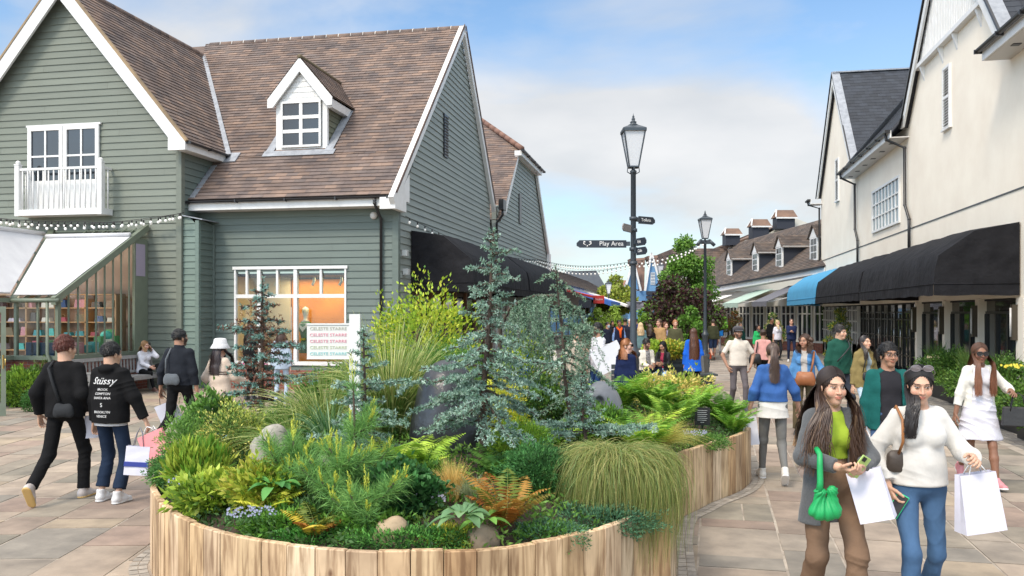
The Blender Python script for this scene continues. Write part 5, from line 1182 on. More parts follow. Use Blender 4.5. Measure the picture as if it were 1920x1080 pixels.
# ================================================================ PLANTS
M_leaf = mat('foliage', (1,1,1), .5, attr=True, transl=.28, spec=.35)
M_needle = mat('needles', (1,1,1), .6, attr=True, transl=.12, spec=.25)
M_bark = mat('bark', (.085,.06,.045), .95, (.045,.032,.025), ns=8, stretch=(1,1,.3), bump=.8, bs=15)
def nrm(a): return a/np.maximum(np.linalg.norm(a, axis=-1, keepdims=True), 1e-9)
def rv(n): return nrm(nr.normal(size=(n, 3)))
def leaves(C, Dr, Ln, Wd, up=None, fold=.15):
    """one folded rhombic blade per point -> verts (4n,3), faces"""
    C = np.asarray(C, float); n = len(C); Dr = nrm(Dr); Ln = np.broadcast_to(np.asarray(Ln, float), n)[:, None]; Wd = np.broadcast_to(np.asarray(Wd, float), n)[:, None]
    up = rv(n) if up is None else up+nr.normal(size=(n, 3))*.35
    S = nrm(np.cross(Dr, up)); Nn = np.cross(S, Dr)
    a = C; t = C+Dr*Ln-Nn*Ln*fold; l = C+Dr*Ln*.45+S*Wd/2; r = C+Dr*Ln*.45-S*Wd/2
    V = np.stack([a, l, t, r], 1).reshape(-1, 3); F = np.arange(4*n).reshape(n, 4); return V, F
def ribbons(P, W):
    """P (n,k,3) curves, W (n,k) widths -> quads facing sideways"""
    n, k, _ = P.shape; T = np.gradient(P, axis=1); S = nrm(np.cross(T, np.array([0, 0, 1.0])+nr.normal(size=(n, 1, 3))*.6)); L_ = P+S*W[..., None]/2; R_ = P-S*W[..., None]/2
    V = np.stack([L_, R_], 2).reshape(-1, 3); b = np.arange(n)[:, None]*2*k+np.arange(k-1)[None]*2; F = np.stack([b, b+1, b+3, b+2], -1).reshape(-1, 4); return V, F
class PB:
    def __init__(s): s.V = []; s.F = []; s.C = []; s.n = 0
    def add(s, VF, c, var=.18, bright=None):
        V, F = VF; m = len(F); c = np.array(c, float)
        if c.ndim == 1: c = np.tile(c, (m, 1))
        elif len(c) != m: c = np.repeat(c, m//len(c), 0)
        k = 1+nr.uniform(-var, var, (m, 1)); c = c*k*(1+nr.uniform(-var*.25, var*.25, (m, 3)))
        s.V.append(V); s.F.append(F+s.n); s.C.append(c); s.n += len(V)
    def build(s, name, material, parent=None, off=(0,0,0)):
        V = np.vstack(s.V)-np.array(off)[None]; C = np.vstack(s.C)*(np.array([1.45, 1.28, .85]) if material is M_leaf else np.array([1.3, 1.25, .95]) if not name == 'foliage' else 1.0); return arr_obj(name, V, np.vstack(s.F), np.clip(C, 0, 1), material, parent)
def wp(px, d, z=None):
    x = fx(px, d)
    if z is None: z = float(mound(np.array([[x, d]]))[0])
    return np.array(W3(x, d, z))
CR = np.array([CS, SN, 0.0]); CF = np.array([-SN, CS, 0.0]); ZZ = np.array([0, 0, 1.0])
def tube_np(P, r0, r1, n=6):
    m = MB(); k = len(P); m.tube([Vector(p) for p in P], [r0+(r1-r0)*i/(k-1) for i in range(k)], n); return m
def polyline(P, n):
    P = np.asarray(P); s = np.concatenate([[0], np.cumsum(np.linalg.norm(np.diff(P, axis=0), axis=1))]); t = np.linspace(0, s[-1], n)
    return np.stack([np.interp(t, s, P[:, i]) for i in range(3)], 1)
def tufts(pb, C, Dr, n, L_, W_, col, spread=.9, var=.15):
    C = np.repeat(C, n, 0); Dd = np.repeat(nrm(Dr), n, 0); d = nrm(Dd*(1-spread*.5)+rv(len(C))*spread); cc = np.asarray(col); cc = np.repeat(cc, n, 0) if cc.ndim == 2 else cc
    pb.add(leaves(C, d, L_*nr.uniform(.7, 1.2, len(C)), W_), cc, var)
def conifer(label, px, d, pytop, limbs, cols, lean=(0, 0), trunk_r=.022, tL=.029, tW=.010, sub=5, dens=.022, dead=None, name='blue_cedar', group=None, pbase=None, ntuft=7, droop=.0, pxtop=None):
    """limbs: list of (height fraction, azimuth deg (0 = right, 90 = away), length, rise)"""
    b = wp(px, d) if pbase is None else np.array(pbase); zt = ZP(pytop, d); t = wp(pxtop or px, d, zt)
    root = empty(name, b, label, 'conifer', group)
    k = 14; tr = np.array([b+(t-b)*(i/k)**1.0+CR*math.sin(i*.9)*.015*(1-i/k) for i in range(k+1)])
    wood = MB(tuple(b)); wood.tube([Vector(p) for p in tr], [trunk_r*(1-.85*i/k)+.003 for i in range(k+1)], 7); pb = PB(); cols = np.array(cols)
    C = []; DD = []
    for (h, az, ln, rise) in limbs:
        p0 = b+(t-b)*h; a = math.radians(az); hd = CR*math.cos(a)+CF*math.sin(a); n = 8
        P = [p0+hd*ln*s+ZZ*(rise*ln*s-(droop*ln)*s*s)+nr.normal(size=3)*.012*s for s in np.linspace(0, 1, n)]
        P = np.array(P); wood.tube([Vector(p) for p in P], [trunk_r*.32*(1-.8*i/(n-1))+.0015 for i in range(n)], 5, cap=False)
        m = max(3, int(ln/dens)); q = polyline(P, m); T = np.gradient(q, axis=0); st = .12 if dead is None else dead
        s = np.linspace(0, 1, m); kp = s > st*nr.uniform(.5, 1.3); C.append(q[kp]); DD.append(T[kp]*.6+ZZ*.02)
        if dead is not None and h < .85:
            Q = q[(s < .72) & (nr.rand(m) < .8)]; Q = np.repeat(Q, 3, 0)+nr.normal(size=(len(Q)*3, 3))*.035; tufts(pb, Q, rv(len(Q)), 6, .030, .008, (.20,.095,.06), 1.2)
        ns = int(sub*ln/.12)
        for j in range(ns):
            s0 = nr.uniform(.15, .97); i0 = int(s0*(m-1)); side = nr.choice([-1, 1]); dr = nrm(T[i0])*.75+np.cross(nrm(T[i0]), ZZ)*side*nr.uniform(.5, 1.0)+ZZ*nr.uniform(-.25, .2)
            l2 = ln*nr.uniform(.14, .34)*(1.15-s0*.6); mm = max(2, int(l2/dens)); Q = q[i0]+nrm(dr)[None]*np.linspace(0, l2, mm)[:, None]; Q[:, 2] -= droop*.5*np.linspace(0, 1, mm)**2*l2
            if dead is not None and nr.rand() < .4:
                wood.tube([Vector(Q[0]), Vector(Q[-1])], .003, 4, cap=False); C.append(Q[-2:]); DD.append(np.tile(dr, (2, 1)))
            else: C.append(Q); DD.append(np.tile(dr, (mm, 1)))
    m = int((zt-b[2])*.16/dens); q = polyline(tr[-3:], max(m, 4)); C.append(q); DD.append(np.tile(ZZ, (len(q), 1)))
    C = np.vstack(C); DD = np.vstack(DD); cl = cols[nr.randint(0, len(cols), len(C))]
    tufts(pb, C+nr.normal(size=C.shape)*.004, DD, ntuft, tL, tW, cl, 1.1)
    wood.build('trunk', M_bark, root); pb.build('foliage', M_needle, root, b); return root
BL = [(.22,.34,.27),(.28,.41,.33),(.15,.25,.19),(.36,.49,.41),(.18,.31,.22)]
BL2 = [(.16,.27,.18),(.22,.34,.23),(.12,.20,.14),(.29,.40,.29)]
def limbset(n, h0, h1, l0, l1, rise=.1, seed=1, prof=None):
    R = random.Random(seed); out = []
    for i in range(n):
        t = (i+R.random()*.6)/n; h = h0+(h1-h0)*t; ln = (l0+(l1-l0)*t)*R.uniform(.65, 1.1)
        out.append((h, (i*137.5+R.uniform(-25, 25)) % 360, ln, rise+R.uniform(-.12, .12)))
    return out
# 1 tall blue cedar in the centre
L1 = limbset(34, .20, .60, .46, .34, -.12, 2)+limbset(19, .60, .80, .24, .13, .1, 3)+limbset(15, .80, .99, .15, .05, .35, 5)
L1 += [(.40, 190, .66, .0), (.36, 182, .55, -.25), (.44, 170, .50, .05), (.33, 200, .50, -.45), (.42, 8, .55, -.25), (.34, 15, .42, -.35), (.47, -8, .55, .0), (.30, -60, .45, -.5), (.38, -110, .45, -.3), (.90, 0, .20, .25), (.84, 185, .20, .15), (.80, 5, .22, .05)]
conifer('tallest blue-green cedar rising from the middle of the raised bed', 900, 6.5, 432, L1, BL, trunk_r=.03, droop=.12, pxtop=926)
# 3 cedar with arching limb, right of centre
L3 = limbset(20, .15, .62, .30, .22, -.2, 7)+limbset(16, .6, .98, .18, .07, .1, 8)+[(.66, 0, .42, .2), (.5, 10, .5, -.3), (.45, 180, .4, -.2), (.95, 200, .2, .1), (.9, 0, .26, -.2)]
conifer('slender green cedar right of the tallest one, its tip against the second black awning', 1072, 8.2, 500, L3, BL2, trunk_r=.022, droop=.35, pxtop=1042)
# 4 small blue cedar with long flat limbs
L4 = limbset(30, .25, .98, .24, .05, .05, 9)+[(.22, 0, .62, .06), (.24, 8, .52, .02), (.20, 180, .75, -.04), (.26, 172, .62, .02), (.18, -150, .5, -.05), (.2, -30, .4, 0), (.30, 185, .35, .05)]
conifer('small blue cedar with two long flat limbs, left of the ferns', 1096, 7.3, 703, L4, BL, trunk_r=.016, pbase=wp(1096, 7.3, ZP(835, 7.3)), pxtop=1090)
# 5 spruce with bare brown inside
L5 = limbset(18, .25, .62, .30, .34, .0, 11)+limbset(20, .62, .97, .34, .08, .05, 12)+[(.70, 185, .40, .1), (.62, 0, .42, -.05), (.45, 0, .55, -.05)]
conifer('blue spruce with bare brown inner twigs standing in front of the shop window', 490, 8.3, 522, L5, [(.20,.36,.32),(.27,.43,.39),(.15,.28,.24),(.17,.085,.06)], name='blue_spruce', dead=.42, tL=.036, tW=.012, dens=.026, trunk_r=.035, sub=5, pxtop=492)
# 6 slender cedar by the white post
L6 = limbset(26, .05, .55, .34, .27, -.05, 14)+limbset(18, .5, .98, .25, .05, .05, 15)+[(.62, 0, .36, .1), (.30, 180, .42, -.1), (.36, 5, .32, 0), (.60, 180, .22, .1)]
conifer('pale slender cedar in front of the white sign post', 684, 6.3, 612, L6, BL, trunk_r=.018, pxtop=682)
# 2 weeping cedar: arch with hanging curtains
def weeping():
    d = 9.2; b = wp(940, d); root = empty('weeping_cedar', b, 'weeping cedar hanging its curtain of needles below the black awning', 'conifer'); wood = MB(tuple(b)); pb = PB(); C = []; DD = []
    arch = np.array([wp(935, d), wp(938, d, 1.9), wp(960, d, 2.10), wp(1000, d-.3, 2.2), wp(1050, d-.6, 2.20), wp(1085, d-.8, 2.05), wp(1105, d-.9, 1.75)])
    wood.tube([Vector(p) for p in polyline(arch, 20)], [.03-.0012*i for i in range(20)], 6)
    q = polyline(arch[2:], 90); n = 0
    for i in range(90):
        for s in range(2):
            x = i/90; ln = (nr.uniform(.5, 1.05) if i < 38 else nr.uniform(.08, .35) if i < 62 else nr.uniform(.2, .8)); 
            if i > 38 and nr.rand() < .55: continue
            off = CF*nr.uniform(-.5, .5)+CR*nr.uniform(-.12, .12); m = int(ln/.024); tq = np.linspace(0, 1, m)[:, None]; Q = q[i]+off*np.minimum(1, tq*3)*.8+tq*(-ZZ*ln+CR*nr.uniform(-.16, .16))+(CR*np.sin(tq*nr.uniform(4, 9)+nr.uniform(0, 6))*.03+CF*np.cos(tq*7+i)*.03)
            C.append(Q); DD.append(np.tile(-ZZ*.5, (m, 1)))
    C.append(q); DD.append(np.tile(ZZ, (90, 1))); C = np.vstack(C); tufts(pb, C, np.vstack(DD), 8, .026, .0075, np.array(BL2+[(.09,.15,.10)])[nr.randint(0, 5, len(C))], 1.2); wood.build('trunk', M_bark, root); pb.build('foliage', M_needle, root, b)
weeping()
def shrub(label, px, d, pytop, rx, ry, cols, n=2500, L_=.05, W_=.028, name='shrub', cat='shrub', zc=None, clump=9, mt=None, shell=.45, upb=.3, base=None, rz=None, group=None, noise=.35):
    b = wp(px, d) if base is None else np.array(base); zt = ZP(pytop, d); rz = rz or (zt-b[2])/2*1.05; c = b.copy(); c[2] = zt-rz
    K = rv(clump)*np.array([1, 1, 1]); kr = nr.uniform(.25, .5, clump); pts = []; dirs = []; cl = []; cols = np.array(cols)
    u = rv(n); rr = nr.uniform(shell, 1.0, n)**.6; bump = 1+noise*np.sin(u[:, 0]*7+px)*np.sin(u[:, 1]*6+d*3)*np.sin(u[:, 2]*7+1)+nr.normal(size=n)*.05
    P = c+(CR[None]*u[:, :1]*rx+CF[None]*u[:, 1:2]*ry+ZZ[None]*u[:, 2:]*rz)*(rr*bump)[:, None]
    if (P[:, 2] < .4).any(): P[:, 2] = np.maximum(P[:, 2], b[2]-.05)
    dd = nrm(u+ZZ*upb+rv(n)*.6); cidx = (np.floor((u@K.T).argmax(1)) % len(cols)).astype(int); mixr = nr.rand(n) < .5; cidx = np.where(mixr, nr.randint(0, len(cols), n), cidx)
    pb = PB(); pb.add(leaves(P, dd, L_*nr.uniform(.6, 1.2, n), W_*nr.uniform(.7, 1.2, n), up=u), cols[cidx], .2)
    o = pb.build(name, mt or M_leaf, None, b); o.location = b
    # stems
    return tag(o, label, cat, group)
LIME = [(.30,.42,.05),(.22,.36,.05),(.38,.46,.08),(.16,.28,.04)]; MID = [(.06,.16,.035),(.09,.21,.05),(.045,.12,.03),(.12,.25,.06)]; DK = [(.03,.08,.03),(.045,.11,.045),(.02,.06,.025)]
GOLD = [(.45,.50,.06),(.38,.42,.05),(.50,.48,.10),(.28,.36,.04)]; TEAL = [(.06,.15,.10),(.085,.19,.13),(.04,.11,.075)]
shrub('yellow-green leafy shrub at the back in front of the black awning', 800, 9.6, 548, .58, .5, LIME+MID[:1], 6500, .055, .03, noise=.5)
shrub('yellow-green low shrub beside the house corner, left end of the lime foliage', 730, 9.8, 572, .25, .3, LIME, 1500, .05, .03, noise=.5)
shrub('feathery mid green bush under the lime shrub', 835, 8.6, 640, .34, .35, [(.06,.19,.04),(.09,.25,.06),(.04,.13,.03)], 7000, .05, .007)
shrub('golden yellow dwarf conifer right of the tall cedar', 938, 7.4, 712, .21, .22, GOLD, 6000, .035, .010, cat='conifer', name='dwarf_conifer', mt=M_needle, noise=.45)
shrub('yellow-green dwarf conifer below the golden one', 975, 7.0, 790, .28, .2, [(.20,.36,.05),(.28,.42,.06),(.12,.24,.04)], 6000, .035, .008, cat='conifer', name='dwarf_conifer', mt=M_needle)
shrub('dark glossy evergreen bush behind the golden conifer', 1010, 8.4, 712, .30, .28, DK+MID, 6200, .035, .022)
shrub('low blue spruce mound in the middle of the bed', 1015, 9.2, 690, .46, .3, [(.13,.24,.24),(.18,.30,.30),(.09,.17,.16)], 7000, .03, .008, cat='conifer', name='dwarf_spruce', mt=M_needle)
shrub('reddish-brown heather tuft behind the small boulder figure', 1035, 8.6, 745, .16, .15, [(.13,.07,.045),(.10,.09,.045),(.18,.09,.05)], 1800, .03, .008, name='heather', cat='plant')
shrub('green juniper bush left of the hair-like grass', 1005, 6.1, 835, .24, .22, [(.045,.14,.05),(.06,.19,.07),(.035,.10,.04),(.09,.24,.08)], 13000, .03, .008, cat='conifer', name='juniper', mt=M_needle, noise=.5)
shrub('green juniper sprawling behind the bronze fern', 960, 6.4, 860, .20, .2, [(.045,.14,.05),(.06,.19,.07),(.09,.22,.06)], 7000, .03, .008, cat='conifer', name='juniper', mt=M_needle, noise=.5)
shrub('leafy dark green geranium mound with one yellow bud', 752, 5.55, 868, .24, .2, [(.03,.11,.045),(.045,.16,.065),(.025,.08,.035)], 3600, .042, .038, name='geranium', cat='plant')
shrub('variegated cream and green conifer at the left of the bed', 440, 7.6, 765, .30, .3, [(.55,.55,.20),(.32,.38,.10),(.10,.18,.05),(.05,.11,.04)], 7500, .035, .012, cat='conifer', name='dwarf_conifer', mt=M_needle, noise=.6)
shrub('dark green broadleaf shrub behind the variegated conifer', 400, 8.3, 740, .3, .3, MID[:2]+DK[:1], 2600, .07, .04)
shrub('upright green dwarf conifer at the left edge of the bed', 345, 7.5, 775, .20, .2, [(.10,.22,.06),(.16,.30,.08),(.07,.15,.05)], 4200, .04, .01, cat='conifer', name='dwarf_conifer', mt=M_needle, noise=.6)
shrub('fine leaved green conifer on the left rim of the bed', 325, 6.9, 850, .19, .18, [(.05,.14,.05),(.07,.19,.06),(.10,.22,.07)], 5200, .03, .010, cat='conifer', name='dwarf_conifer', mt=M_needle)
shrub('lime green glossy leaved shrub on the left front rim', 400, 6.0, 893, .27, .22, [(.26,.40,.07),(.34,.46,.10),(.18,.30,.05),(.10,.20,.04)], 2200, .075, .034, noise=.5)
shrub('yellow leaved low shrub above the blue flowers on the front rim', 490, 5.8, 870, .24, .2, [(.27,.34,.06),(.20,.31,.05),(.32,.34,.09),(.12,.23,.04)], 2300, .065, .028, noise=.5)
shrub('mid green feathery bush between the pale boulder and the yellow shrub', 560, 6.1, 855, .22, .2, [(.09,.22,.05),(.14,.28,.07),(.06,.16,.04)], 4200, .05, .010)
shrub('dark green mound left of the geranium', 610, 5.5, 935, .24, .15, DK+MID[:1], 4200, .03, .014)
shrub('green shrub filling the bed behind the tall grasses', 640, 9.4, 690, .55, .4, MID, 6500, .05, .02)
shrub('green shrub behind the stone figure', 860, 9.3, 650, .5, .4, MID+LIME[1:2], 6500, .05, .018)
shrub('low green bush in front of the spruce', 540, 7.9, 770, .42, .35, MID+[(.10,.15,.06)], 6500, .045, .012)
shrub('lime leafed bush at the foot of the spruce on the left', 370, 6.6, 835, .22, .2, [(.20,.33,.06),(.10,.24,.04),(.28,.38,.08)], 2000, .10, .022, upb=1.2)
shrub('variegated cream leaved shrub beside the planter bench', 1275, 11.4, 700, .38, .3, [(.55,.52,.26),(.42,.42,.16),(.16,.26,.06),(.24,.34,.08)], 3000, .055, .026, noise=.6)
shrub('variegated cream leaved shrub left of the other, behind the ferns', 1215, 11.0, 700, .26, .3, [(.50,.48,.22),(.22,.32,.07),(.14,.24,.06)], 1700, .055, .026, noise=.6)
shrub('low spreading green juniper along the front rim under the geranium', 760, 5.15, 988, .42, .12, [(.06,.19,.05),(.09,.25,.06),(.045,.13,.04)], 6500, .028, .009, cat='conifer', name='juniper', mt=M_needle, rz=.10)
shrub('golden tipped green juniper on the front rim', 850, 5.2, 985, .22, .10, [(.30,.36,.05),(.16,.28,.05),(.40,.38,.06)], 3400, .028, .009, cat='conifer', name='juniper', mt=M_needle, rz=.10)
shrub('dark teal creeping juniper along the right front rim', 1120, 5.75, 948, .42, .22, TEAL, 9000, .026, .009, cat='conifer', name='juniper', mt=M_needle, rz=.11)
shrub('dark green creeping juniper between the bronze fern and the teal one', 1030, 5.35, 978, .25, .14, TEAL+MID[:1], 5200, .026, .009, cat='conifer', name='juniper', mt=M_needle, rz=.10)
shrub('bright green creeping foliage on the front rim left of centre', 600, 5.3, 985, .28, .12, [(.05,.20,.05),(.08,.28,.07)], 3800, .024, .010, name='ground_cover_plant', cat='plant', rz=.08)
shrub('green creeping foliage on the rim beyond the long grass', 1310, 9.0, 812, .34, .2, [(.08,.20,.05),(.05,.15,.04)], 3200, .03, .010, name='ground_cover_plant', cat='plant', rz=.09)
def fern(label, px, d, n, L_, cols, rise=.75, pairs=22, pw=.011, pl=.30, name='fern', az=None, group='ferns in the raised bed', base=None, z=None):
    b = wp(px, d, z) if base is None else base; pb = PB(); k = 12; cols = np.array(cols)
    for i in range(n):
        a = (i*2.399+nr.uniform(-.3, .3)) if az is None else math.radians(nr.uniform(*az)); ln = L_*nr.uniform(.7, 1.1); r = rise*nr.uniform(.8, 1.25); hd = CR*math.cos(a)+CF*math.sin(a)
        s = np.linspace(0, 1, k); P = b+CR*nr.uniform(-.03,.03)+hd[None]*(ln*(s*.35+s**2*.4))[:, None]+ZZ[None]*(ln*r*(s*1.15-.42*s**2.4))[:, None]
        c = cols[nr.randint(len(cols))]; pb.add(ribbons(P[None], np.full((1, k), .004)), c*.7)
        q = polyline(P, pairs+3)[3:]; T = nrm(np.gradient(q, axis=0)); S = nrm(np.cross(T, ZZ)); t = np.linspace(.05, 1, pairs); pls = ln*pl*np.sin(math.pi*np.clip(t*.86+.12, 0, 1))**.8
        for sg in (-1, 1):
            pb.add(leaves(q, S*sg+T*.35-ZZ*.12, pls, pw*(1+pls*5), up=np.cross(S, T)), c, .14)
    o = pb.build(name, M_leaf, None, b); o.location = b; return tag(o, label, 'fern', group)
FG = [(.11,.28,.045),(.17,.36,.06),(.08,.21,.035),(.24,.42,.07)]; FL = [(.25,.44,.07),(.32,.50,.09),(.18,.36,.05)]; FB_ = [(.24,.10,.025),(.19,.065,.02),(.16,.15,.035),(.27,.16,.045),(.10,.15,.03)]
for (lab, px, d, n, L_, c) in (('fern with broad fronds at the far right end of the bed', 1358, 10.3, 24, .50, FG[:3]), ('fern just left of the black plaque', 1296, 10.4, 22, .50, FG), ('fern at the back between the grey boulder figure and the variegated shrub', 1165, 10.3, 22, .56, FG), ('tall fern in the middle of the right hand fern bank', 1225, 10.2, 26, .54, FG), ('fern in front of the grey boulder figure', 1128, 8.3, 16, .46, FG), ('fern right of the golden grass tuft', 1262, 9.4, 20, .50, FG), ('bright fern above the hair-like grass', 1205, 7.9, 22, .56, FL[:2]+FG[:1]), ('fern low on the right rim in front of the plaque', 1375, 9.9, 14, .40, FG[:2]), ('fern in the centre of the bed by the small blue cedar', 1040, 7.6, 14, .4, FG), ('fern hanging beside the grey speckled boulder', 548, 6.9, 12, .36, [(.06,.17,.05),(.09,.22,.06)]), ('lime fern standing behind the geranium', 738, 6.1, 16, .52, FL), ('second lime fern close to the stone figure', 778, 6.2, 9, .45, FL), ('yellow fern above the front rim at the left', 500, 5.6, 10, .32, [(.42,.48,.07),(.34,.42,.06)]), ('green fern right of the tall cedar stem', 945, 6.3, 12, .40, [(.05,.15,.04),(.08,.20,.05)])):
    fern(lab, px, d, n, L_, c, rise=1.0 if px > 1140 else .75)
fern('bronze and orange fern at the front, the larger one', 945, 5.35, 15, .42, FB_, rise=1.0, pairs=18, pw=.013, pl=.26, group='bronze ferns')
fern('small bronze fern on the front rim left of centre', 590, 5.25, 10, .28, FB_+[(.42,.36,.06)], rise=.7, pairs=16, pw=.012, group='bronze ferns')
def grass(label, px, d, n, L_, cols, w=.006, arch=.7, spread=.15, rise=1.0, name='ornamental_grass', az=None, base=None, k=8, lean=(0, 0)):
    b = wp(px, d) if base is None else base; a = nr.uniform(0, 2*math.pi, n) if az is None else np.radians(nr.uniform(az[0], az[1], n)); hd = CR[None]*np.cos(a)[:, None]+CF[None]*np.sin(a)[:, None]; ln = L_*nr.uniform(.55, 1.1, n); s = np.linspace(0, 1, k)
    e = nr.uniform(.25, 1.0, n)*arch; P = b[None, None]+(hd*nr.uniform(0, spread, (n, 1)))[:, None]+hd[:, None]*(ln[:, None]*(e[:, None]*s[None]**1.6))[..., None]+(CR*lean[0]+CF*lean[1])[None, None]*(ln[:, None]*s[None]**2)[..., None]
    P = P+ZZ*(ln[:, None]*rise*(s[None]*(1.1-.2*e[:, None])-e[:, None]*.75*s[None]**2.6))[..., None]; P += nr.normal(size=(n, 1, 3))*.004
    W = w*(1-s[None]**2*.85)*nr.uniform(.6, 1.2, (n, 1)); c = np.array(cols)[nr.randint(0, len(cols), n)]; pb = PB(); pb.add(ribbons(P, W), np.repeat(c, k-1, 0), .1); o = pb.build(name, M_leaf, None, b); o.location = b; return tag(o, label, 'grass')
GR = [(.12,.22,.07),(.20,.30,.13),(.30,.38,.20),(.08,.16,.05),(.42,.48,.30)]
grass('tall arching green grass with pale blade edges left of the stone figure', 735, 8.2, 1500, 1.25, GR, w=.012, arch=.75, spread=.22, rise=1.0)
grass('tall arching green grass between the spruce and the white sign', 610, 8.0, 1100, 1.05, GR, w=.011, arch=.9, spread=.2, rise=.75)
grass('arching green grass behind the speckled boulder', 560, 7.4, 500, .75, GR[:4], w=.010, arch=.9, spread=.2, rise=.7)
grass('straw coloured upright tuft in front of the stone figure', 850, 5.75, 420, .30, [(.50,.40,.20),(.58,.47,.26),(.40,.34,.16)], w=.004, arch=.45, spread=.05)
grass('blue-grey fescue tuft right of the straw coloured one', 885, 5.7, 420, .24, [(.20,.27,.22),(.26,.33,.27)], w=.004, arch=.7, spread=.05)
grass('golden fine grass tuft right of the bright fern', 1225, 8.4, 1500, .62, [(.34,.36,.12),(.26,.32,.09),(.42,.42,.18)], w=.004, arch=.9, spread=.12, az=(-70, 250), rise=.8)
grass('broad strap leaved plant under the lime shrub at the left', 365, 6.5, 60, .34, [(.20,.38,.06),(.14,.30,.05)], w=.045, arch=.7, spread=.08, k=7)
grass('dark strap leaved plant in front of the white sign', 620, 7.2, 260, .6, [(.03,.10,.05),(.05,.14,.06),(.14,.26,.20)], w=.016, arch=.9, spread=.1)
def hair_grass():
    n = 13000; k = 16; top = wp(1146, 6.15, 1.04); pb = PB()
    s = np.linspace(0, 1, k); az = np.where(nr.rand(n) < .50, nr.uniform(-75, 28, n), nr.uniform(110, 300, n)); a = np.radians(az)
    right = (az < 40); ln = np.where(right, nr.uniform(.40, 1.05, n)*(.75+.25*(az < 0)), nr.uniform(.35, .70, n)); hd = CR[None]*np.cos(a)[:, None]+CF[None]*np.sin(a)[:, None]
    # arc over then hang
    reach = np.where(right, nr.uniform(.12, .43, n), nr.uniform(.15, .40, n)); hgt = nr.uniform(.05, .26, n); base = top+CR*0+nr.normal(size=(n, 3))*np.array([.07, .07, .02])-ZZ*.12
    h = reach[:, None]*(1-(1-s[None])**2.0); up = hgt[:, None]*np.sin(np.clip(s[None]*1.7, 0, math.pi/2*1.0))*1.0-np.clip(s[None]-.28, 0, None)**1.35*(ln*1.0)[:, None]*1.25
    P = base[:, None]+hd[:, None]*h[..., None]+ZZ*up[..., None]
    P += CR*(.06*np.sin(s*3)[None, :, None]*right[:, None, None])
    P += (nr.normal(size=(n, 1, 3))*.02)*s[None, :, None]**2+ (np.sin(s[None, :]*9+nr.uniform(0, 6, (n, 1)))*.006)[..., None]*CR
    # keep blades above the bed when inside it
    X = P@CR; Y = P@CF; xy = np.stack([X.ravel(), Y.ravel()], 1); d, ins = dist_in(xy); mz = np.where(ins, .66, 0.25).reshape(n, k); 
    P[..., 2] = np.maximum(P[..., 2], mz)
    W = .0034*(1-s[None]**2*.7)*nr.uniform(.5, 1.2, (n, 1)); c = np.array([(.17,.23,.09),(.13,.20,.07),(.24,.27,.13),(.10,.15,.055),(.30,.31,.18),(.15,.24,.12)])[nr.randint(0, 6, n)]
    pb.add(ribbons(P, W), np.repeat(c, k-1, 0), .12); o = pb.build('ornamental_grass', M_leaf, None, top); o.location = top; tag(o, 'big mop of hair-like golden green grass spilling over the timber edge', 'grass')
hair_grass()
def pine(label, px, d, pytop, n=10, L_=.11, pxtop=None, cl=5):
    b = wp(px, d); zt = ZP(pytop, d); root = empty('young_pine', b, label, 'conifer', 'young pines'); wood = MB(tuple(b)); pb = PB(); cd = PB()
    top = wp(pxtop or px, d, zt-.10); tr = polyline(np.array([b, (b+top)/2+CR*.01, top]), 8); wood.tube([Vector(p) for p in tr], [.014-.0012*i for i in range(8)], 6)
    tips = [(top, ZZ)]
    for i in range(n):
        h = nr.uniform(.15, .92); p = b+(top-b)*h; a = i*2.4; hd = CR*math.cos(a)+CF*math.sin(a)*.8; ln = nr.uniform(.12, .28)*(1.2-h*.5); q = p+hd*ln+ZZ*ln*.7; wood.tube([Vector(p), Vector(p+hd*ln*.6+ZZ*ln*.25), Vector(q)], .005, 5); tips.append((q, nrm(hd*.4+ZZ)))
        for j in range(3): tips.append((p+(q-p)*(j+1)/4, nrm(hd*.5+ZZ*.6)))
    for i, (t, dr) in enumerate(tips):
        C = t+nr.normal(size=(110, 3))*.012-dr*nr.uniform(0, .08, (110, 1)); dd = nrm(dr*.55+rv(110)*.85); pb.add(leaves(C, dd, L_*nr.uniform(.7, 1.15, 110), .0035, fold=.05), np.array([(.08,.20,.07),(.12,.26,.09),(.16,.32,.10)])[nr.randint(0, 3, 110)], .15)
        if i % 4 < 2:
            for j in range(cl if i == 0 else 2):
                dj = nrm(dr+rv(1)[0]*.45*(1 if j else .1)+ZZ*.3); l_ = (.18 if i == 0 else .09)*nr.uniform(.7, 1.1); C = t+dj*np.linspace(0, l_, 34)[:, None]; cd.add(leaves(C, dj+rv(34)*.55, .018, .005), (.42,.47,.09), .12)
    wood.build('trunk', M_bark, root); pb.build('needles', M_needle, root, b); cd.build('candles', M_needle, root, b)
pine('young pine with tall yellow candles in front of the pale cedar', 665, 5.75, 690, 8, pxtop=662)
pine('young pine between the pale boulder and the geranium', 632, 5.5, 840, 10, cl=3)
pine('young pine left of the pale boulder, with reddish stem', 480+70, 5.9, 800, 9, cl=3)
pine('low young pine close to the front rim right of the small bronze fern', 690, 5.3, 900, 8, cl=2)
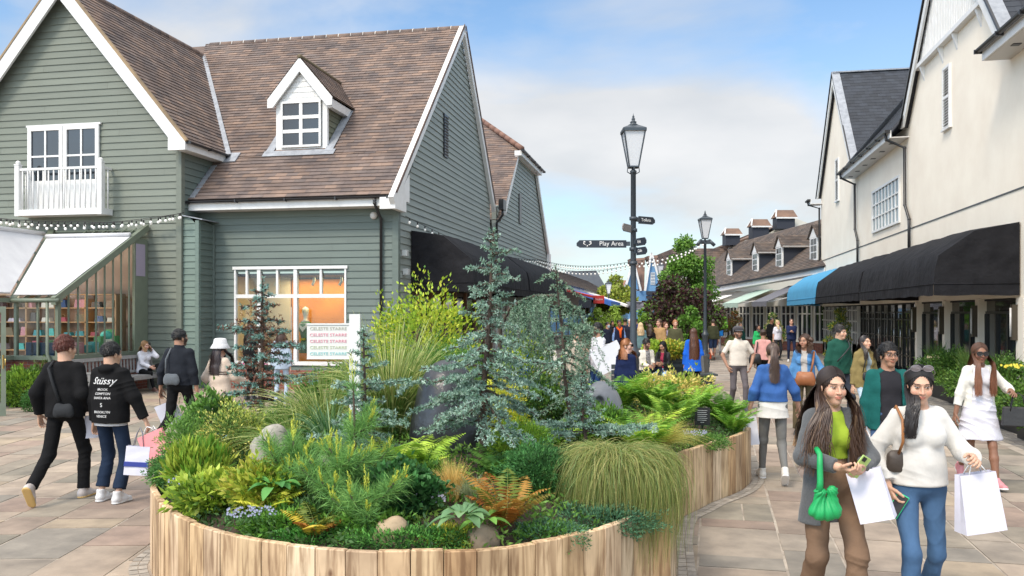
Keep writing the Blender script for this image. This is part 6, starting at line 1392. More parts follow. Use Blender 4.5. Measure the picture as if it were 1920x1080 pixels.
def broadleaf(label, px, d, z, n, L_, W_, cols):
    b = wp(px, d, z); pb = PB()
    for i in range(n):
        a = i*2.4+.4; e = nr.uniform(.15, .8); dr = nrm(CR*math.cos(a)+CF*math.sin(a)*.8+ZZ*e); S = nrm(np.cross(dr, ZZ)); k = 7; s = np.linspace(0, 1, k); ln = L_*nr.uniform(.7, 1.1); st = b+dr*.05
        P = st+dr*ln*s[:, None]-ZZ*(ln*.55*s**2)[:, None]; w = W_*np.sin(math.pi*np.clip(s*.93+.05, 0, 1))**.8; rib = P-ZZ*.0; L1_ = P+S*w[:, None]/2+ZZ*(w*.18)[:, None]; R1_ = P-S*w[:, None]/2+ZZ*(w*.18)[:, None]
        V = np.stack([L1_, rib, R1_], 1).reshape(-1, 3); F = []
        for j in range(k-1): F += [(3*j, 3*j+1, 3*j+4, 3*j+3), (3*j+1, 3*j+2, 3*j+5, 3*j+4)]
        pb.add((V, np.array(F)), np.array(cols[i % len(cols)]), .05)
    o = pb.build('broadleaf_plant', M_leaf, None, b); o.location = b; tag(o, label, 'plant', 'broad leaved plants')
broadleaf('blue-green broad leaved plant on the front rim below the straw tuft', 868, 5.1, .78, 13, .17, .075, [(.10,.22,.15),(.13,.26,.17),(.08,.18,.12)])
broadleaf('glossy green broad leaved plant between the two boulders and the front rim', 515, 5.6, .86, 12, .16, .07, [(.05,.19,.07),(.08,.26,.09)])
broadleaf('lighter green broad leaved plant left of the bronze fern', 905, 5.15, .74, 9, .14, .06, [(.12,.30,.08),(.09,.24,.07)])
def flowers(label, px, d, z, n, r, col, leafcol=(.05,.13,.05), fs=.018):
    b = wp(px, d, z); pb = PB(); u = nr.uniform(-1, 1, (n*3, 2)); C = b+CR*u[:, :1]*r+CF*u[:, 1:]*r*.5+ZZ*nr.uniform(-.04, .03, (n*3, 1)); pb.add(leaves(C, rv(n*3)+ZZ*.4, .035, .014), leafcol, .2)
    u = nr.uniform(-1, 1, (n, 2)); F_ = b+CR*u[:, :1]*r+CF*u[:, 1:]*r*.5+ZZ*nr.uniform(.02, .07, (n, 1))
    for a in range(5):
        dd = CR*math.cos(a*1.257)+ZZ*math.sin(a*1.257)-CF*.3; pb.add(leaves(F_, np.tile(dd, (n, 1)), fs*.5, fs*.45, up=np.tile(-CF, (n, 1)), fold=0), col, .12)
    o = pb.build('flowers', M_leaf, None, b); o.location = b; tag(o, label, 'flowers', 'clumps of blue flowers')
BF = (.30,.36,.75)
shrub('mid green leafy bush in front of the low grey stone figure', 1135, 8.2, 762, .26, .2, MID+FG[:2], 3000, .05, .02)
shrub('bright green low bush spilling over the front rim below the yellow shrub', 540, 5.45, 955, .30, .14, [(.09,.24,.05),(.14,.32,.07),(.06,.17,.04)], 4200, .045, .016, rz=.12)
shrub('fresh green low bush behind the small tan boulder', 690, 5.35, 950, .26, .16, [(.08,.22,.05),(.12,.28,.06)], 3600, .04, .014, rz=.12)
shrub('mid green leafy bush filling the bed left of the bronze fern', 800, 6.0, 870, .24, .2, MID+FL[2:], 3200, .05, .02)
shrub('yellow-green airy bush between the two tall cedars', 985, 8.9, 640, .34, .3, LIME+MID, 3200, .05, .02, noise=.5)
flowers('small blue flowers on the front rim under the yellow shrub', 470, 5.35, .72, 70, .17, BF); flowers('small pale blue flowers under the straw coloured tuft', 795, 5.55, .76, 90, .14, (.45,.48,.85))
flowers('blue flowers on the rim right of the hair-like grass', 1243, 6.9, .70, 70, .07, BF); flowers('blue flowers on the rim near the black plaque', 1302, 8.85, .72, 60, .12, BF); flowers('few blue flowers on the left rim of the bed', 345, 6.35, .72, 30, .12, BF)
b_ = MB(); p_ = wp(763, 5.45, ZP(893, 5.45)); b_.ball((0,0,0), (.017,.017,.012), 8); b_.tube([(0,0,0), (0,0,-.12)], .003, 5); o_ = b_.build('yellow_flower', mat('yellow_petal', (.75,.50,.02), .5)); o_.location = p_; tag(o_, 'single yellow flower above the geranium', 'flower')
def cover():      # low ground cover over the soil
    n = 52000; xy = np.stack([nr.uniform(-3, 3.1, n), nr.uniform(4.7, 12.8, n)], 1); d, ins = dist_in(xy); k = ins & (d > .07); xy = xy[k]; n = len(xy); z = mound(xy); P = xy[:, :1]*CR+xy[:, 1:]*CF+ZZ*(z+nr.uniform(-.01, .09, n))[:, None]; c = np.array(MID+DK+[(.10,.20,.05)])[(np.floor(xy[:, 0]*2.3)+np.floor(xy[:, 1]*1.7)).astype(int) % 8]
    pb = PB(); pb.add(leaves(P, rv(n)+ZZ*.5, .05, .018), c, .25); o = pb.build('ground_cover', M_leaf); tag(o, kind='stuff')
cover()
# boulders
def boulder(label, px, d, pyt, w, dp, cols, seed, zb=None, name='boulder'):
    R = np.random.RandomState(seed); b = wp(px, d, zb); zt = ZP(pyt, d); h = zt-b[2]+.05; n = 28; V = []; 
    for i in range(n//2+1):
        for j in range(n):
            t = math.pi*i/(n//2); p = 2*math.pi*j/n; u = np.array([math.sin(t)*math.cos(p), math.sin(t)*math.sin(p), math.cos(t)]); q = u.copy()
            k = 1+.10*math.sin(u[0]*4+seed)*math.cos(u[1]*3+seed)+.06*math.sin(u[2]*6+u[0]*5+seed); u = np.sign(u)*np.abs(u)**.85*k
            V.append(CR*u[0]*w+CF*u[1]*dp+ZZ*(u[2]*h))
    F = [(i*n+j, i*n+(j+1) % n, (i+1)*n+(j+1) % n, (i+1)*n+j) for i in range(n//2) for j in range(n)]
    o = arr_obj(name, np.array(V), np.array(F), None, mat('stone_'+str(seed), cols[0], .85, cols[1], ns=9, bump=.7, bs=14, bdist=.02), None, True); o.location = b; return tag(o, label, 'boulder', 'boulders in the bed')
boulder('grey speckled boulder at the left of the bed', 510, 7.0, 808, .17, .2, ((.42,.39,.33),(.22,.21,.18)), 3); boulder('pale smooth boulder in front of the white sign post', 592, 6.2, 862, .21, .16, ((.60,.56,.48),(.42,.38,.32)), 5)
boulder('small tan boulder on the front rim', 735, 5.2, 986, .12, .07, ((.40,.30,.19),(.30,.22,.14)), 7); boulder('small brown boulder on the front rim by the bronze fern', 905, 5.15, 1000, .10, .07, ((.28,.21,.14),(.20,.15,.10)), 8)
# ================================================================ SIGN, PLAQUE, STONE FIGURES
def name_sign():
    d = 7.2; b = wp(666, d); o = PX(666, d, .6); root = empty('name_board', o, 'white board with five coloured lines of lettering on a white post in the raised bed', 'sign', rz=TH); w = .045
    m = MB(); m.box((-w, -.03, 0), (w, .03, ZP(589, d)-.6)); m.build('post', M_white, root)
    z0, z1 = ZP(672, d)-.6, ZP(609, d)-.6; x1 = -w; x0 = x1-(655-575)/FPX*d; m = MB(); m.box((x0, -.012, z0), (x1, .012, z1)); bd = m.build('board', mat('board_white', (.66,.66,.63), .6), root)
    m = MB(); m.box((x0, -.02, z1), (x1, .02, z1+.012)); m.box((x0, -.02, z0-.006), (x1, .02, z0)); m.build('board_rail', M_white, bd)
    for i, c in enumerate(((.42,.42,.34), (.72,.28,.36), (.72,.28,.36), (.50,.55,.36), (.25,.55,.55))):
        text_obj('lettering', 'CELESTE STARRE', ((x0+x1)/2, -.0135, z1-(i+.62)*(z1-z0)/5.35), math.pi/2, 0, .036, mat('letter_%d' % i, c, .6), bd, width_fit=(x1-x0)*.86)
name_sign()
def plaque():
    d = 9.6; o = PX(1317, d, .6); root = empty('plant_label', o, 'small black plaque with white writing on a stake among the ferns', 'sign', rz=TH-.25); m = MB(); m.box((-.01, 0, 0), (.01, .01, .3)); m.build('stake', M_black, root)
    z0 = ZP(797, d)-.6; z1 = ZP(764, d)-.6; m = MB(); m.box((-.085, -.01, z0), (.085, 0, z1)); p = m.build('panel', M_black, root); m = MB()
    for i in range(6): m.box((-.055, -.012, z1-.035-i*.022), (.055-.01*(i % 2), -.0105, z1-.031-i*.022))
    m.box((-.02, -.012, z0+.03), (.02, -.0105, z0+.034)); m.build('writing', M_white, p)
plaque()
M_bronze = mat('polished_dark_stone', (.010,.011,.014), .28, (.035,.038,.045), ns=3.5, bump=.5, bs=22, bdist=.01, spec=.5, detail=9)
def figure():
    d = 7.5; o = wp(850, d, .55); z1 = ZP(674, d)-.55; ax_ = lambda a, b, s: np.arange(a, b, s)
    s = .016; from_ = None
    xs, ys, zs = ax_(-.55, .55, s), ax_(-.5, .6, s), ax_(-.1, z1+.1, s); X, Y, Z = np.meshgrid(xs, ys, zs, indexing='ij')
    def el(c, r): q = np.sqrt(((X-c[0])/r[0])**2+((Y-c[1])/r[1])**2+((Z-c[2])/r[2])**2); return (q-1)*min(r)
    def sm(a, b, k=.12): h = np.clip(.5+.5*(b-a)/k, 0, 1); return b*(1-h)+a*h-k*h*(1-h)
    F = el((-.02, 0, z1*.38), (.36, .34, z1*.48)); F = sm(F, el((-.06, .03, z1*.72), (.24, .26, z1*.28))); F = sm(F, el((.18, -.02, z1*.28), (.20, .26, z1*.36))); F = sm(F, el((-.24, -.05, .1), (.14, .2, .3)))
    V, Q = surface_nets(F, xs, ys, zs); V = smooth_np(V, Q, 6); ca, sa = math.cos(TH), math.sin(TH); V = np.stack([V[:, 0]*ca-V[:, 1]*sa, V[:, 0]*sa+V[:, 1]*ca, V[:, 2]], 1); ob = arr_obj('stone_figure', V, Q, None, M_bronze, None, True); ob.location = o
    tag(ob, 'big smooth dark grey stone figure standing behind the tall blue cedar', 'sculpture')
    d = 8.9; o = wp(1122, d, .62); z1 = ZP(712, d)-.62; xs, ys, zs = ax_(-.4, .4, .012), ax_(-.4, .5, .012), ax_(-.1, z1+.08, .012); X, Y, Z = np.meshgrid(xs, ys, zs, indexing='ij'); k = d/FPX
    F = el((.04, .1, z1*.42), (.24, .30, z1*.55)); F = sm(F, el((-.12, -.05, z1*.45), (.13, .16, z1*.42)), .06); 
    for cx in (-.20, .0): F = sm(F, el((cx, -.10, z1*.70), (.075, .06, .085)), .03); F = np.maximum(F, -el((cx-.005, -.17, z1*.70), (.048, .07, .055)))
    V, Q = surface_nets(F, xs, ys, zs); V = smooth_np(V, Q, 4); V = np.stack([V[:, 0]*ca-V[:, 1]*sa, V[:, 0]*sa+V[:, 1]*ca, V[:, 2]], 1); ob = arr_obj('stone_figure', V, Q, None, mat('grey_smooth_stone', (.13,.135,.145), .45, (.24,.25,.27), ns=3, bump=.1, bs=8), None, True); ob.location = o
    tag(ob, 'low smooth grey stone figure with two round hollows beside the ferns', 'sculpture')
# ================================================================ STREET TREES AND POT PLANTS
def tree(label, px, d, yt, yb, rpx, cols, n=5000, L_=.16, W_=.10, name='street_tree', multi=1, droop=0, tr=.06, seed=1, lobes=14, mt=None):
    o = PX(px, d, 0); zt, zb = ZP(yt, d), ZP(yb, d); r = rpx/FPX*d; root = empty(name, o, label, 'tree'); R = np.random.RandomState(seed); wood = MB(); H = (zt+zb)/2
    tips = []
    for k in range(multi):
        b = np.array([R.uniform(-.1, .1), R.uniform(-.1, .1), 0]); t = np.array([R.uniform(-.3, .3)*r, R.uniform(-.3, .3)*r, zt*.92]); P = polyline(np.array([b, (b+t)/2+R.normal(size=3)*.12, t]), 9); wood.tube([Vector(p) for p in P], [tr*(1-.85*i/8) for i in range(9)], 7)
        for j in range(lobes//multi):
            a = j*2.4+k; h = zb*.8+(zt-zb)*(j+.6)/(lobes//multi)*.92; s = P[min(8, int(h/zt*8))]; fr = math.sin(math.pi*min(max((h-zb)/(zt-zb)*.8+.18, 0), 1)); e = s+np.array([math.cos(a)*r*fr*.8, math.sin(a)*r*fr*.8, (zt-zb)*.10]); e[2] = min(max(e[2], zb), zt-.1); wood.tube([Vector(s*[1,1,.93]), Vector((s+e)/2+R.normal(size=3)*.05), Vector(e)], [tr*.35, tr*.2, tr*.08], 5, cap=False); tips.append((e, r*R.uniform(.30, .5)*(.6+.4*fr)))
        tips.append((P[-1], r*.35))
    pb = PB(); C = []; U = []
    for (e, rr) in tips:
        m = n//len(tips); u = rv(m); q = e+u*(R.uniform(.2, 1, (m, 1))**.5)*rr*np.array([1, 1, .75]); q[:, 2] -= droop*np.abs(R.normal(size=m))*rr; C.append(q); U.append(u)
    C = np.vstack(C); U = np.vstack(U); pb.add(leaves(C, nrm(U+rv(len(C))*.8-ZZ*droop), L_*nr.uniform(.6, 1.2, len(C)), W_, up=U), np.array(cols)[nr.randint(0, len(cols), len(C))], .25); wood.build('trunk', M_bark, root); pb.build('crown', mt or M_leaf, root)
tree('tall light green birch rising behind the purple tree', 1288, 43, 436, 600, 50, [(.08,.20,.04),(.12,.27,.06),(.06,.15,.03)], 13000, .17, .10, multi=2, droop=.5, seed=3, lobes=26, name='birch')
tree('dark purple leaved tree in front of the second lamp post', 1279, 37.5, 520, 628, 62, [(.035,.018,.028),(.06,.028,.04),(.022,.013,.02),(.05,.09,.03)], 7000, .16, .11, seed=5, lobes=26, name='purple_tree')
tree('green undergrowth tree just below the purple crown', 1290, 36.0, 575, 650, 30, [(.07,.18,.04),(.10,.24,.05)], 1800, .14, .09, seed=8, lobes=9, name='small_tree')
tree('bright leafy bush on the right of the purple tree', 1335, 39, 572, 612, 20, [(.10,.26,.04),(.14,.32,.06)], 1800, .15, .10, seed=18, lobes=9, name='small_tree')
tree('yellow-green tree left of the main lamp post, under the slate roof', 1148, 70, 518, 580, 36, [(.20,.28,.06),(.15,.22,.05),(.26,.32,.09)], 5200, .30, .18, seed=6, lobes=18)
tree('light green weeping willow left of the main lamp post', 1153, 50, 568, 612, 22, [(.16,.28,.05),(.20,.34,.07)], 3600, .22, .07, droop=1.2, seed=9, lobes=12, name='willow')
tree('second low willow, further left beside the awning end', 1118, 46, 572, 615, 17, [(.14,.25,.05),(.18,.30,.06)], 2600, .20, .07, droop=1.2, seed=10, lobes=10, name='willow')
tree('small green tree just right of the main lamp post', 1222, 50, 566, 612, 26, [(.10,.22,.05),(.14,.27,.06)], 2600, .20, .12, seed=12, lobes=10, name='small_tree')
def pot_shrub(*a, **k): return shrub(*a, **k)
shrub('golden green hedge plant in the planter bench behind the seated pair', 1255, 22.9, 642, .55, .45, [(.24,.32,.06),(.34,.38,.07),(.42,.34,.08),(.14,.24,.05)], 3800, .10, .06, base=PX(1255, 22.9, .82), noise=.4)
shrub('bright green shrub left end of the planter bench', 1224, 22.7, 640, .25, .3, [(.20,.34,.06),(.28,.42,.08)], 1200, .10, .055, base=PX(1224, 22.7, .82))
shrub('leafy green fern-like bush at the foot of the brick glasshouse wall', 42, 16.9, 702, .46, .35, [(.10,.22,.04),(.16,.30,.05),(.05,.13,.03)], 3600, .11, .035, base=G(42, 762), name='bush', upb=.6)
shrub('dark green spiky bush beside the glasshouse downpipe', 82, 17.2, 694, .28, .3, [(.06,.13,.04),(.10,.17,.06)], 1700, .11, .022, base=G(80, 752), name='bush')
shrub('small creeping plant on the paving below the leafy bush', 60, 16.2, 742, .22, .16, [(.05,.16,.05),(.04,.12,.04)], 900, .05, .03, base=G(60, 772), name='bush')
for i, px in enumerate((448, 462, 478)): pass
def window_box():
    y = YF-.35; m = MB(); o = (-11.4, y, 0); root = empty('brick_planter', o, 'low brick planter standing under the orange shop window', 'planter'); m = MB(o); m.box((-12.0, y-.2, 0), (-8.9, y+.25, .48)); m.build('brick_box', M_brick, root); return
window_box()
flowers('magenta flowers in the brick planter below the shop window', 462, 22.3, .62, 90, .5, (.50,.05,.35), fs=.05)
def right_beds():
    V_ = [(.05,.13,.03),(.08,.18,.045),(.035,.09,.025),(.11,.22,.06)]; R = random.Random(5); tr = mat('trough_black', (.012,.012,.013), .5)
    spots = [(6.25, 22.6), (6.22, 21.3), (6.18, 20.0), (6.05, 18.6), (5.9, 17.2), (5.75, 15.8), (5.6, 14.4), (5.45, 13.1)]
    words = ('furthest', 'second furthest', 'third furthest', 'fourth furthest', 'fifth furthest', 'third nearest', 'second nearest', 'nearest')
    for i, (x, y) in enumerate(spots):
        o = (x, y, 0); t = empty('plant_trough', o, 'black plant trough, the %s of the row along the cream building' % words[i], 'planter', 'black plant troughs'); m = MB(); m.box((-.24, -.62, 0), (.24, .62, .5)); m.build('box', tr, t); m = MB(); m.box((-.2, -.58, .5), (.2, .58, .51)); m.build('soil', mat('potting_soil', (.03,.02,.014), 1), t)
        depth = -x*SN+y*CS; px = 960+FPX*(x*CS+y*SN)/depth
        shrub('green trailing hedge plant in the %s trough by the cream building' % words[i], px, depth, HOR+(CH-(1.0+.18*math.sin(i*2)))/depth*FPX, .48, .55, V_, 4200, .065, .035, base=(x, y, .28), rz=.42, noise=.35, group='hedge plants in the troughs')
        if i in (0, 2, 4): grass('spiky dark green grass in the %s trough by the cream building' % words[i], px, depth, 220, .6, [(.06,.14,.05),(.10,.18,.06)], w=.012, arch=.5, spread=.2, base=np.array((x, y, .75)))
    def fl(label, x, y, z, n, col, r=.4, fs=.05):
        depth = -x*SN+y*CS; px = 960+FPX*(x*CS+y*SN)/depth; flowers(label, px, depth, z, n, r, col, (.07,.16,.045), fs)
    fl('yellow flowers in the trough behind the person in the white dress', 5.55, 15.0, 1.12, 60, (.75,.68,.16)); fl('violet flowers on the nearest trough at the right edge', 5.45, 13.7, 1.0, 32, (.33,.24,.60), .45, .07); fl('pale yellow flowers on the nearest trough at the right edge', 5.4, 13.0, 1.1, 40, (.70,.66,.30)); fl('few white flowers in the furthest trough', 6.1, 21.6, .95, 26, (.6,.6,.6), .4, .05)
right_beds()
tree('slim conifer with yellow blooms in front of the putty coloured doors', 1575, 31, 575, 700, 22, [(.04,.11,.04),(.06,.15,.05),(.03,.08,.03),(.35,.34,.06)], 4200, .12, .02, seed=31, lobes=18, name='potted_conifer', tr=.03)
tree('climbing green plant on the white shop door surround', 1448, 39.5, 585, 650, 18, [(.05,.13,.03),(.08,.18,.04),(.4,.38,.28)], 2600, .10, .06, seed=32, lobes=14, name='climbing_plant', tr=.03)
tree('reddish climbing plant on the far terrace shopfront', 1378, 45, 582, 640, 16, [(.10,.08,.04),(.07,.11,.04),(.18,.08,.05)], 1600, .12, .07, seed=33, lobes=10, name='climbing_plant', tr=.03)
shrub('grey green potted shrub at the brick plinth of the far terrace', 1372, 42, 632, .35, .35, [(.14,.20,.13),(.10,.16,.09)], 900, .10, .05, base=PX(1372, 42, 0))
# ================================================================ PEOPLE: implicit bodies, one continuous surface each
def surface_nets(F, xs, ys, zs):
    ins = F < 0; nx, ny, nz = F.shape
    c = ins[:-1,:-1,:-1].astype(np.int8)
    tot = sum(ins[i:nx-1+i, j:ny-1+j, k:nz-1+k].astype(np.int8) for i in (0,1) for j in (0,1) for k in (0,1))
    I, J, K = np.nonzero((tot > 0) & (tot < 8)); n = len(I)
    if n == 0: return np.zeros((0, 3)), np.zeros((0, 4), int)
    vid = np.full((nx-1, ny-1, nz-1), -1, np.int64); vid[I, J, K] = np.arange(n)
    cor = [(0,0,0),(1,0,0),(0,1,0),(1,1,0),(0,0,1),(1,0,1),(0,1,1),(1,1,1)]; val = [F[I+a, J+b, K+c_] for a, b, c_ in cor]; pos = [np.stack([xs[I+a], ys[J+b], zs[K+c_]], 1) for a, b, c_ in cor]
    acc = np.zeros((n, 3)); cnt = np.zeros(n)
    for a, b in ((0,1),(2,3),(4,5),(6,7),(0,2),(1,3),(4,6),(5,7),(0,4),(1,5),(2,6),(3,7)):
        va, vb = val[a], val[b]; m = (va < 0) != (vb < 0); t = np.where(m, va/np.where(m, va-vb, 1), 0); acc += np.where(m[:, None], pos[a]+(pos[b]-pos[a])*t[:, None], 0); cnt += m
    V = acc/cnt[:, None]; Q = []
    def q(mask, base, d1, d2, flip):
        i, j, k = np.nonzero(mask); i, j, k = i+base[0], j+base[1], k+base[2]
        f = [vid[i-d1[0]-d2[0], j-d1[1]-d2[1], k-d1[2]-d2[2]], vid[i-d2[0], j-d2[1], k-d2[2]], vid[i, j, k], vid[i-d1[0], j-d1[1], k-d1[2]]]
        f = np.stack(f, 1); s = ins[i, j, k]; s = s if not flip else ~s; f[~s] = f[~s][:, ::-1]; Q.append(f)
    q(ins[:-1, 1:-1, 1:-1] != ins[1:, 1:-1, 1:-1], (0, 1, 1), (0,1,0), (0,0,1), False)
    q(ins[1:-1, :-1, 1:-1] != ins[1:-1, 1:, 1:-1], (1, 0, 1), (1,0,0), (0,0,1), True)
    q(ins[1:-1, 1:-1, :-1] != ins[1:-1, 1:-1, 1:], (1, 1, 0), (1,0,0), (0,1,0), False)
    Q = np.vstack(Q); Q = Q[(Q >= 0).all(1)]; return V, Q
def axis(lo, hi, base, fine=()):
    out = [lo]; 
    while out[-1] < hi:
        x = out[-1]; st = base
        for a, b, f in fine:
            if a-base <= x <= b: st = min(st, f)
        out.append(x+st)
    return np.array(out)
class Field:
    def __init__(s, xs, ys, zs): s.xs, s.ys, s.zs = xs, ys, zs; s.F = np.full((len(xs), len(ys), len(zs)), .5, np.float32)
    def sub(s, lo, hi):
        sl = tuple(slice(max(0, np.searchsorted(a, l)-1), np.searchsorted(a, h)+1) for a, l, h in zip((s.xs, s.ys, s.zs), lo, hi))
        P = np.stack(np.meshgrid(s.xs[sl[0]], s.ys[sl[1]], s.zs[sl[2]], indexing='ij'), -1); return sl, P
    def put(s, sl, d, k, op):
        f = s.F[sl]
        if op == 'u': h = np.clip(.5+.5*(f-d)/k, 0, 1); s.F[sl] = f*(1-h)+d*h-k*h*(1-h)
        else: e = -d; h = np.clip(.5-.5*(f-e)/k, 0, 1); s.F[sl] = f*(1-h)+e*h+k*h*(1-h)      # smooth subtraction
    def cone(s, a, b, ra, rb, k=.02, flat=(1,1,1), cap=False, op='u'):
        a, b = np.array(a, float), np.array(b, float); m = max(ra, rb)+k+.03; sl, P = s.sub(np.minimum(a, b)-m, np.maximum(a, b)+m)
        if P.size == 0: return
        f = np.array(flat, float); q = (P-a)/f; ba = (b-a)/f; L2 = max((ba**2).sum(), 1e-9); tt = (q@ba)/L2; t = np.clip(tt, 0, 1); dd = np.linalg.norm(q-t[..., None]*ba, axis=-1)-(ra+(rb-ra)*t)
        if cap: dd = np.maximum(dd, (tt-1)*math.sqrt(L2))
        s.put(sl, dd*min(f.min()*1.15, 1), k, op)
    def ell(s, c, r, k=.02, R=None, o=None, op='u'):
        c = np.array(c, float); r = np.array(r, float)
        cw = c if R is None else o+R@c; m = r.max()+k+.02; sl, P = s.sub(cw-m, cw+m)
        if P.size == 0: return
        q = P-cw
        if R is not None: q = q@R
        k0 = np.linalg.norm(q/r, axis=-1); k1 = np.linalg.norm(q/(r*r), axis=-1); s.put(sl, k0*(k0-1)/np.maximum(k1, 1e-6), k, op)
    def cutbelow(s, z, k=.004): s.F = np.maximum(s.F, (z-s.zs)[None, None, :].astype(np.float32))
    def mesh(s): return surface_nets(s.F, s.xs, s.ys, s.zs)
def rotm(yaw=0, pitch=0, roll=0):      # degrees; yaw + = turn to own left
    y, p, r = [math.radians(v) for v in (yaw, pitch, roll)]
    Ry = np.array([[math.cos(y), -math.sin(y), 0], [math.sin(y), math.cos(y), 0], [0, 0, 1]]); Rx = np.array([[1, 0, 0], [0, math.cos(p), -math.sin(p)], [0, math.sin(p), math.cos(p)]]); Rz = np.array([[math.cos(r), 0, math.sin(r)], [0, 1, 0], [-math.sin(r), 0, math.cos(r)]])
    return Ry@Rx@Rz
def ik(a, t, l1, l2, pole):
    a, t, pole = [np.array(v, float) for v in (a, t, pole)]; d = t-a; L_ = np.linalg.norm(d); mx_ = (l1+l2)*.999
    if L_ > mx_: t = a+d/L_*mx_; d = t-a; L_ = mx_
    x = (l1*l1-l2*l2+L_*L_)/(2*L_); h = math.sqrt(max(l1*l1-x*x, 0)); u = d/L_; p = pole-u*(pole@u); p /= max(np.linalg.norm(p), 1e-6); return a+u*x+p*h, t
SKINS = {'pale': (.62,.38,.29), 'light': (.56,.33,.24), 'asian': (.56,.345,.24), 'tan': (.36,.20,.13), 'brown': (.23,.115,.07), 'dark': (.13,.065,.04)}
M_skin = mat('skin', (1.03,1,1), .5, (.94,.92,.90), ns=5, attr=True, spec=.4); M_skin.node_tree.nodes['Principled BSDF'].inputs['Subsurface Weight'].default_value = .08; M_skin.node_tree.nodes['Principled BSDF'].inputs['Subsurface Radius'].default_value = (.02, .008, .004)
M_hair = mat('hair', (1,1,1), .42, attr=True, spec=.5); M_shoe = mat('shoe', (1,1,1), .5, attr=True)
CLOTH = {}
def cloth(c, kind='cotton'):
    key = (tuple(round(x, 3) for x in c), kind)
    if key not in CLOTH:
        i = len(CLOTH); d = tuple(x*.80 for x in c)
        if kind == 'denim': m = mat('denim_%d' % i, c, .9, tuple(x*1.5+.012 for x in c), ns=5, bump=.5, bs=9, bdist=.022, stretch=(1,1,.6))
        elif kind == 'knit': m = mat('knit_%d' % i, c, .95, d, ns=7, bump=.4, bs=8, bdist=.02, sheen=.3)
        elif kind == 'wool': m = mat('wool_%d' % i, c, .95, tuple(x*.72 for x in c), ns=90, bump=.5, bs=7, bdist=.025, sheen=.2)
        elif kind == 'print': m = mat('print_%d' % i, c, .8, (.03,.03,.03), ns=26)
        elif kind == 'shiny': m = mat('leather_%d' % i, c, .52, d, ns=6, bump=.2, bs=16)
        else: m = mat('cloth_%d' % i, c, .9, d, spec=.15, ns=4, bump=.55, bs=8, bdist=.025)
        CLOTH[key] = m
    return CLOTH[key]
def fold_noise(V, amp, seed, fz=1.0):
    x, y, z = V[:, 0], V[:, 1], V[:, 2]; s = seed
    rg = lambda q: 1-2*np.abs(np.sin(q))**.7
    w = np.sin(9*x+7*z*fz+s+1.5*np.sin(5*y+4*z+s)); w2 = np.sin(4.3*x+5.1*z+2.2*np.sin(6*z+s)+s*1.7); w3 = np.sin(5.2*x-3.7*z+2*np.sin(5*y+s)+s*.7)
    a = rg(14*z*fz+7*x+3.2*w2+s*2)*.55*(.5+.5*w3)+rg(9*x-10*z*fz+7*y+3.0*w3+s)*.45*(.5-.5*w2)+.45*np.sin(12*z*fz+9*y-7*x+s*3+2*w2)+.3*np.sin(27*z*fz+13*x+3*w)*(.5+.5*w2)
    return a*amp
def vnormals(V, F):
    n = np.zeros_like(V); a = V[F[:, 0]]; fn = np.cross(V[F[:, 2]]-a, V[F[:, 3]]-V[F[:, 1]])
    for i in range(4): np.add.at(n, F[:, i], fn)
    return nrm(n)
def smooth_np(V, F, it=1, lam=.5):
    n = len(V)
    for _ in range(it):
        s = np.zeros_like(V); c = np.zeros(n)
        for i in range(4):
            j = (i+1) % 4; np.add.at(s, F[:, i], V[F[:, j]]); np.add.at(c, F[:, i], 1); np.add.at(s, F[:, j], V[F[:, i]]); np.add.at(c, F[:, j], 1)
        V = V*(1-lam)+lam*s/np.maximum(c, 1)[:, None]
    return V
PEOPLE = []
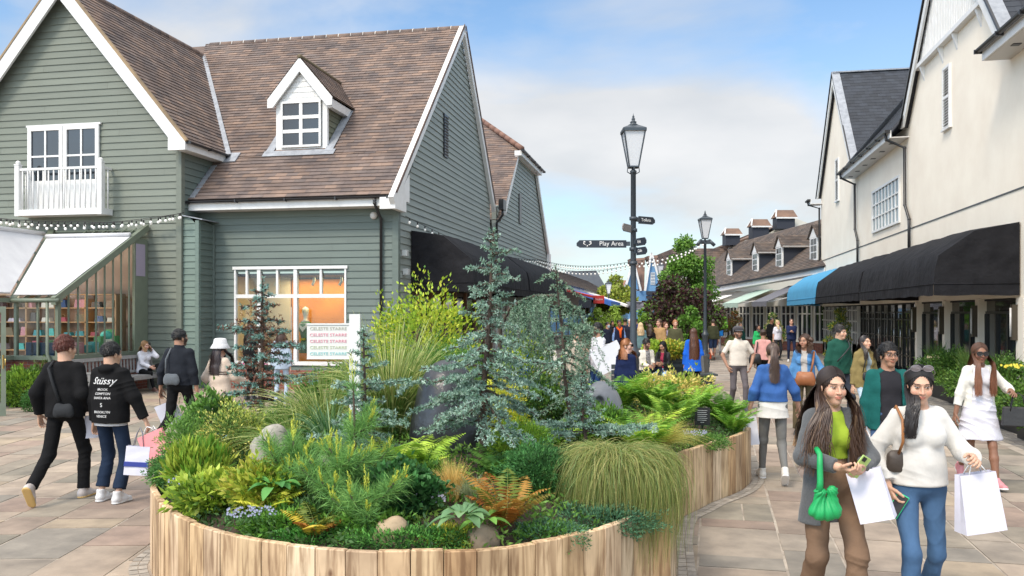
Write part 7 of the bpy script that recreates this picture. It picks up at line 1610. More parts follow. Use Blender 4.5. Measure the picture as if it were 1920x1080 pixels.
def person(label, px, d, h=1.70, face=0, sex='f', skin='light', hair=('long', (.03,.018,.012)), top=None, inner=None, bottom=None, shoes=(.6,.6,.6), legs='stand', LH=None, RH=None, Lpole=None, Rpole=None, head=(0, 0, 0), lod=1, hat=None, beard=None, seat=None, lean=0.0, wid=1.0, z0=0.0, smile=0, glasses=None, curlL=.5, curlR=.5, shades_up=False, group=None, twist=0, mask=None, bare_waist=False, palmL=None, palmR=None):
    S = h/1.72; loc = PX(px, d, z0); rz = TH+math.radians(face); root = empty('person', loc, label, 'person', group, rz)
    root.scale = (1, 1, 1); seed = (px*13.7+d*3.1) % 17
    f = sex == 'f'; base, fh, hd = {0: (.0075, .0038, .0048), 1: (.012, .0065, .0085), 2: (.019, .010, .014), 3: (.028, .017, .022)}[lod]
    hip = .93; off = np.array([0, lean*.0, 0.]); sh = .143 if f else .168; sh *= wid
    if seat is not None: hip = seat+.10
    dz = hip-.93
    LN = lambda y, z: np.array([0, -math.sin(lean)*(z-.93) , (math.cos(lean)-1)*(z-.93)+dz])
    def T(x, y, z): return np.array([x, y, z])+LN(y, z)
    # legs
    sp = .095 if not f else .09
    hips = {1: T(sp, 0, .91), -1: T(-sp, 0, .91)}
    LEG = {'stand': ((.11, .0, .0, 0), (-.11, .02, .0, 0)), 'walkL': ((.09, -.27, .0, 8), (-.09, .30, .10, -38)), 'walkR': ((.09, .30, .10, -38), (-.09, -.27, .0, 8)), 'stepL': ((.10, -.16, 0, 0), (-.10, .17, .03, -14)), 'stepR': ((.10, .17, .03, -14), (-.10, -.16, 0, 0)), 'wide': ((.16, .02, 0, 0), (-.16, 0, 0, 0)),
           'sit': ((.12, -.52, 0, 0), (-.12, -.50, 0, 0)), 'cross': ((.05, -.60, .24, 5), (-.04, -.50, 0, 0)), 'kickL': ((.10, .42, .26, -70), (-.09, -.10, 0, 0)), 'kickR': ((.09, -.10, 0, 0), (-.10, .42, .26, -70))}[legs] if isinstance(legs, str) else legs
    lp = {1: LEG[0], -1: LEG[1]}; knee = {}; ank = {}; pit = {}
    for s in (1, -1):
        fx_, fy_, fz_, pt = lp[s]; t = np.array([fx_, fy_+.02, fz_+.085]); knee[s], ank[s] = ik(hips[s], t, .435, .425, (s*.08, -1, .1)); pit[s] = -math.radians(pt)
    # arms
    shd = {1: T(sh, .01, 1.395), -1: T(-sh, .01, 1.395)}
    dl = np.array([sh+.075, .0, .80]); dr = dl*np.array([-1, 1, 1]); hand = {1: np.array(LH, float) if LH is not None else dl+np.array([0, -.04, dz]), -1: np.array(RH, float) if RH is not None else dr+np.array([0, .03, dz])}
    elb = {}; wr = {}
    for s, pole in ((1, Lpole), (-1, Rpole)): elb[s], wr[s] = ik(shd[s], hand[s], .285, .255, pole if pole is not None else (s*.35, 1, -.25))
    HO = T(0, -.02, 1.598); HR = rotm(*head); HO = HO+HR@np.array([0, -.0, 0.])
    pts = np.array([*hips.values(), *knee.values(), *ank.values(), *shd.values(), *elb.values(), *wr.values(), HO])
    lo = pts.min(0)-np.array([.20, .24, .12]); hi = pts.max(0)+np.array([.20, .22, .19]); lo[2] = max(lo[2], -.03)
    handpts = [wr[s]+nrm(wr[s]-elb[s])*.08 for s in (1, -1)]
    def ax(i): return axis(lo[i], hi[i], base, [(HO[i]-.13, HO[i]+.14, fh)]+([(hp[i]-.11, hp[i]+.11, hd) for hp in handpts] if lod < 2 else []))
    B = Field(ax(0), ax(1), ax(2))
    chest = (.138, .098, .160) if f else (.160, .110, .170)
    def torso(Fd, t=0.0, k=.035, loose=0.0):
        t = t*.85; loose = loose*.6
        Fd.ell(T(0, .0, .95), ((.160 if f else .150)*wid+t, .108+t, .125+t), k); Fd.ell(T(0, 0, 1.10), ((.125 if f else .142)*wid+t+loose, .095+t+loose*.6, .15+t), k); Fd.ell(T(0, .0, 1.28), (chest[0]*wid+t+loose*.5, chest[1]+t, chest[2]+t*.5), k)
        Fd.cone(shd[1]-np.array([.03, 0, .005]), shd[-1]+np.array([.03, 0, -.005]), .050+t*.7, .050+t*.7, k); Fd.cone(T(0, .01, 1.42), T(0, .0, 1.47), .075+t*.3, .06+t*.2, .04)
        if f: 
            for s in (1, -1): Fd.ell(T(s*.068, -.085, 1.27), (.060+t, .055+t, .062+t), .035)
    def head_(Fd):
        o, R = HO, HR; e = lambda c, r, k=.015, op='u': Fd.ell(c, r, k, R, o, op)
        Fd.cone(T(0, .012, 1.43), o+R@np.array([0, .03, -.05]), .052 if f else .062, .050 if f else .058, .02)
        e((0, .018, .035), (.073, .092, .085)); e((0, -.028, -.035), (.054, .062, .075), .03); e((0, -.058, -.092), (.024 if f else .030, .026, .022), .03)
        for s in (1, -1): e((s*.040, -.058, -.028), (.026, .026, .030), .02); e((s*.075, .008, -.010), (.009, .019, .031), .006)
        e((0, -.074, .034), (.045, .022, .014), .02)
        for s in (1, -1): e((s*.030, -.097, .010), (.019, .013, .011), .010, 's'); 
        for s in (1, -1): e((s*.030, -.079, .009), (.0135, .012, .0095), .004)
        Fd.cone(o+R@np.array([0, -.088, .018]), o+R@np.array([0, -.106, -.026]), .007, .011, .010); 
        for s in (1, -1): e((s*.011, -.096, -.028), (.0085, .010, .007), .006)
        e((0, -.0905, -.053), (.021, .010, .006), .006); e((0, -.0895, -.063), (.018, .010, .007), .006); e((0, -.101, -.058), (.020, .006, .0016), .002, 's')
    def handm(Fd, s):
        w = wr[s]; dn = nrm(w-elb[s]); pal = palmL if s == 1 else palmR
        n = np.array(pal, float) if pal is not None else np.array([-s*1.0, .15, 0]); n = nrm(n-dn*(n@dn)); b = np.cross(dn, n)   # b: across the palm
        if (b@np.array([0, -1, .3])) < 0: b = -b                       # thumb side faces forward / up
        Fd.cone(elb[s], w, .038, .026, .02); c0 = w+dn*.03
        for q in (-1.5, -.5, .5, 1.5): Fd.cone(w+dn*.01+b*q*.009, w+dn*.088+b*q*.0175, .0125, .0112, .010)
        cu = curlL if s == 1 else curlR
        for q, ln in zip((1.5, .5, -.5, -1.5), (.070, .078, .072, .056)):
            p = w+dn*.088+b*q*.0190; a = 0; r = .0088
            for j, fr in enumerate((.45, .32, .25)):
                a += cu*(.9 if j else .6)*(1+.12*q); dd = dn*math.cos(a)+n*math.sin(a); p2 = p+dd*ln*fr+b*q*.0012; Fd.cone(p, p2, r, r*.93, .004); p = p2; r *= .93
        p = w+dn*.022+b*.022; 
        for j, (ln, rr) in enumerate(((.040, .0125), (.032, .0105), (.024, .009))):
            dd = nrm(dn*(.75+.15*j)+b*(.65-.28*j)+n*(.30+.25*j*cu)); p2 = p+dd*ln; Fd.cone(p, p2, rr, rr*.92, .006); p = p2
        return c0
    tk = -.012
    torso(B, tk); 
    for s in (1, -1):
        B.cone(shd[s], elb[s], .045, .036, .02); handm(B, s)
        B.cone(hips[s], knee[s], .076 if bottom and bottom['kind'] in ('skirt', 'shorts') else .068, .050, .03); cf_ = .050 if bottom and bottom['kind'] in ('skirt', 'shorts') else .036; B.cone(knee[s], knee[s]+(ank[s]-knee[s])*.35, .046 if cf_ > .04 else .036, cf_, .02); B.cone(knee[s]+(ank[s]-knee[s])*.35, ank[s], cf_, .030, .02)
        cp, spn = math.cos(pit[s]), math.sin(pit[s]); ft = lambda y, z: ank[s]+np.array([0, y*cp+z*spn*1, -y*spn*-1+z*cp])
        B.cone(ank[s], ank[s]+np.array([0, -.10*cp+.045*spn, -.045*cp-.10*spn]), .028, .022, .02)
    head_(B); V, Fq = B.mesh(); V = smooth_np(V, Fq, 1, .4)
    # colours
    sk = np.array(SKINS[skin]); col = np.tile(sk, (len(V), 1)); q = (V-HO)@HR; x, y, z = q[:, 0], q[:, 1], q[:, 2]; ishead = (np.abs(x) < .1) & (np.abs(y) < .13) & (z > -.125) & (z < .14); ff = ishead & (y < -.03); axx = np.abs(x)
    def pt(m, c, a=1.0): col[m] = col[m]*(1-a)+np.array(c)*a
    hc = np.array(hair[1]) if hair else np.array((.03,.02,.015))
    pt(ff & (((axx-.045)/.018)**2+((z+.028)/.018)**2 < 1), sk*np.array([1.12, .86, .84]), .6)
    pt(ff & (np.abs(y+.105) < .02) & (axx < .014) & (np.abs(z+.026) < .012), sk*np.array([1.1, .88, .86]), .5)
    lip = ff & ((x/.0235)**2+((z+.0575+(-.0 if not smile else -.12*axx))/.0105)**2 < 1); pt(lip, sk*np.array([.95, .60, .60]) if f else sk*np.array([.92, .66, .64])); pt(ff & (axx < .021) & (np.abs(z+.0578-(.12*axx if smile else 0)) < .0016), (.12,.04,.035), .8)
    pt(ff & (((axx-.031)/.0185)**2+((z-.012)/.0125)**2 < 1), sk*.72, .5)
    eye = ff & (((axx-.031)/.0140)**2+((z-.009)/.0038)**2 < 1); pt(eye, (.40,.36,.33)); pt(eye & (((axx-.031)/.0062)**2+((z-.009)/.0062)**2 < 1), (.03,.018,.012)); pt(ff & (((axx-.031)/.0165)**2 < 1) & (np.abs(z-.0155+((axx-.031)/.0165)**2*.004) < .0021), (.03,.02,.018))
    pt(ff & (np.abs(axx-.034) < .020) & (np.abs(z-.0345+((axx-.030)/.02)**2*.0035) < (.0030 if f else .0045)), np.minimum(hc*1.0, .12), .85)
    if beard: 
        bm = ff & (z < -.030+.6*np.clip(axx-.02, 0, .03)) & ~lip & ((z < -.066) | (axx > .024) | ((z > -.048) & (z < -.036))); pt(bm, beard, .82); pt(ishead & (y > -.06) & (y < -.015) & (axx > .045) & (z < .0), beard, .75)
    if mask: mm = ff & (z < -.005) & (z > -.10); pt(mm, mask)
    body = arr_obj('body', V*S, Fq, col, M_skin, root, True)
    def garment(name, build, m, amp=.004, it=1, cut=None, res=None, color=None):
        bb = base*(1.0 if res is None else res); Fd = Field(axis(lo[0]-.06, hi[0]+.06, bb), axis(lo[1]-.06, hi[1]+.06, bb), axis(lo[2], hi[2]+.02, bb)); build(Fd)
        V, Fq = Fd.mesh()
        if len(V) == 0: return None
        V = smooth_np(V, Fq, it, .5)
        if amp: V = V+vnormals(V, Fq)*fold_noise(V, amp, seed)[:, None]
        return arr_obj(name, V*S, Fq, color, m, root, True)
    def box_cut(Fd, x0, x1, y0, y1, z0, z1, taper=0):
        X, Y, Z = np.meshgrid(Fd.xs, Fd.ys, Fd.zs, indexing='ij'); cy = LN(0, 1)[1]; hw = (x1-x0)/2+taper*np.clip((z1-Z)/(z1-z0), 0, 1); dd = np.maximum(np.maximum(np.abs(X-(x0+x1)/2)-hw, np.maximum(Y-y1, y0-Y)), np.maximum(Z-z1, z0-Z)); Fd.F = np.maximum(Fd.F, -dd).astype(np.float32)
    def do_top(g, name, t):
        L_ = g.get('loose', .02); hem = g.get('hem', .88)+dz; slv = g.get('sleeve', 1.0); kd = g.get('kind', '')
        def bld(Fd):
            torso(Fd, t, .035, L_)
            wv = (.152 if f else .155)*wid+t+L_*.6+g.get('flare', 0)
            if hem < 1.05+dz: Fd.cone(T(0, .0, 1.12), np.array([T(0,0,hem-dz-.06)[0], T(0,0,hem-dz-.06)[1], hem-.06]), (.13 if f else .145)*wid+t+L_*.5, wv, .04, flat=(1, .72, 1))
            for s in (1, -1):
                if slv > 0:
                    u = min(slv/.5, 1); e2 = shd[s]+(elb[s]-shd[s])*u; r0 = .046+t*.6; r1 = .039+t*.6+L_*.28; Fd.cone(shd[s]+np.array([-s*.01, 0, -.005]), e2, r0, r1, .035, cap=slv <= .5)
                if slv > .5: w2 = elb[s]+(wr[s]-elb[s])*((slv-.5)/.5); Fd.cone(elb[s], w2, r1, .031+t*.7+g.get('cuff', 0), .03, cap=True)
            if g.get('hood'): Fd.ell(T(0, .085, 1.445), (.10, .065, .055), .03); Fd.cone(T(-.07, .0, 1.46), T(.07, .0, 1.46), .045, .045, .03)
            if g.get('collar'): Fd.cone(T(0, .018, 1.44), T(0, .010, 1.495), .073, .070, .01, cap=True)
            zc = 1.475 if not g.get('collar') else 1.52; nk = g.get('neck', .062)
            if g.get('collar') or g.get('hood'): Fd.ell(T(0, -.03, 1.53), (nk*.9, nk*1.0, .06), .008, op='s')
            else: Fd.ell(T(0, -.012, 1.485), (nk+.008, nk+.016, .055), .008, op='s')
            Fd.cutbelow(hem)
            if g.get('open'): box_cut(Fd, -g['open'], g['open'], -.5+lo[1]*0, T(0,0,1.2)[1]-.045, hem-.1, T(0,0,1.47)[2], g.get('taper', .0))
        return garment(name, bld, cloth(g['c'], g.get('mat', 'cotton')), g.get('amp', .005), res=.95 if lod < 2 else 1)
    if inner: do_top({**inner, 'loose': inner.get('loose', .0)}, 'shirt', .008)
    if top: do_top(top, top.get('name', 'jacket'), top.get('t', .018))
    if bottom:
        kb = bottom['kind']; c = bottom['c']
        if kb in ('trousers', 'shorts'):
            def bld(Fd):
                Fd.ell(T(0, .0, .95), ((.168 if f else .160)*wid+.010, .120, .12), .05); Fd.ell(T(0, .0, 1.03), ((.130 if f else .150)*wid+.012, .108, .08), .05)
                w = bottom.get('wide', 0); an = bottom.get('ankle', .044)
                for s in (1, -1):
                    r0 = .080+w*.25; rk = .055+w*.6; hp = hips[s]
                    if kb == 'shorts': Fd.cone(hp, hp+(knee[s]-hp)*.92, r0+.008, .088, .035, cap=True); continue
                    Fd.cone(hp, knee[s], r0, rk, .035); e = knee[s]+(ank[s]-knee[s])*bottom.get('len', .97); Fd.cone(knee[s], e, rk, an+w, .03, cap=True)
                Fd.F = np.maximum(Fd.F, (Fd.zs-(bottom.get('waist', 1.06)+dz))[None, None, :].astype(np.float32)) if seat is None or lean == 0 else Fd.F
            garment(bottom.get('name', kb), bld, cloth(c, bottom.get('mat', 'cotton')), bottom.get('amp', .005))
        else:
            def bld(Fd):
                L_ = bottom.get('hem', .55); Fd.cone(T(0, 0, 1.10), T(0, 0, .92), .145, .18, .03, flat=(1,.72,1)); Fd.cone(T(0, 0, .95), np.array([0, 0, L_]), .180, bottom.get('flare', .235), .02, flat=(1,.78,1), cap=True)
            garment(bottom.get('name', 'skirt'), bld, cloth(c, bottom.get('mat', 'cotton')), bottom.get('amp', .008))
    # shoes
    if shoes is not None:
        def shoe(s):
            a = ank[s]; R_ = rotm(0, 0, 0); p = pit[s]; Rx = np.array([[1, 0, 0], [0, math.cos(p), -math.sin(p)], [0, math.sin(p), math.cos(p)]]); toe = rotm(s*6)@Rx
            st = .0055 if lod == 0 else .009 if lod == 1 else .014 if lod == 2 else .022; Fd = Field(axis(-.07, .07, st), axis(-.22, .09, st), axis(-.10, .07, st))
            Fd.cone((0, .035, -.045), (0, -.08, -.052), .040, .043, .02); Fd.cone((0, -.08, -.055), (0, -.155, -.060), .043, .037, .02, flat=(1,1,.8)); Fd.cone((0, .01, .035), (0, .015, -.04), .040, .044, .02, cap=False); Fd.cone((0, .01, .03), (0, -.10, -.035), .034, .030, .02)
            Fd.cone((0, .028, -.078), (0, -.155, -.078), .046, .044, .006, flat=(1,1,.35)); Fd.cutbelow(-.088); Fd.F = np.maximum(Fd.F, (Fd.zs-.045)[None, None, :].astype(np.float32)); V, Fq = Fd.mesh(); V = smooth_np(V, Fq, 1, .4)
            cs = np.tile(np.array(shoes[:3] if not isinstance(shoes, dict) else shoes['c'], float), (len(V), 1)); sole = shoes['sole'] if isinstance(shoes, dict) else tuple(min(.75, x*1.2+.1) for x in shoes[:3]); cs[V[:, 2] < -.066] = sole
            W = V@toe.T+a; 
            if W[:, 2].min() < .0: W[:, 2] -= min(W[:, 2].min(), 0)
            return arr_obj('shoe', W*S, Fq, cs, M_shoe, root, True)
        for s in (1, -1): shoe(s)
    # hair
    if hair:
        st, hc, *ho = hair; ho = ho[0] if ho else {}; hc = np.array(hc); e0 = np.array([.082, .097, .092])+(.004 if st in ('long', 'curly') else 0); hcen = np.array([0, .023, .039]); tall = ho.get('tall', 0)
        hs = {0: .0042, 1: .007, 2: .011, 3: .016}[lod]; Fd = Field(axis(-.13, .13, hs), axis(-.13, .17, hs), axis(-.20, .17, hs))
        Fd.ell(hcen+np.array([0, 0, tall*.4]), e0*(.985 if st in ('short', 'cropf', 'curly') else .965)+np.array([0, 0, tall]), .01)
        if st == 'short' : Fd.cutbelow(-.040); Fd.ell((0, -.105, -.048), (.078, .085, .124), .012, op='s'); [Fd.ell((s_*.08, -.03, -.06), (.03, .05, .05), .01, op='s') for s_ in (1, -1)]
        elif st == 'cropf': Fd.cutbelow(-.04)
        else: Fd.ell((0, -.118, -.024), (.080, .086, .136), .008, op='s'); Fd.cutbelow(-.11 if st != 'pony' else -.05)
        if st == 'bun': Fd.ell((0, .10, .06), (.045, .045, .045), .015)
        if st == 'curly': [Fd.ell(tuple(np.array([math.sin(a_)*.085, .03+abs(math.cos(a_))*.05, zz_])), (.045, .05, .045), .02) for a_ in np.linspace(-1.9, 1.9, 7)+.0 for zz_ in (.03, -.05, -.12)]
        V, Fq = Fd.mesh(); V = smooth_np(V, Fq, 1, .5); nn = vnormals(V, Fq); ang = np.arctan2(V[:, 0], V[:, 1]); amp = .0022 if st in ('long', 'pony', 'bob') else .005
        V = V+nn*(amp*(np.sin(ang*37+V[:, 2]*12+seed)+.7*np.sin(ang*71-V[:, 2]*40)+(.8*np.sin(V[:, 2]*90+V[:, 0]*60+seed) if st in ('short', 'curly') else 0)))[:, None]
        cc = hc[None]*(1+.28*np.sin(ang*53+V[:, 2]*9)[:, None]*.6+nr.uniform(-.12, .12, (len(V), 1))); W = (V@HR.T+HO)*S; ho_ = arr_obj('hair', W, Fq, np.clip(cc, 0, 1), M_hair, root, True)
        if st in ('long', 'pony', 'bob', 'curly') and not (st == 'curly' and lod > 1):
            n = {0: 2600, 1: 900, 2: 380, 3: 160}[lod]; wd = {0: .0068, 1: .010, 2: .016, 3: .024}[lod]; L_ = ho.get('len', .45); k1, k2 = 7, 9
            side = nr.choice([-1, 1], n); u = nr.rand(n); r0 = np.radians(-54+98*u); part = ho.get('part', .0); a0 = np.stack([part+side*nr.uniform(.0, .06, n), np.sin(r0), np.cos(r0)], 1); a0 = nrm(a0)
            phi = np.radians(np.clip(80+100*u**.8+nr.normal(size=n)*7, 78, 180)); el = np.radians(-14); a1 = np.stack([side*np.sin(phi)*math.cos(el), -np.cos(phi)*math.cos(el), np.full(n, math.sin(el))], 1)
            if st == 'pony': a1 = np.stack([nr.normal(size=n)*.15, np.full(n, 1.0), np.full(n, .45)+nr.normal(size=n)*.1], 1); a1 = nrm(a1); phi = np.full(n, math.pi)
            om = np.arccos(np.clip((a0*a1).sum(1), -.999, .999)); tt = np.linspace(0, 1, k1); sl = (np.sin((1-tt)[None]*om[:, None])/np.sin(om)[:, None])[..., None]*a0[:, None]+(np.sin(tt[None]*om[:, None])/np.sin(om)[:, None])[..., None]*a1[:, None]
            ofs = 1+nr.uniform(.0, .055, (n, 1, 1)); P1 = hcen+sl*e0*ofs
            q0 = P1[:, -1]; ln = L_*nr.uniform(.62, 1.05, n); s2 = np.linspace(0, 1, k2+1)[1:]; back = (-np.cos(phi))       # 1 = back, -.4 = front
            front = phi < math.radians(ho.get('front', 112)); sx = np.sign(q0[:, 0]+1e-6)
            if st == 'pony': tx = nr.normal(size=n)*.022; ty = np.full(n, .135)+nr.normal(size=n)*.018
            else: tx = np.where(front, sx*nr.uniform(.05, .14, n)*ho.get('spread', 1), q0[:, 0]*nr.uniform(.9, 1.7, n)); ty = np.where(front, -.135-nr.uniform(0, .045, n), .10+nr.uniform(0, .05, n))
            if ho.get('allside'):
                a_ = ho['allside']; on = sx == a_; tx = np.where(on, a_*nr.uniform(.085, .150, n), q0[:, 0]*.5); ty = np.where(on, -.125-nr.uniform(0, .03, n), .09); ln = np.where(on, ln, .12)
            if ho.get('blow'): bl = np.where(sx < 0, 1, .15); tx = tx-bl*nr.uniform(.0, .14, n)
            inw = np.abs(tx) < np.abs(q0[:, 0]); e = np.where(inw[:, None], np.clip(s2[None]*L_-.16, 0, None)/max(L_-.16, .1), s2[None]**.8); X = q0[:, None, 0]+(tx-q0[:, 0])[:, None]*e; Y = q0[:, None, 1]+(ty-q0[:, 1])[:, None]*np.clip(s2[None]*2.6*L_/.45, 0, 1)**1.2; Z = q0[:, None, 2]-ln[:, None]*s2[None]
            wav = ho.get('wave', .006); ph = nr.uniform(0, 6, n)*.35+np.where(side > 0, 0, 2); X = X+wav*np.sin(s2[None]*11+ph[:, None]+nr.rand(n)[:, None]*1.2)*s2[None]; Y = Y+wav*np.cos(s2[None]*9+ph[:, None])*s2[None]
            P2 = np.stack([X, Y, Z], -1)
            # the fall hangs straight down whatever the head does
            P1w = P1@HR.T+HO; dlt = (q0@HR.T+HO)-(q0+HO); P2w = P2+HO+dlt[:, None]*(1-s2[None, :, None]*.8)
            if seat is not None or lean: P2w[..., 1] += LN(0, 1.3)[1]*0
            P = np.concatenate([P1w, P2w], 1)
            sn_ = np.clip((1.44-(P[..., 2]-dz))/.1, 0, 1); bx = np.abs(P[..., 0]); yb_ = np.where(P[..., 1] > 0.02, 1, -1); need = (.115+.03*(1-np.clip(bx/.2, 0, 1)))*sn_+.0; cy = P[..., 1]; lim = np.where(yb_ > 0, np.maximum(cy, need), np.minimum(cy, -need-.012*sn_)); P[..., 1] = np.where((P[..., 2] < 1.46+dz) & (bx < .2), lim, cy)
            T_ = np.gradient(P, axis=1); out = P-np.array([0, 0, 0]); out = np.stack([P[..., 0], P[..., 1]-HO[1]-.02, np.zeros(P.shape[:2])], -1); Sd = nrm(np.cross(T_, out)+1e-6); kk = k1+k2; Wd = np.concatenate([np.full(k1, 1.0), np.linspace(1, .35, k2)])*wd; Vh = np.stack([P+Sd*Wd[None, :, None]/2, P-Sd*Wd[None, :, None]/2], 2).reshape(-1, 3); bi = np.arange(n)[:, None]*2*kk+np.arange(kk-1)[None]*2; Fh = np.stack([bi, bi+1, bi+3, bi+2], -1).reshape(-1, 4)
            cc = hc[None]*nr.uniform(.8, 1.22, (n, 1)); hl = ho.get('hl')
            if hl is not None: m_ = nr.rand(n) < .14; cc[m_] = np.array(hl)*nr.uniform(.7, 1.1, (m_.sum(), 1))
            cf = np.repeat(cc, kk-1, 0)
            if hl is not None: up_ = np.tile(np.arange(kk-1) < k1+1, n); cf[up_] = np.minimum(cf[up_], hc*1.3)
            if ho.get('tip') is not None: tpp = np.tile(np.clip(np.linspace(-.5, 1.0, kk-1), 0, 1), n)[:, None]; cf = cf*(1-tpp)+np.array(ho['tip'])*tpp*nr.uniform(.6, 1.2, (len(cf), 1))
            arr_obj('hair_strands', Vh*S, Fh, np.clip(cf, 0, 1), M_hair, root, True)
    if hair and st in ('short', 'cropf') and not hat and lod < 3:
        n = {0: 2600, 1: 1000, 2: 350}[lod]; wd = {0: .0042, 1: .007, 2: .012}[lod]; th_ = np.arccos(nr.uniform(-.35, 1, n)); az = nr.uniform(-math.pi, math.pi, n); u = np.stack([np.sin(th_)*np.sin(az), np.sin(th_)*np.cos(az), np.cos(th_)], 1)
        P0 = hcen+u*(e0*.99+np.array([0, 0, tall])); ok = ~((P0[:, 1] < -.035) & (P0[:, 2] < .058)) & ~((P0[:, 1] < .0) & (P0[:, 2] < -.01)) & (P0[:, 2] > -.045); P0 = P0[ok]; u = u[ok]; n = len(P0)
        flow = np.stack([np.sin(u[:, 0]*2.2)*.5, np.where(u[:, 1] < 0, -.55, .35), -.55*np.ones(n)], 1)+nr.normal(size=(n, 3))*.28+u*(.22 if tall else .12); flow = nrm(flow); l_ = nr.uniform(.018, .040, n)*(1.2 if tall else 1); kk = 4; s2 = np.linspace(0, 1, kk)
        P = P0[:, None]+flow[:, None]*(l_[:, None]*s2)[..., None]-u[:, None]*(.35*l_[:, None]*s2**2)[..., None]; P = P@HR.T+HO; Sd = nrm(np.cross(flow, u)+1e-6)@HR.T; Wd = wd*np.array([1, .9, .6, .15]); Vh = np.stack([P+Sd[:, None]*Wd[None, :, None]/2, P-Sd[:, None]*Wd[None, :, None]/2], 2).reshape(-1, 3); bi = np.arange(n)[:, None]*2*kk+np.arange(kk-1)[None]*2; Fh = np.stack([bi, bi+1, bi+3, bi+2], -1).reshape(-1, 4)
        arr_obj('hair_strands', Vh*S, Fh, np.clip(np.repeat(hc[None]*nr.uniform(.6, 1.6, (n, 1)), kk-1, 0), 0, 1), M_hair, root, True)
    HM = Matrix([list(HR[0])+[HO[0]*S], list(HR[1])+[HO[1]*S], list(HR[2])+[HO[2]*S], [0, 0, 0, 1]])
    if hat:
        m = MB(); kind, hcol = hat
        if kind == 'bucket': prof = [(.142, .005), (.146, .012), (.108, .070), (.100, .085), (.090, .140), (.070, .158), (.0, .163)]; m.lathe((0, .01, .0), prof, 28)
        elif kind == 'cap':
            m.lathe((0, .012, .02), [(.098, .04), (.108, .062), (.106, .085), (.085, .112), (.045, .128), (0, .131)], 26); n_ = 11; Vv = []
            for i in range(n_):
                a = math.pi*(i/(n_-1)); Vv += [(.088*math.cos(a), -.045-.052*math.sin(a)+.01, .068), (.080*math.cos(a), -.055-.105*math.sin(a)+.01, .052)]
            m.idx(Vv, [(2*i, 2*i+1, 2*i+3, 2*i+2) for i in range(n_-1)], sm=True); m.idx([(v[0], v[1], v[2]-.008) for v in Vv], [(2*i, 2*i+2, 2*i+3, 2*i+1) for i in range(n_-1)], sm=True)
        o_ = m.build('hat', cloth(hcol, 'wool'), root); o_.matrix_local = HM
    if glasses:
        m = MB(); gk, gc = glasses; R_ = .030 if gk == 'big' else .024; zz = .010
        for s in (1, -1):
            P = [(s*.034+R_*1.05*math.cos(a), -.107+abs(s*.034+R_*math.cos(a))**2*3.2, zz+R_*.80*math.sin(a)) for a in np.linspace(0, 2*math.pi, 18, endpoint=False)]
            if gk != 'clear': m.poly(P); m.poly([(p[0], p[1]+.004, p[2]) for p in P][::-1])
            m.tube(P+[P[0]], .0022 if gk == 'clear' else .0035, 5); m.tube([(s*.064, -.094, zz+.006), (s*.082, -.03, zz+.006), (s*.084, .01, zz)], .0025, 5)
        m.tube([(-.010, -.110, zz+.005), (.010, -.110, zz+.005)], .003, 5); 
        o_ = m.build('glasses', mat('glasses_black', (.012,.011,.012), .15, spec=.8), root); o_.matrix_local = HM
    if shades_up:
        m = MB()
        for s in (1, -1): P = [(s*.036+.031*math.cos(a), -.055+.35*abs(math.sin(a))*.02-abs(s*.036)*.0, .128+.020*math.sin(a)) for a in np.linspace(0, 2*math.pi, 16, endpoint=False)]; m.poly(P); m.tube(P+[P[0]], .003, 5); m.tube([(s*.066, -.05, .125), (s*.09, .0, .09), (s*.088, .05, .05)], .003, 5)
        m.tube([(-.01, -.056, .126), (.01, -.056, .126)], .003, 5); o_ = m.build('sunglasses', mat('shade_lens', (.16,.14,.15), .12, spec=.9), root); o_.matrix_local = HM
    M4 = Matrix.Translation(loc) @ Matrix.Rotation(rz, 4, 'Z')
    info = dict(root=root, S=S, wr=wr, elb=elb, shd=shd, HO=HO, HR=HR, W=lambda p: M4 @ Vector(tuple(np.array(p)*S)), hand={s: M4 @ Vector(tuple((wr[s]+nrm(wr[s]-elb[s])*.085)*S)) for s in (1, -1)}, M4=M4, ank=ank, knee=knee)
    PEOPLE.append(info); return info
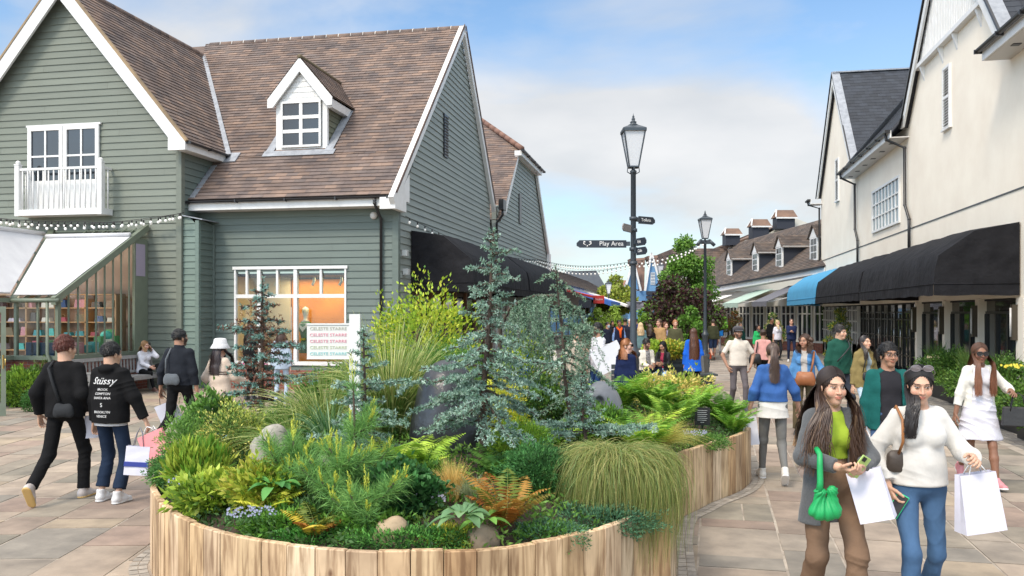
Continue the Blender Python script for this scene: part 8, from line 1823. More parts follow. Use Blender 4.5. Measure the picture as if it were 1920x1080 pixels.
def bag(label, top, w, h, dp, rz, col, tilt=(0, 0), hl=.16, name='shopping_bag', handle_col=(.75,.75,.75), band=None, text=None, group=None, cat='bag', handle_at=None, taper=.0, mt=None, soft=0, tcol=None, ang=None):
    """paper bag hung by its handles from the point top"""
    root = empty(name, top, label, cat, group, rz); root.rotation_euler = (math.radians(tilt[0]), math.radians(tilt[1]), rz); z1 = -hl; z0 = z1-h
    m = MB(); wt = w*(1-taper); nz_ = 5; V = []; R = random.Random(int(w*1000+h*77))
    for i in range(nz_+1):
        t = i/nz_; z = z0+(z1-z0)*t; ww = w/2*(1-taper*t); dd = dp/2*(1-.55*t); V += [(-ww, -dd, z), (0, -dd*(1-.0)-R.uniform(0, .006), z), (ww, -dd, z), (ww-dd*.45*t, 0, z), (ww, dd, z), (0, dd+R.uniform(0, .006), z), (-ww, dd, z), (-ww+dd*.45*t, 0, z)]
    F = [(i*8+j, i*8+(j+1) % 8, (i+1)*8+(j+1) % 8, (i+1)*8+j) for i in range(nz_) for j in range(8)]+[tuple(range(8))[::-1]]
    m.idx(V, F); mm = mt or mat('bag_paper_%d_%d_%d' % tuple(int(c*100) for c in col), col, .6, tuple(c*.93 for c in col), ns=6, bump=.25, bs=4, bdist=.02)
    b = m.build('bag_body', mm, root); m = MB()
    if band: m.box((-w/2*(1-taper*.5)-.002, -dp/2-.002, z0+h*.30), (w/2*(1-taper*.5)+.002, dp/2*.8, z0+h*.46)); m.build('band', mat('band_blue', band, .5), b); m = MB()
    for s in (-1, 1): y = s*dp*.22; m.tube([(-w*.22, y, z1), (-w*.12, y*.5, z1*.35), (0, 0, 0), (w*.12, y*.5, z1*.35), (w*.22, y, z1)], .004, 5)
    m.build('handle', mat('cord_%d' % int(handle_col[0]*100), handle_col, .7), root)
    if text: text_obj('lettering', text, (0, -dp/2*.8-.004, z0+h*.62), math.pi/2+.0, 0, w*.24, mat('print_black', (.02,.02,.02), .6), root, width_fit=w*.34)
    return root
def strap(p, pts, r, m, name='strap', parent=None):
    b = MB(); b.tube([Vector(tuple(np.array(q)*p['S'])) for q in pts], r, 6); o = b.build(name, m, parent)
    return o
def soft_bag(label, p, c, size, col, strap_pts=None, name='shoulder_bag', sw=.012, matk='shiny', flat=(1, .4, .8), rz=0, sc=None, group=None):
    """soft leather bag beside a body, point c in the person's frame"""
    w = p['W'](c); root = empty(name, w, label, 'bag', group, p['root'].rotation_euler[2]+rz); hs = .012; Fd = Field(axis(-size, size, hs), axis(-size*.6, size*.6, hs), axis(-size, size, hs)); sz = np.array([1, flat[1], flat[2]])*size*.86
    Fd.ell((0, 0, -.1*size), sz*np.array([.92, 1, .8]), .03); [Fd.cone((x*size*.62, 0, -size*flat[2]*.55), (x*size*.5, 0, size*flat[2]*.45), size*.25, size*.16, .05, flat=(1, flat[1]*1.3, 1)) for x in (-1, 1)]; Fd.cone((-size*.5, 0, size*flat[2]*.4), (size*.5, 0, size*flat[2]*.4), size*.16, size*.16, .03, flat=(1, flat[1], 1))
    V, F = Fd.mesh(); V = smooth_np(V, F, 1); V += vnormals(V, F)*fold_noise(V*2.2, .003, 3)[:, None]; mt = cloth(col, matk); arr_obj('bag_body', V, F, None, mt, root, True)
    if strap_pts:
        inv = Matrix.Rotation(-(p['root'].rotation_euler[2]+rz), 4, 'Z') @ Matrix.Translation(-w); b = MB(); P = [inv @ p['W'](q) for q in strap_pts]; b.tube(P, sw if not sc else sw, 6); b.build('strap', cloth(sc, 'shiny') if sc else mt, root)
    return root
figure()
W_ = (.72,.72,.72)
# ---------------- two women in front
A = person('person in a grey blazer, lime top and wide brown trousers holding a lime phone', 1558, 5.45, 1.66, face=3, skin='asian', lod=0, hair=('long', (.030,.017,.013), {'len': .56, 'hl': (.30,.19,.10), 'wave': .022, 'blow': 1, 'spread': 1.25, 'part': .03, 'tip': (.10,.055,.035)}),
  inner={'c': (.36,.50,.05), 'hem': 1.13, 'sleeve': 0, 'neck': .06, 'amp': .002, 'loose': -.004}, top={'c': (.085,.09,.095), 'mat': 'wool', 'hem': .70, 'loose': .030, 'open': .055, 'taper': .075, 'sleeve': .95, 't': .025, 'amp': .004, 'name': 'blazer', 'flare': .045}, bottom={'kind': 'trousers', 'c': (.20,.125,.08), 'wide': .024, 'ankle': .052, 'amp': .007, 'waist': 1.08, 'len': .99},
  LH=(.06, -.30, 1.10), RH=(-.085, -.32, 1.12), legs='stepL', head=(4, 3, 0), curlL=.75, curlR=.85, shoes=(.1,.08,.07), smile=1, wid=.93, Lpole=(.9, .5, -.6), Rpole=(-.9, .5, -.6), palmL=(-.2, .5, .8), palmR=(.1, .4, .9))
Bw = person('person in a cream sweater and blue jeans walking in front with sunglasses on her head', 1722, 5.5, 1.665, face=-6, skin='asian', lod=0, hair=('long', (.022,.018,.018), {'len': .34, 'wave': .012, 'allside': -1, 'part': -.02}), shades_up=True,
  top={'c': (.66,.64,.60), 'mat': 'knit', 'hem': .94, 'loose': .035, 'sleeve': .93, 't': .025, 'amp': .006, 'name': 'sweater', 'neck': .062, 'cuff': .012}, bottom={'kind': 'trousers', 'c': (.035,.085,.17), 'mat': 'denim', 'wide': .004, 'ankle': .056, 'amp': .007},
  LH=(.245, -.25, 1.16), RH=(-.215, -.06, .93), legs='stepR', head=(-8, 10, 0), wid=.95, curlL=1.1, curlR=.6, Lpole=(.6, .7, -.8), Rpole=(-.8, .6, 0), palmL=(-.6, .3, -.6))
m_ = MB(); h_ = A['hand'][1]; o_ = empty('mobile_phone', h_+Vector((.0, -.02, .035)), 'lime green mobile phone held up by the person in the grey blazer', 'phone', rz=TH+.4); m_.box((-.036, -.005, -.055), (.036, .005, .09)); mb_ = m_.build('phone_case', mat('lime_case', (.38,.52,.16), .4), o_, bevel=.006); m_ = MB(); m_.box((-.026, -.009, .055), (.0, -.0055, .082)); m_.build('camera_lens', M_black, mb_); o_.rotation_euler = (.35, .5, TH+.4)
m_ = MB(); h_ = Bw['hand'][-1]; o_ = empty('mobile_phone', h_+Vector((.02, -.02, -.04)), 'black mobile phone in a bright green frame held low beside the blue jeans', 'phone', rz=TH-.5); m_.box((-.038, -.005, -.08), (.038, .005, .08)); mb_ = m_.build('phone_case', mat('green_case', (.02,.55,.22), .4), o_, bevel=.006); m_ = MB(); m_.box((-.033, -.0075, -.075), (.033, -.0055, .075)); m_.build('screen', mat('phone_screen', (.03,.03,.035), .15), mb_); o_.rotation_euler = (-.1, .5, TH-.5)
# green knotted handbag on the blazer arm
def green_bag():
    e = A['W'](A['elb'][-1]*.45+A['wr'][-1]*.55); top = Vector(e)+Vector((-.0, -.01, .03)); root = empty('knotted_handbag', top, 'bright green knotted leather handbag hanging from the arm in the grey blazer', 'bag', rz=TH); m = cloth((.01,.36,.10), 'shiny')
    b = MB(); b.tube([(.02, 0, -.02), (-.02, .05, .035), (-.035, .02, .05), (-.045, -.06, .03), (-.05, -.075, -.04), (-.05, -.08, -.14), (-.055, -.08, -.19)], [.014, .016, .017, .017, .018, .019, .022], 8); b.build('handle', m, root)
    Fd = Field(axis(-.16, .14, .006), axis(-.16, .06, .006), axis(-.46, -.10, .006)); Fd.ell((-.055, -.08, -.20), (.036, .032, .024), .01); Fd.ell((.035, -.07, -.19), (.034, .030, .034), .01); Fd.ell((-.01, -.06, -.35), (.115, .055, .065), .04); Fd.cone((-.055, -.08, -.21), (-.06, -.06, -.33), .03, .06, .03, flat=(1,.7,1)); Fd.cone((.035, -.07, -.21), (.04, -.06, -.33), .028, .055, .03, flat=(1,.7,1)); V, F = Fd.mesh(); V = smooth_np(V, F, 1); ang = np.arctan2(V[:, 0]+.01, -V[:, 2]-.15); V += vnormals(V, F)*(.0035*np.sin(ang*22)+.002*np.sin(ang*41+V[:, 2]*30))[:, None]; V = np.array([0, 0, -.17])+(V-np.array([0, 0, -.17]))*np.array([.86, .9, .84]); arr_obj('bag_body', V, F, None, m, root, True)
green_bag()
wl = A['W'](A['wr'][1]); bag('large white paper bag hanging from the arm of the person in the grey blazer', Vector(wl)+Vector((.015, .05, .02)), .20, .31, .11, TH-.55, (.66,.65,.74), tilt=(0, -17), hl=.03, group='white paper bags')
wl = Bw['W'](Bw['wr'][1]); bag('white paper bag hanging from the raised arm of the person in the cream sweater', Vector(wl)+Vector((.0, -.02, -.02)), .27, .36, .12, TH+.12, (.68,.67,.76), tilt=(0, -6), hl=.07, group='white paper bags', taper=.12)
soft_bag('dark brown shoulder bag with a tan strap under the arm in the cream sweater', Bw, (-.155, -.06, 1.10), .075, (.06,.045,.035), [(-.155, -.08, 1.15), (-.15, -.15, 1.24), (-.145, -.13, 1.38), (-.15, -.02, 1.46), (-.17, .08, 1.35)], sw=.010, sc=(.32,.13,.04), flat=(1,.5,1.3))
# ---------------- white dress
Cc = person('person in a white dress and white jacket with big sunglasses and long auburn hair', 1836, 9.9, 1.66, face=-6, skin='brown', lod=0, hair=('long', (.10,.045,.025), {'len': .50, 'spread': .9, 'front': 125, 'wave': .006, 'tip': (.26,.11,.06)}), glasses=('big', 0),
  inner={'c': (.70,.69,.74), 'hem': .95, 'sleeve': 0, 'neck': .095, 'amp': .006, 'loose': .01}, top={'c': (.74,.72,.66), 'hem': .93, 'loose': .015, 'open': .095, 'taper': .03, 'sleeve': .80, 't': .020, 'name': 'jacket', 'amp': .004}, bottom={'kind': 'skirt', 'c': (.70,.69,.76), 'hem': .57, 'flare': .26, 'name': 'dress', 'amp': .014}, shoes={'c': (.55,.22,.24), 'sole': (.7,.7,.7)},
  LH=(.27, -.24, 1.16), RH=(-.29, -.02, .84), legs='walkL', head=(-4, 2, 0), smile=1, Lpole=(.7, .6, -.6), palmL=(-.5, -.2, -.7))
def tote(label, p, c, w, h, col, hl=.14, rz=0.0, name='handbag'):
    t = Vector(c); root = empty(name, t, label, 'bag', rz=TH+rz); mt = cloth(col, 'shiny'); m = MB(); z1 = -hl; z0 = z1-h
    m.idx([(-w/2, -.07, z0), (w/2, -.07, z0), (w/2, .07, z0), (-w/2, .07, z0), (-w/2*.92, -.03, z1), (w/2*.92, -.03, z1), (w/2*.92, .03, z1), (-w/2*.92, .03, z1)], [(0,3,2,1), (0,1,5,4), (1,2,6,5), (2,3,7,6), (3,0,4,7), (4,5,6,7)]); m.build('bag_body', mt, root, bevel=.012); m = MB()
    for y in (-.035, .035): m.tube([(-w*.25, y, z1-.05), (-w*.22, y, z1), (-w*.15, y*.5, -hl*.25), (0, 0, 0), (w*.15, y*.5, -hl*.25), (w*.22, y, z1), (w*.25, y, z1-.05)], .007, 6)
    m.build('handle', mt, root); return root
tote('black leather tote on the forearm of the person in the white dress', Cc, Vector(Cc['W'](Cc['wr'][1]))+Vector((.06, 0, -.01)), .33, .22, (.009,.009,.010), .16, -.4)
tote('small dark olive handbag hanging from the lowered hand of the person in the white dress', Cc, Cc['hand'][-1]+Vector((0, 0, .0)), .17, .17, (.05,.055,.045), .14, .5)
# ---------------- teal jacket, black tee
Dd = person('person in a teal zip jacket, black tee and round glasses', 1665, 8.6, 1.71, face=-4, sex='m', skin='tan', lod=0, hair=('short', (.009,.009,.010), {'tall': .010}), glasses=('clear', 0), inner={'c': (.028,.027,.032), 'hem': .90, 'sleeve': .4, 'neck': .058}, top={'c': (.012,.105,.095), 'hem': .84, 'loose': .03, 'open': .10, 'taper': .02, 'sleeve': .98, 't': .022, 'name': 'jacket'}, bottom={'kind': 'trousers', 'c': (.035,.075,.16), 'mat': 'denim', 'wide': .01}, shoes=(.03,.03,.03), legs='stepL', head=(5, 0, 0))
bag('pale mint and blue paper bag carried by the person in the teal jacket', Dd['hand'][-1], .20, .30, .12, TH+.8, (.42,.66,.52), tilt=(0, -8), hl=.06, handle_col=(.05,.3,.6), group='coloured paper bags')
# ---------------- denim jacket from behind
Ee = person('person seen from behind in a blue denim jacket and grey jeans with a ponytail', 1449, 10.1, 1.66, face=172, skin='light', lod=0, hair=('pony', (.07,.04,.028), {'len': .42}), inner={'c': (.68,.66,.62), 'hem': .80, 'sleeve': 0, 'amp': .006, 'loose': -.005, 'flare': .055}, top={'c': (.018,.075,.24), 'mat': 'denim', 'hem': 1.0, 'loose': .022, 'sleeve': .97, 't': .022, 'name': 'denim_jacket'}, bottom={'kind': 'trousers', 'c': (.17,.17,.165), 'ankle': .040, 'amp': .003}, shoes=(.62,.60,.56), legs='walkL', RH=(-.33, -.12, .92), LH=(.27, -.05, .90))
bag('white paper bag with black lettering carried by the person in the denim jacket', Ee['hand'][1]+Vector((-.05, 0, .02)), .27, .34, .11, TH-.15, (.66,.66,.72), tilt=(0, -6), hl=.05, text='KARL', group='white paper bags')
bag('brown paper bag hanging right of the person in the denim jacket', Ee['hand'][-1]+Vector((.08, 0, -.02)), .26, .32, .13, TH+.7, (.36,.22,.12), tilt=(0, 12), hl=.08, group='coloured paper bags')
# ---------------- beige polo with flat cap
Ff = person('person in a cream polo shirt, grey trousers and flat cap with hands in his pockets', 1384, 17.4, 1.73, face=2, sex='m', skin='tan', lod=1, hair=('short', (.02,.017,.015)), hat=('cap', (.05,.045,.05)), beard=(.03,.02,.018), wid=1.08, top={'c': (.66,.60,.52), 'hem': .93, 'sleeve': .42, 't': .014, 'loose': .016, 'name': 'polo_shirt', 'collar': 1}, bottom={'kind': 'trousers', 'c': (.12,.105,.11), 'wide': .006}, shoes=(.05,.05,.055), LH=(.24, -.07, .92), RH=(-.24, -.07, .92), legs='stepL', Lpole=(1, .4, 0), Rpole=(-1, .4, 0))
# ---------------- denim jacket with tan bag
Gg = person('person with curly brown hair in a denim jacket carrying a tan leather shoulder bag', 1509, 14.2, 1.66, face=-25, skin='tan', lod=1, hair=('curly', (.06,.028,.015), {'len': .22, 'wave': .03}), smile=1, inner={'c': (.50,.47,.44), 'hem': .9, 'sleeve': 0}, top={'c': (.05,.16,.33), 'mat': 'denim', 'hem': .94, 'loose': .02, 'open': .05, 'sleeve': .95, 't': .02, 'name': 'denim_jacket'}, bottom={'kind': 'trousers', 'c': (.11,.085,.045), 'wide': .035, 'ankle': .05}, shoes=(.03,.03,.03), legs='stepR', head=(-20, 0, 0), LH=(.30, -.12, .95), RH=(-.26, .05, .84))
soft_bag('tan leather slouchy bag worn in front of the curly haired person', Gg, (.03, -.22, .98), .185, (.30,.105,.035), [(.12, -.2, 1.08), (.15, -.16, 1.25), (.16, -.06, 1.42), (.14, .08, 1.42)], sw=.018, flat=(1,.5,.85))
# ---------------- green jacket
Hh = person('person in a dark green hooded rain jacket with a black crossbody strap', 1574, 15.0, 1.80, face=18, sex='m', skin='asian', lod=1, hair=('short', (.02,.017,.015), {'tall': .012}), top={'c': (.018,.085,.06), 'hem': .90, 'loose': .035, 'sleeve': .97, 't': .025, 'hood': 1, 'name': 'rain_jacket', 'amp': .006}, bottom={'kind': 'trousers', 'c': (.035,.04,.055), 'wide': .02}, shoes=(.04,.04,.04), legs='stepL', head=(20, 0, 0), LH=(.22, -.1, .93))
strap(Hh, [(-.17, -.155, 1.12), (-.05, -.175, 1.24), (.08, -.165, 1.36), (.13, -.06, 1.455), (.10, .10, 1.42)], .012, M_black, parent=Hh['root'])
# ---------------- khaki jacket
Ii = person('person in a khaki hooded jacket with a small black crossbody bag', 1621, 14.0, 1.64, face=12, skin='asian', lod=1, hair=('long', (.03,.022,.02), {'len': .30}), smile=1, inner={'c': (.30,.36,.38), 'hem': .95, 'sleeve': 0}, top={'c': (.24,.185,.075), 'hem': .82, 'loose': .03, 'open': .045, 'sleeve': .96, 't': .024, 'hood': 1, 'name': 'jacket'}, bottom={'kind': 'trousers', 'c': (.30,.38,.46), 'mat': 'denim'}, shoes=(.5,.5,.5), legs='stepR', head=(10, -8, 6))
soft_bag('small black crossbody bag worn over the khaki jacket', Ii, (-.07, -.19, 1.04), .10, (.009,.009,.010), [(-.15, -.17, 1.10), (-.10, -.17, 1.30), (-.05, -.08, 1.45)], sw=.008, flat=(1,.45,.9)); 
# ---------------- pink sweater from behind
Jj = person('person seen from behind in a pale pink sweater with a black shoulder bag', 1431, 20.5, 1.62, face=165, skin='tan', lod=1, hair=('bun', (.045,.025,.018)), top={'c': (.60,.30,.27), 'mat': 'knit', 'hem': .94, 'loose': .04, 'sleeve': .95, 't': .025, 'name': 'sweater'}, bottom={'kind': 'trousers', 'c': (.009,.009,.010)}, shoes=(.03,.03,.03), legs='stand')
soft_bag('black shoulder bag on the back of the person in the pink sweater', Jj, (.20, .12, .98), .17, (.009,.009,.010), [(.18, .14, 1.12), (.15, .14, 1.3), (.13, .02, 1.46)], sw=.016, flat=(1,.5,1))
# ---------------- left group
Ka = person('person with auburn hair in a black sweatshirt and black trousers seen from behind', 122, 9.15, 1.76, face=176, sex='m', skin='asian', lod=0, hair=('short', (.10,.022,.012), {'tall': .018}), top={'c': (.009,.009,.010), 'hem': .88, 'loose': .045, 'sleeve': .98, 't': .028, 'name': 'sweatshirt', 'neck': .062}, bottom={'kind': 'trousers', 'c': (.009,.009,.010), 'wide': .014, 'ankle': .048}, shoes={'c': (.45,.40,.38), 'sole': (.55,.36,.13)}, legs=((.10, .40, .12, -58), (-.13, -.14, 0, 0)), head=(-22, 0, 0), LH=(.27, .02, .90), RH=(-.22, -.10, .95))
soft_bag('black crossbody bag on the hip of the person with auburn hair', Ka, (-.10, .19, .97), .125, (.03,.032,.035), [(-.04, .17, 1.06), (.03, .165, 1.24), (.09, .145, 1.40), (.11, .02, 1.47)], sw=.016, flat=(1,.5,.72), matk='cotton')
Kb = person('person in a black hooded sweatshirt with white lettering on the back, carrying paper bags', 208, 9.05, 1.70, face=168, sex='m', skin='asian', lod=0, hair=('short', (.009,.009,.010), {'tall': .006}), top={'c': (.009,.009,.010), 'hem': .86, 'loose': .055, 'sleeve': .98, 't': .030, 'hood': 1, 'name': 'hooded_sweatshirt', 'amp': .006}, inner={'c': (.6,.6,.62), 'hem': .83, 'sleeve': 0, 'loose': .0, 'flare': .03}, bottom={'kind': 'trousers', 'c': (.016,.028,.055), 'wide': .018, 'ankle': .052, 'len': .84}, shoes={'c': (.62,.62,.63), 'sole': (.66,.66,.66)}, legs=((.12, -.02, 0, 0), (-.13, .04, 0, 0)), RH=(-.40, -.06, .84), head=(-18, 4, 0), Rpole=(-.4, .8, 0))
def hoodie_print():
    p = Kb; mt = mat('white_print', (.68,.68,.68), .8)
    for s, z, sz, sh_ in (('Stüssy', 1.315, .105, .35), ('BROOK', 1.225, .035, .1), ('COMPTON', 1.180, .036, .1), ('SANTA ANA', 1.135, .036, .1), ('S', 1.06, .06, 0), ('BROOKLYN', .985, .036, .1), ('VENICE', .94, .036, .1)):
        o = text_obj('print', s, (0,0,0), 0, 0, sz, mt, p['root'], shear=sh_, ext=.0)
        me = o.data; Sx = p['S']
        for v in me.vertices:
            X = -v.co.x; Z = z+v.co.y; Y = .150+.035+(-.9*X*X)+ (.010 if Z > 1.0 else .010+(1.0-Z)*.05); v.co = Vector((X*Sx, Y*Sx, Z*Sx))
        me.update(); o.location = (-.0, 0, 0)
        m = o.modifiers.new('sw', 'SHRINKWRAP'); tgt = [c for c in p['root'].children if c.name.startswith('hooded_sweatshirt')][0]; m.target = tgt; m.wrap_method = 'PROJECT'; m.use_project_y = True; m.use_negative_direction = True; m.use_positive_direction = True; m.use_project_x = m.use_project_z = False; m.offset = .004; m.project_limit = .15
        mm = o.modifiers.new('s', 'SOLIDIFY'); mm.thickness = .0015; mm.offset = 1
hoodie_print()
bag('white paper bag with a blue band held by the person in the lettered hoodie', Kb['hand'][-1]+Vector((-.02, -.10, .0)), .24, .30, .12, TH+.12, (.62,.62,.72), tilt=(0, 4), hl=.20, band=(.03,.05,.28), handle_col=(.2,.2,.25), group='paper bags of the hoodie wearer')
bag('white paper bag between the blue banded one and the pink one', Kb['hand'][-1]+Vector((.05, .02, .0)), .27, .30, .13, TH-.2, (.66,.66,.74), tilt=(0, -10), hl=.20, group='paper bags of the hoodie wearer')
bag('pink paper bag held by the person in the lettered hoodie', Kb['hand'][-1]+Vector((.03, -.06, .0)), .27, .33, .13, TH+.1, (.78,.28,.30), tilt=(0, -24), hl=.07, group='paper bags of the hoodie wearer')
bag('small white paper bag hanging between the two persons in black', Ka['hand'][-1]+Vector((0, 0, .02)), .17, .24, .09, TH+.5, (.66,.66,.74), hl=.04, group='white paper bags')
Kc = person('person in a dark grey zip jacket seen from behind with a grey crossbody pouch', 337, 12.4, 1.78, face=172, sex='m', skin='tan', lod=0, hair=('short', (.009,.009,.010)), beard=(.02,.015,.012), top={'c': (.018,.021,.028), 'hem': .93, 'loose': .02, 'sleeve': .97, 't': .022, 'collar': 1, 'name': 'jacket'}, bottom={'kind': 'trousers', 'c': (.009,.009,.010), 'wide': .008, 'ankle': .046}, shoes={'c': (.03,.04,.04), 'sole': (.5,.5,.48)}, legs=((.10, .40, .17, -50), (-.12, -.12, 0, 0)), head=(-30, 0, 0), LH=(.29, .0, .88), RH=(-.26, .0, .86))
m_ = MB(); gy = mat('shoulder_panel_grey', (.075,.085,.095), .8)
soft_bag('dark grey pouch worn on the back of the person in the grey zip jacket', Kc, (.03, .17, 1.03), .135, (.10,.115,.13), [(.12, .16, 1.10), (.12, .155, 1.3), (.10, .05, 1.46)], sw=.012, flat=(1,.35,.70), matk='wool')
bag('white paper bag held low by the person in the grey zip jacket', Kc['hand'][1], .30, .34, .13, TH+.35, (.62,.62,.70), tilt=(0, -22), hl=.15, handle_col=(.02,.02,.02), group='white paper bags')
Kd = person('person in a white bucket hat and cream coat with long dark hair', 412, 12.6, 1.60, face=152, skin='light', lod=1, hair=('long', (.03,.018,.018), {'len': .42, 'wave': .01}), hat=('bucket', (.70,.70,.71)), top={'c': (.62,.50,.40), 'mat': 'knit', 'hem': .62, 'loose': .05, 'sleeve': .95, 't': .03, 'flare': .03, 'name': 'coat'}, bottom={'kind': 'trousers', 'c': (.25,.38,.50), 'mat': 'denim', 'wide': .02}, shoes=(.5,.5,.5), LH=(.22, -.1, .95), RH=(-.22, -.34, 1.06))
for z_ in (1.235, 1.20, .70):
    m_ = MB(); rr = .185 if z_ > 1 else .235; m_.tube([(rr*math.cos(a)*(1.0), rr*.80*math.sin(a)*(.82 if z_ > 1 else .9), z_*Kd['S']) for a in np.linspace(0, 2*math.pi, 25)], .006, 5); m_.build('trim', cloth((.05,.03,.03)), Kd['root'])
Ke = person('person in black behind the blue spruce looking in the shop window', 470, 19.5, 1.74, face=150, skin='light', lod=2, hair=('long', (.02,.015,.012), {'len': .25}), top={'c': (.009,.009,.010), 'hem': .85, 'loose': .03, 't': .02}, bottom={'kind': 'trousers', 'c': (.009,.009,.010)}, shoes=(.03,.03,.03))
Kf = person('person in a pale blue shirt behind the blue spruce', 527, 18.8, 1.66, face=185, skin='light', lod=2, hair=('long', (.06,.03,.02), {'len': .2}), top={'c': (.42,.50,.60), 'hem': .80, 'loose': .05, 't': .02, 'name': 'shirt'}, bottom={'kind': 'trousers', 'c': (.30,.36,.44), 'mat': 'denim'}, shoes=(.5,.5,.5))
# seated woman on the phone
Kg = person('person in a white blouse sitting on the wooden bench with a phone at her ear', 268, 21.9, 1.66, face=62, skin='light', lod=1, hair=('long', (.32,.17,.07), {'len': .18}), seat=.45, legs='cross', lean=.10, top={'c': (.70,.69,.74), 'hem': .88, 'loose': .03, 't': .018, 'name': 'blouse'}, bottom={'kind': 'trousers', 'c': (.009,.009,.010)}, shoes=(.10,.05,.04), LH=(.13, -.16, 1.13), RH=(-.06, -.36, .66), head=(10, 5, 0), Lpole=(.25, -.2, -1), curlL=1.0)
m_ = MB(); o_ = empty('mobile_phone', Kg['hand'][1]+Vector((0,0,.02)), 'black phone held at the ear of the person on the wooden bench', 'phone', rz=TH+.8); m_.box((-.035, -.006, -.06), (.035, .006, .08)); m_.build('phone_body', M_black, o_, bevel=.004)
# ---------------- middle
La = person('person in a knotted white blouse behind the arching cedar, arms down', 1026, 15.4, 1.60, face=-25, skin='brown', lod=1, hair=('curly', (.009,.009,.010)), top={'c': (.68,.64,.56), 'hem': .93, 'loose': .035, 'sleeve': .7, 't': .02, 'name': 'blouse'}, bottom={'kind': 'trousers', 'c': (.06,.075,.055), 'wide': .02}, shoes=(.03,.03,.03), head=(-15, 0, 0))
Lb = person('person in a beige coat half hidden by the arching cedar branch', 1080, 17.5, 1.70, face=200, skin='light', lod=2, hair=('short', (.05,.04,.03)), sex='m', top={'c': (.52,.44,.35), 'hem': .80, 'loose': .03, 't': .02}, bottom={'kind': 'trousers', 'c': (.02,.02,.02)}, shoes=(.03,.03,.03))
Lc = person('bearded person in a white shirt carrying a big white paper bag on his arm', 1121, 17.6, 1.80, face=-62, skin='tan', sex='m', lod=1, hair=('short', (.009,.009,.010), {'tall': .018}), beard=(.02,.013,.010), top={'c': (.62,.62,.66), 'hem': .80, 'loose': .03, 't': .018, 'name': 'shirt'}, bottom={'kind': 'trousers', 'c': (.02,.05,.14)}, shoes=(.03,.03,.03), LH=(.16, -.32, 1.18), RH=(-.2, -.15, .95))
bag('very large white paper bag with a green print on the arm of the bearded person', Lc['W'](Lc['wr'][1])+Vector((.30, -.18, .12)), .62, .50, .10, TH+.1, (.66,.67,.70), tilt=(0, -27), hl=.02, group='white paper bags')
Ld = person('person in a navy top with auburn hair and sunglasses looking to the right', 1174, 13.7, 1.60, face=140, skin='pale', lod=0, hair=('long', (.33,.13,.05), {'len': .24, 'wave': .008}), glasses=('big', 0), top={'c': (.010,.018,.060), 'hem': .90, 'loose': .02, 't': .02, 'name': 'top'}, bottom={'kind': 'trousers', 'c': (.02,.02,.03)}, shoes=(.03,.03,.03), head=(-70, 0, 0))
Le = person('seated bearded person in a cream bomber jacket on the dark bench', 1212, 21.4, 1.74, face=18, sex='m', skin='tan', lod=1, hair=('short', (.012,.01,.01), {'tall': .02}), beard=(.02,.013,.01), seat=.45, legs='cross', inner={'c': (.35,.33,.33), 'mat': 'print', 'hem': .95, 'sleeve': 0}, top={'c': (.64,.60,.52), 'hem': .95, 'loose': .03, 'open': .05, 'taper': .03, 't': .022, 'name': 'bomber_jacket'}, bottom={'kind': 'trousers', 'c': (.012,.018,.035)}, shoes=(.45,.28,.15), LH=(.05, -.34, .72), RH=(-.08, -.30, .68), head=(18, 14, 0))
Lf = person('seated person with long black hair, black jacket and light jeans holding a phone', 1243, 21.3, 1.66, face=-22, skin='tan', lod=1, hair=('long', (.010,.009,.010), {'len': .45}), seat=.45, legs='sit', inner={'c': (.35,.04,.08), 'hem': .95, 'sleeve': 0}, top={'c': (.009,.009,.010), 'mat': 'shiny', 'hem': .93, 'loose': .03, 'open': .04, 't': .024}, bottom={'kind': 'trousers', 'c': (.25,.36,.48), 'mat': 'denim'}, shoes=(.03,.03,.03), LH=(.06, -.32, .78), RH=(-.10, -.32, .78), head=(-20, 18, 0))
m_ = MB(); o_ = empty('mobile_phone', (Lf['hand'][1]+Lf['hand'][-1])/2+Vector((0,0,.04)), 'black phone in the hands of the seated person with long black hair', 'phone', rz=TH); m_.box((-.035, -.006, -.06), (.035, .006, .07)); m_.build('phone_body', M_black, o_, bevel=.004)
Lg = person('person seen from behind in a cobalt blue blazer with long chestnut hair', 1300, 19.6, 1.66, face=178, skin='light', lod=0, hair=('long', (.075,.028,.014), {'len': .62, 'wave': .008, 'hl': (.28,.11,.05)}), top={'c': (.018,.13,.62), 'hem': .70, 'loose': .035, 't': .024, 'flare': .05, 'name': 'blazer'}, bottom={'kind': 'trousers', 'c': (.009,.009,.010), 'wide': .02}, shoes=(.03,.03,.03))
tote('grey leather tote on the shoulder of the person in the cobalt blazer', Lg, Lg['W']((-.26, .0, 1.20)), .26, .40, (.12,.12,.11), .12, .9)
Lh = person('person in a navy gilet with an orange scarf and blue jeans', 1161, 31.5, 1.76, face=8, sex='m', skin='brown', lod=2, hair=('short', (.009,.009,.010)), inner={'c': (.22,.34,.62), 'hem': .95, 'sleeve': .95, 'loose': .01}, top={'c': (.015,.02,.05), 'hem': .92, 'loose': .02, 'sleeve': 0, 't': .026, 'name': 'gilet'}, bottom={'kind': 'trousers', 'c': (.03,.07,.17)}, shoes=(.05,.04,.03), legs='stepL')
m_ = MB(); m_.tube([(-.10, .03, 1.47), (0, .075, 1.49), (.10, .03, 1.47), (.05, -.12, 1.42), (.0, -.165, 1.36), (.01, -.175, 1.10)], [.035, .04, .04, .045, .05, .035], 8); m_.tube([(-.10, .03, 1.47), (-.05, -.12, 1.42), (0, -.165, 1.35)], .04, 8); m_.build('scarf', cloth((.75,.12,.02)), Lh['root'])
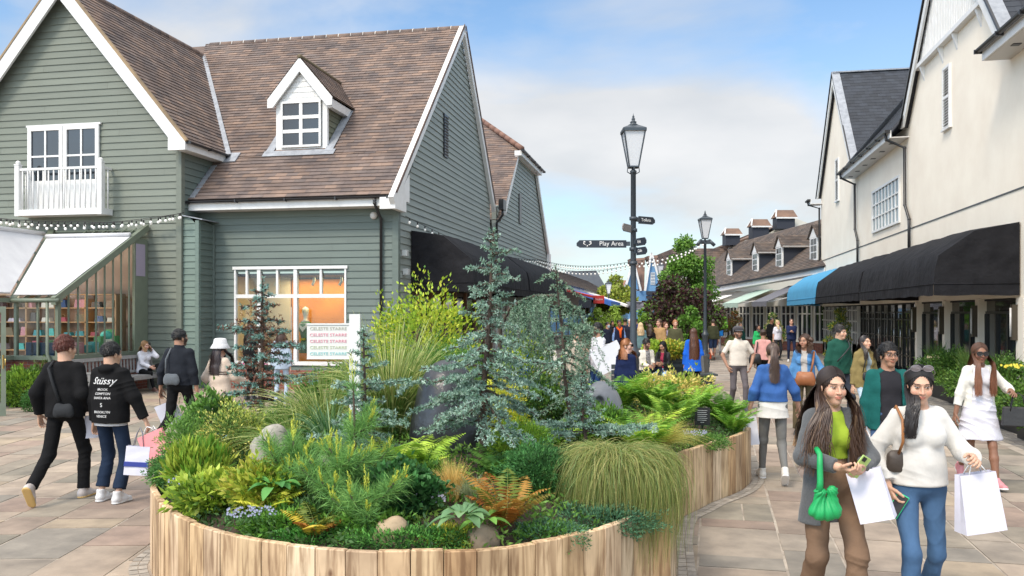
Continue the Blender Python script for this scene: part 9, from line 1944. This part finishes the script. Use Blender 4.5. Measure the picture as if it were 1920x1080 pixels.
FAR = [
 ('person in a dark navy top and face mask, half hidden behind the big white bag', 1139, 33, 1.66, 40, 'm', 'light', ('short', (.009,.009,.010)), (.02,.025,.045), (.02,.02,.03), {'mask': (.35,.5,.6)}),
 ('person in a navy puffer jacket seen from behind, right of the orange scarf', 1172, 35, 1.80, 170, 'm', 'tan', ('short', (.012,.01,.01)), (.012,.018,.04), (.02,.03,.05), {}),
 ('grey haired person in a dark gilet just left of the main lamp post', 1181, 34, 1.78, -10, 'm', 'pale', ('short', (.55,.53,.50)), (.02,.022,.04), (.30,.26,.22), {}),
 ('person with long blonde hair in a faded green denim jacket seen from behind', 1201, 27.5, 1.70, 175, 'f', 'light', ('long', (.58,.42,.24), {'len': .30}), (.12,.20,.21), (.30,.30,.30), {}),
 ('person with dark wavy hair in a black leather jacket', 1219, 28.0, 1.64, 150, 'f', 'light', ('long', (.05,.03,.02), {'len': .28}), (.009,.009,.010), (.40,.30,.22), {}),
 ('person in a tan sheepskin jacket talking in the group', 1236, 28.0, 1.82, -40, 'm', 'light', ('short', (.10,.06,.04)), (.42,.26,.12), (.03,.03,.035), {}),
 ('person in a lilac floral dress between the tan jacket and the olive jacket', 1248, 29.0, 1.70, 15, 'f', 'pale', ('long', (.16,.07,.04), {'len': .28}), (.55,.48,.62), (.55,.48,.62), {'skirt': 1}),
 ('red haired person in an olive green shirt jacket', 1266, 27.5, 1.80, -5, 'm', 'pale', ('short', (.35,.15,.06)), (.085,.085,.045), (.05,.05,.04), {'beard': (.30,.14,.07)}),
 ('person in a dark olive hoodie and navy shorts walking away', 1337, 36.0, 1.75, 178, 'm', 'light', ('short', (.05,.035,.025)), (.05,.055,.03), (.03,.05,.11), {'shorts': 1, 'legs': 'walkR'}),
 ('person in a bright blue jacket just behind the olive hoodie', 1345, 41.0, 1.76, 175, 'm', 'tan', ('short', (.05,.035,.025)), (.02,.20,.60), (.25,.25,.27), {}),
 ('person in a dark green top by the shopfront', 1388, 37.0, 1.60, 20, 'm', 'tan', ('short', (.015,.012,.01)), (.012,.06,.05), (.03,.03,.04), {}),
 ('person in a bright green sweater by the white doors', 1421, 33.0, 1.56, 25, 'f', 'tan', ('long', (.02,.014,.012), {'len': .22}), (.03,.42,.13), (.03,.03,.03), {}),
 ('person in black standing at the door with a hand to the face', 1447, 38.0, 1.82, 20, 'm', 'brown', ('cropf', (.02,.018,.016)), (.009,.009,.010), (.009,.009,.010), {}),
 ('blonde person in a white tee and black leggings with a small black bag', 1458, 36.0, 1.70, 20, 'f', 'light', ('long', (.62,.47,.27), {'len': .28}), (.68,.67,.74), (.03,.03,.035), {'slv': .45}),
 ('person in a navy jacket and navy trousers with folded arms', 1484, 35.0, 1.78, -15, 'm', 'light', ('short', (.10,.05,.03)), (.02,.03,.085), (.018,.025,.06), {'LH': (.05, -.25, 1.2), 'RH': (-.05, -.27, 1.22), 'white_shoes': 1}),
 ('distant person in pale clothes left of the second lamp post', 1302, 39.0, 1.66, 170, 'f', 'light', ('short', (.10,.06,.04)), (.60,.52,.42), (.5,.5,.5), {}),
 ('distant person in light grey under the purple tree', 1313, 41.0, 1.74, 10, 'm', 'light', ('short', (.08,.05,.03)), (.45,.48,.54), (.06,.07,.1), {}),
 ('distant person in blue under the purple tree, right of the second lamp post', 1328, 44.0, 1.74, 175, 'm', 'tan', ('short', (.03,.02,.02)), (.04,.10,.35), (.05,.05,.06), {}),
 ('distant person in navy right behind the main lamp post', 1193, 42.0, 1.74, 175, 'm', 'light', ('short', (.05,.03,.02)), (.03,.06,.25), (.05,.05,.06), {}),
 ('distant person in black behind the masked person', 1148, 41.0, 1.64, 20, 'f', 'tan', ('long', (.02,.015,.012), {'len': .2}), (.02,.02,.022), (.02,.02,.02), {}),
 ('person in dark brown clothes in the gap behind the bearded person', 1103, 22.0, 1.72, 170, 'f', 'light', ('long', (.02,.015,.012), {'len': .25}), (.10,.06,.04), (.02,.02,.02), {}),
 ('person in a blue top behind the weeping cedar', 985, 17.0, 1.52, 60, 'f', 'tan', ('long', (.02,.015,.012), {'len': .2}), (.02,.09,.50), (.02,.02,.03), {}),
]
for (lab, px, d, h, fc, sx, sk_, hr, tc_, bc, ex) in FAR:
    bt = {'kind': 'skirt', 'c': bc, 'hem': .50} if ex.get('skirt') else {'kind': 'shorts', 'c': bc} if ex.get('shorts') else {'kind': 'trousers', 'c': bc, 'wide': .008}
    person(lab, px, d, h, face=fc, sex=sx, skin=sk_, hair=hr, top={'c': tc_, 'hem': .88, 'loose': .028, 't': .022, 'sleeve': ex.get('slv', .96)}, bottom=bt, shoes=(.6,.6,.6) if ex.get('white_shoes') else (.05,.045,.04), lod=2 if d < 34 else 3, legs=ex.get('legs', 'stepL' if int(px) % 2 else 'stand'), beard=ex.get('beard'), mask=ex.get('mask'), LH=ex.get('LH'), RH=ex.get('RH'), group='shoppers down the street')
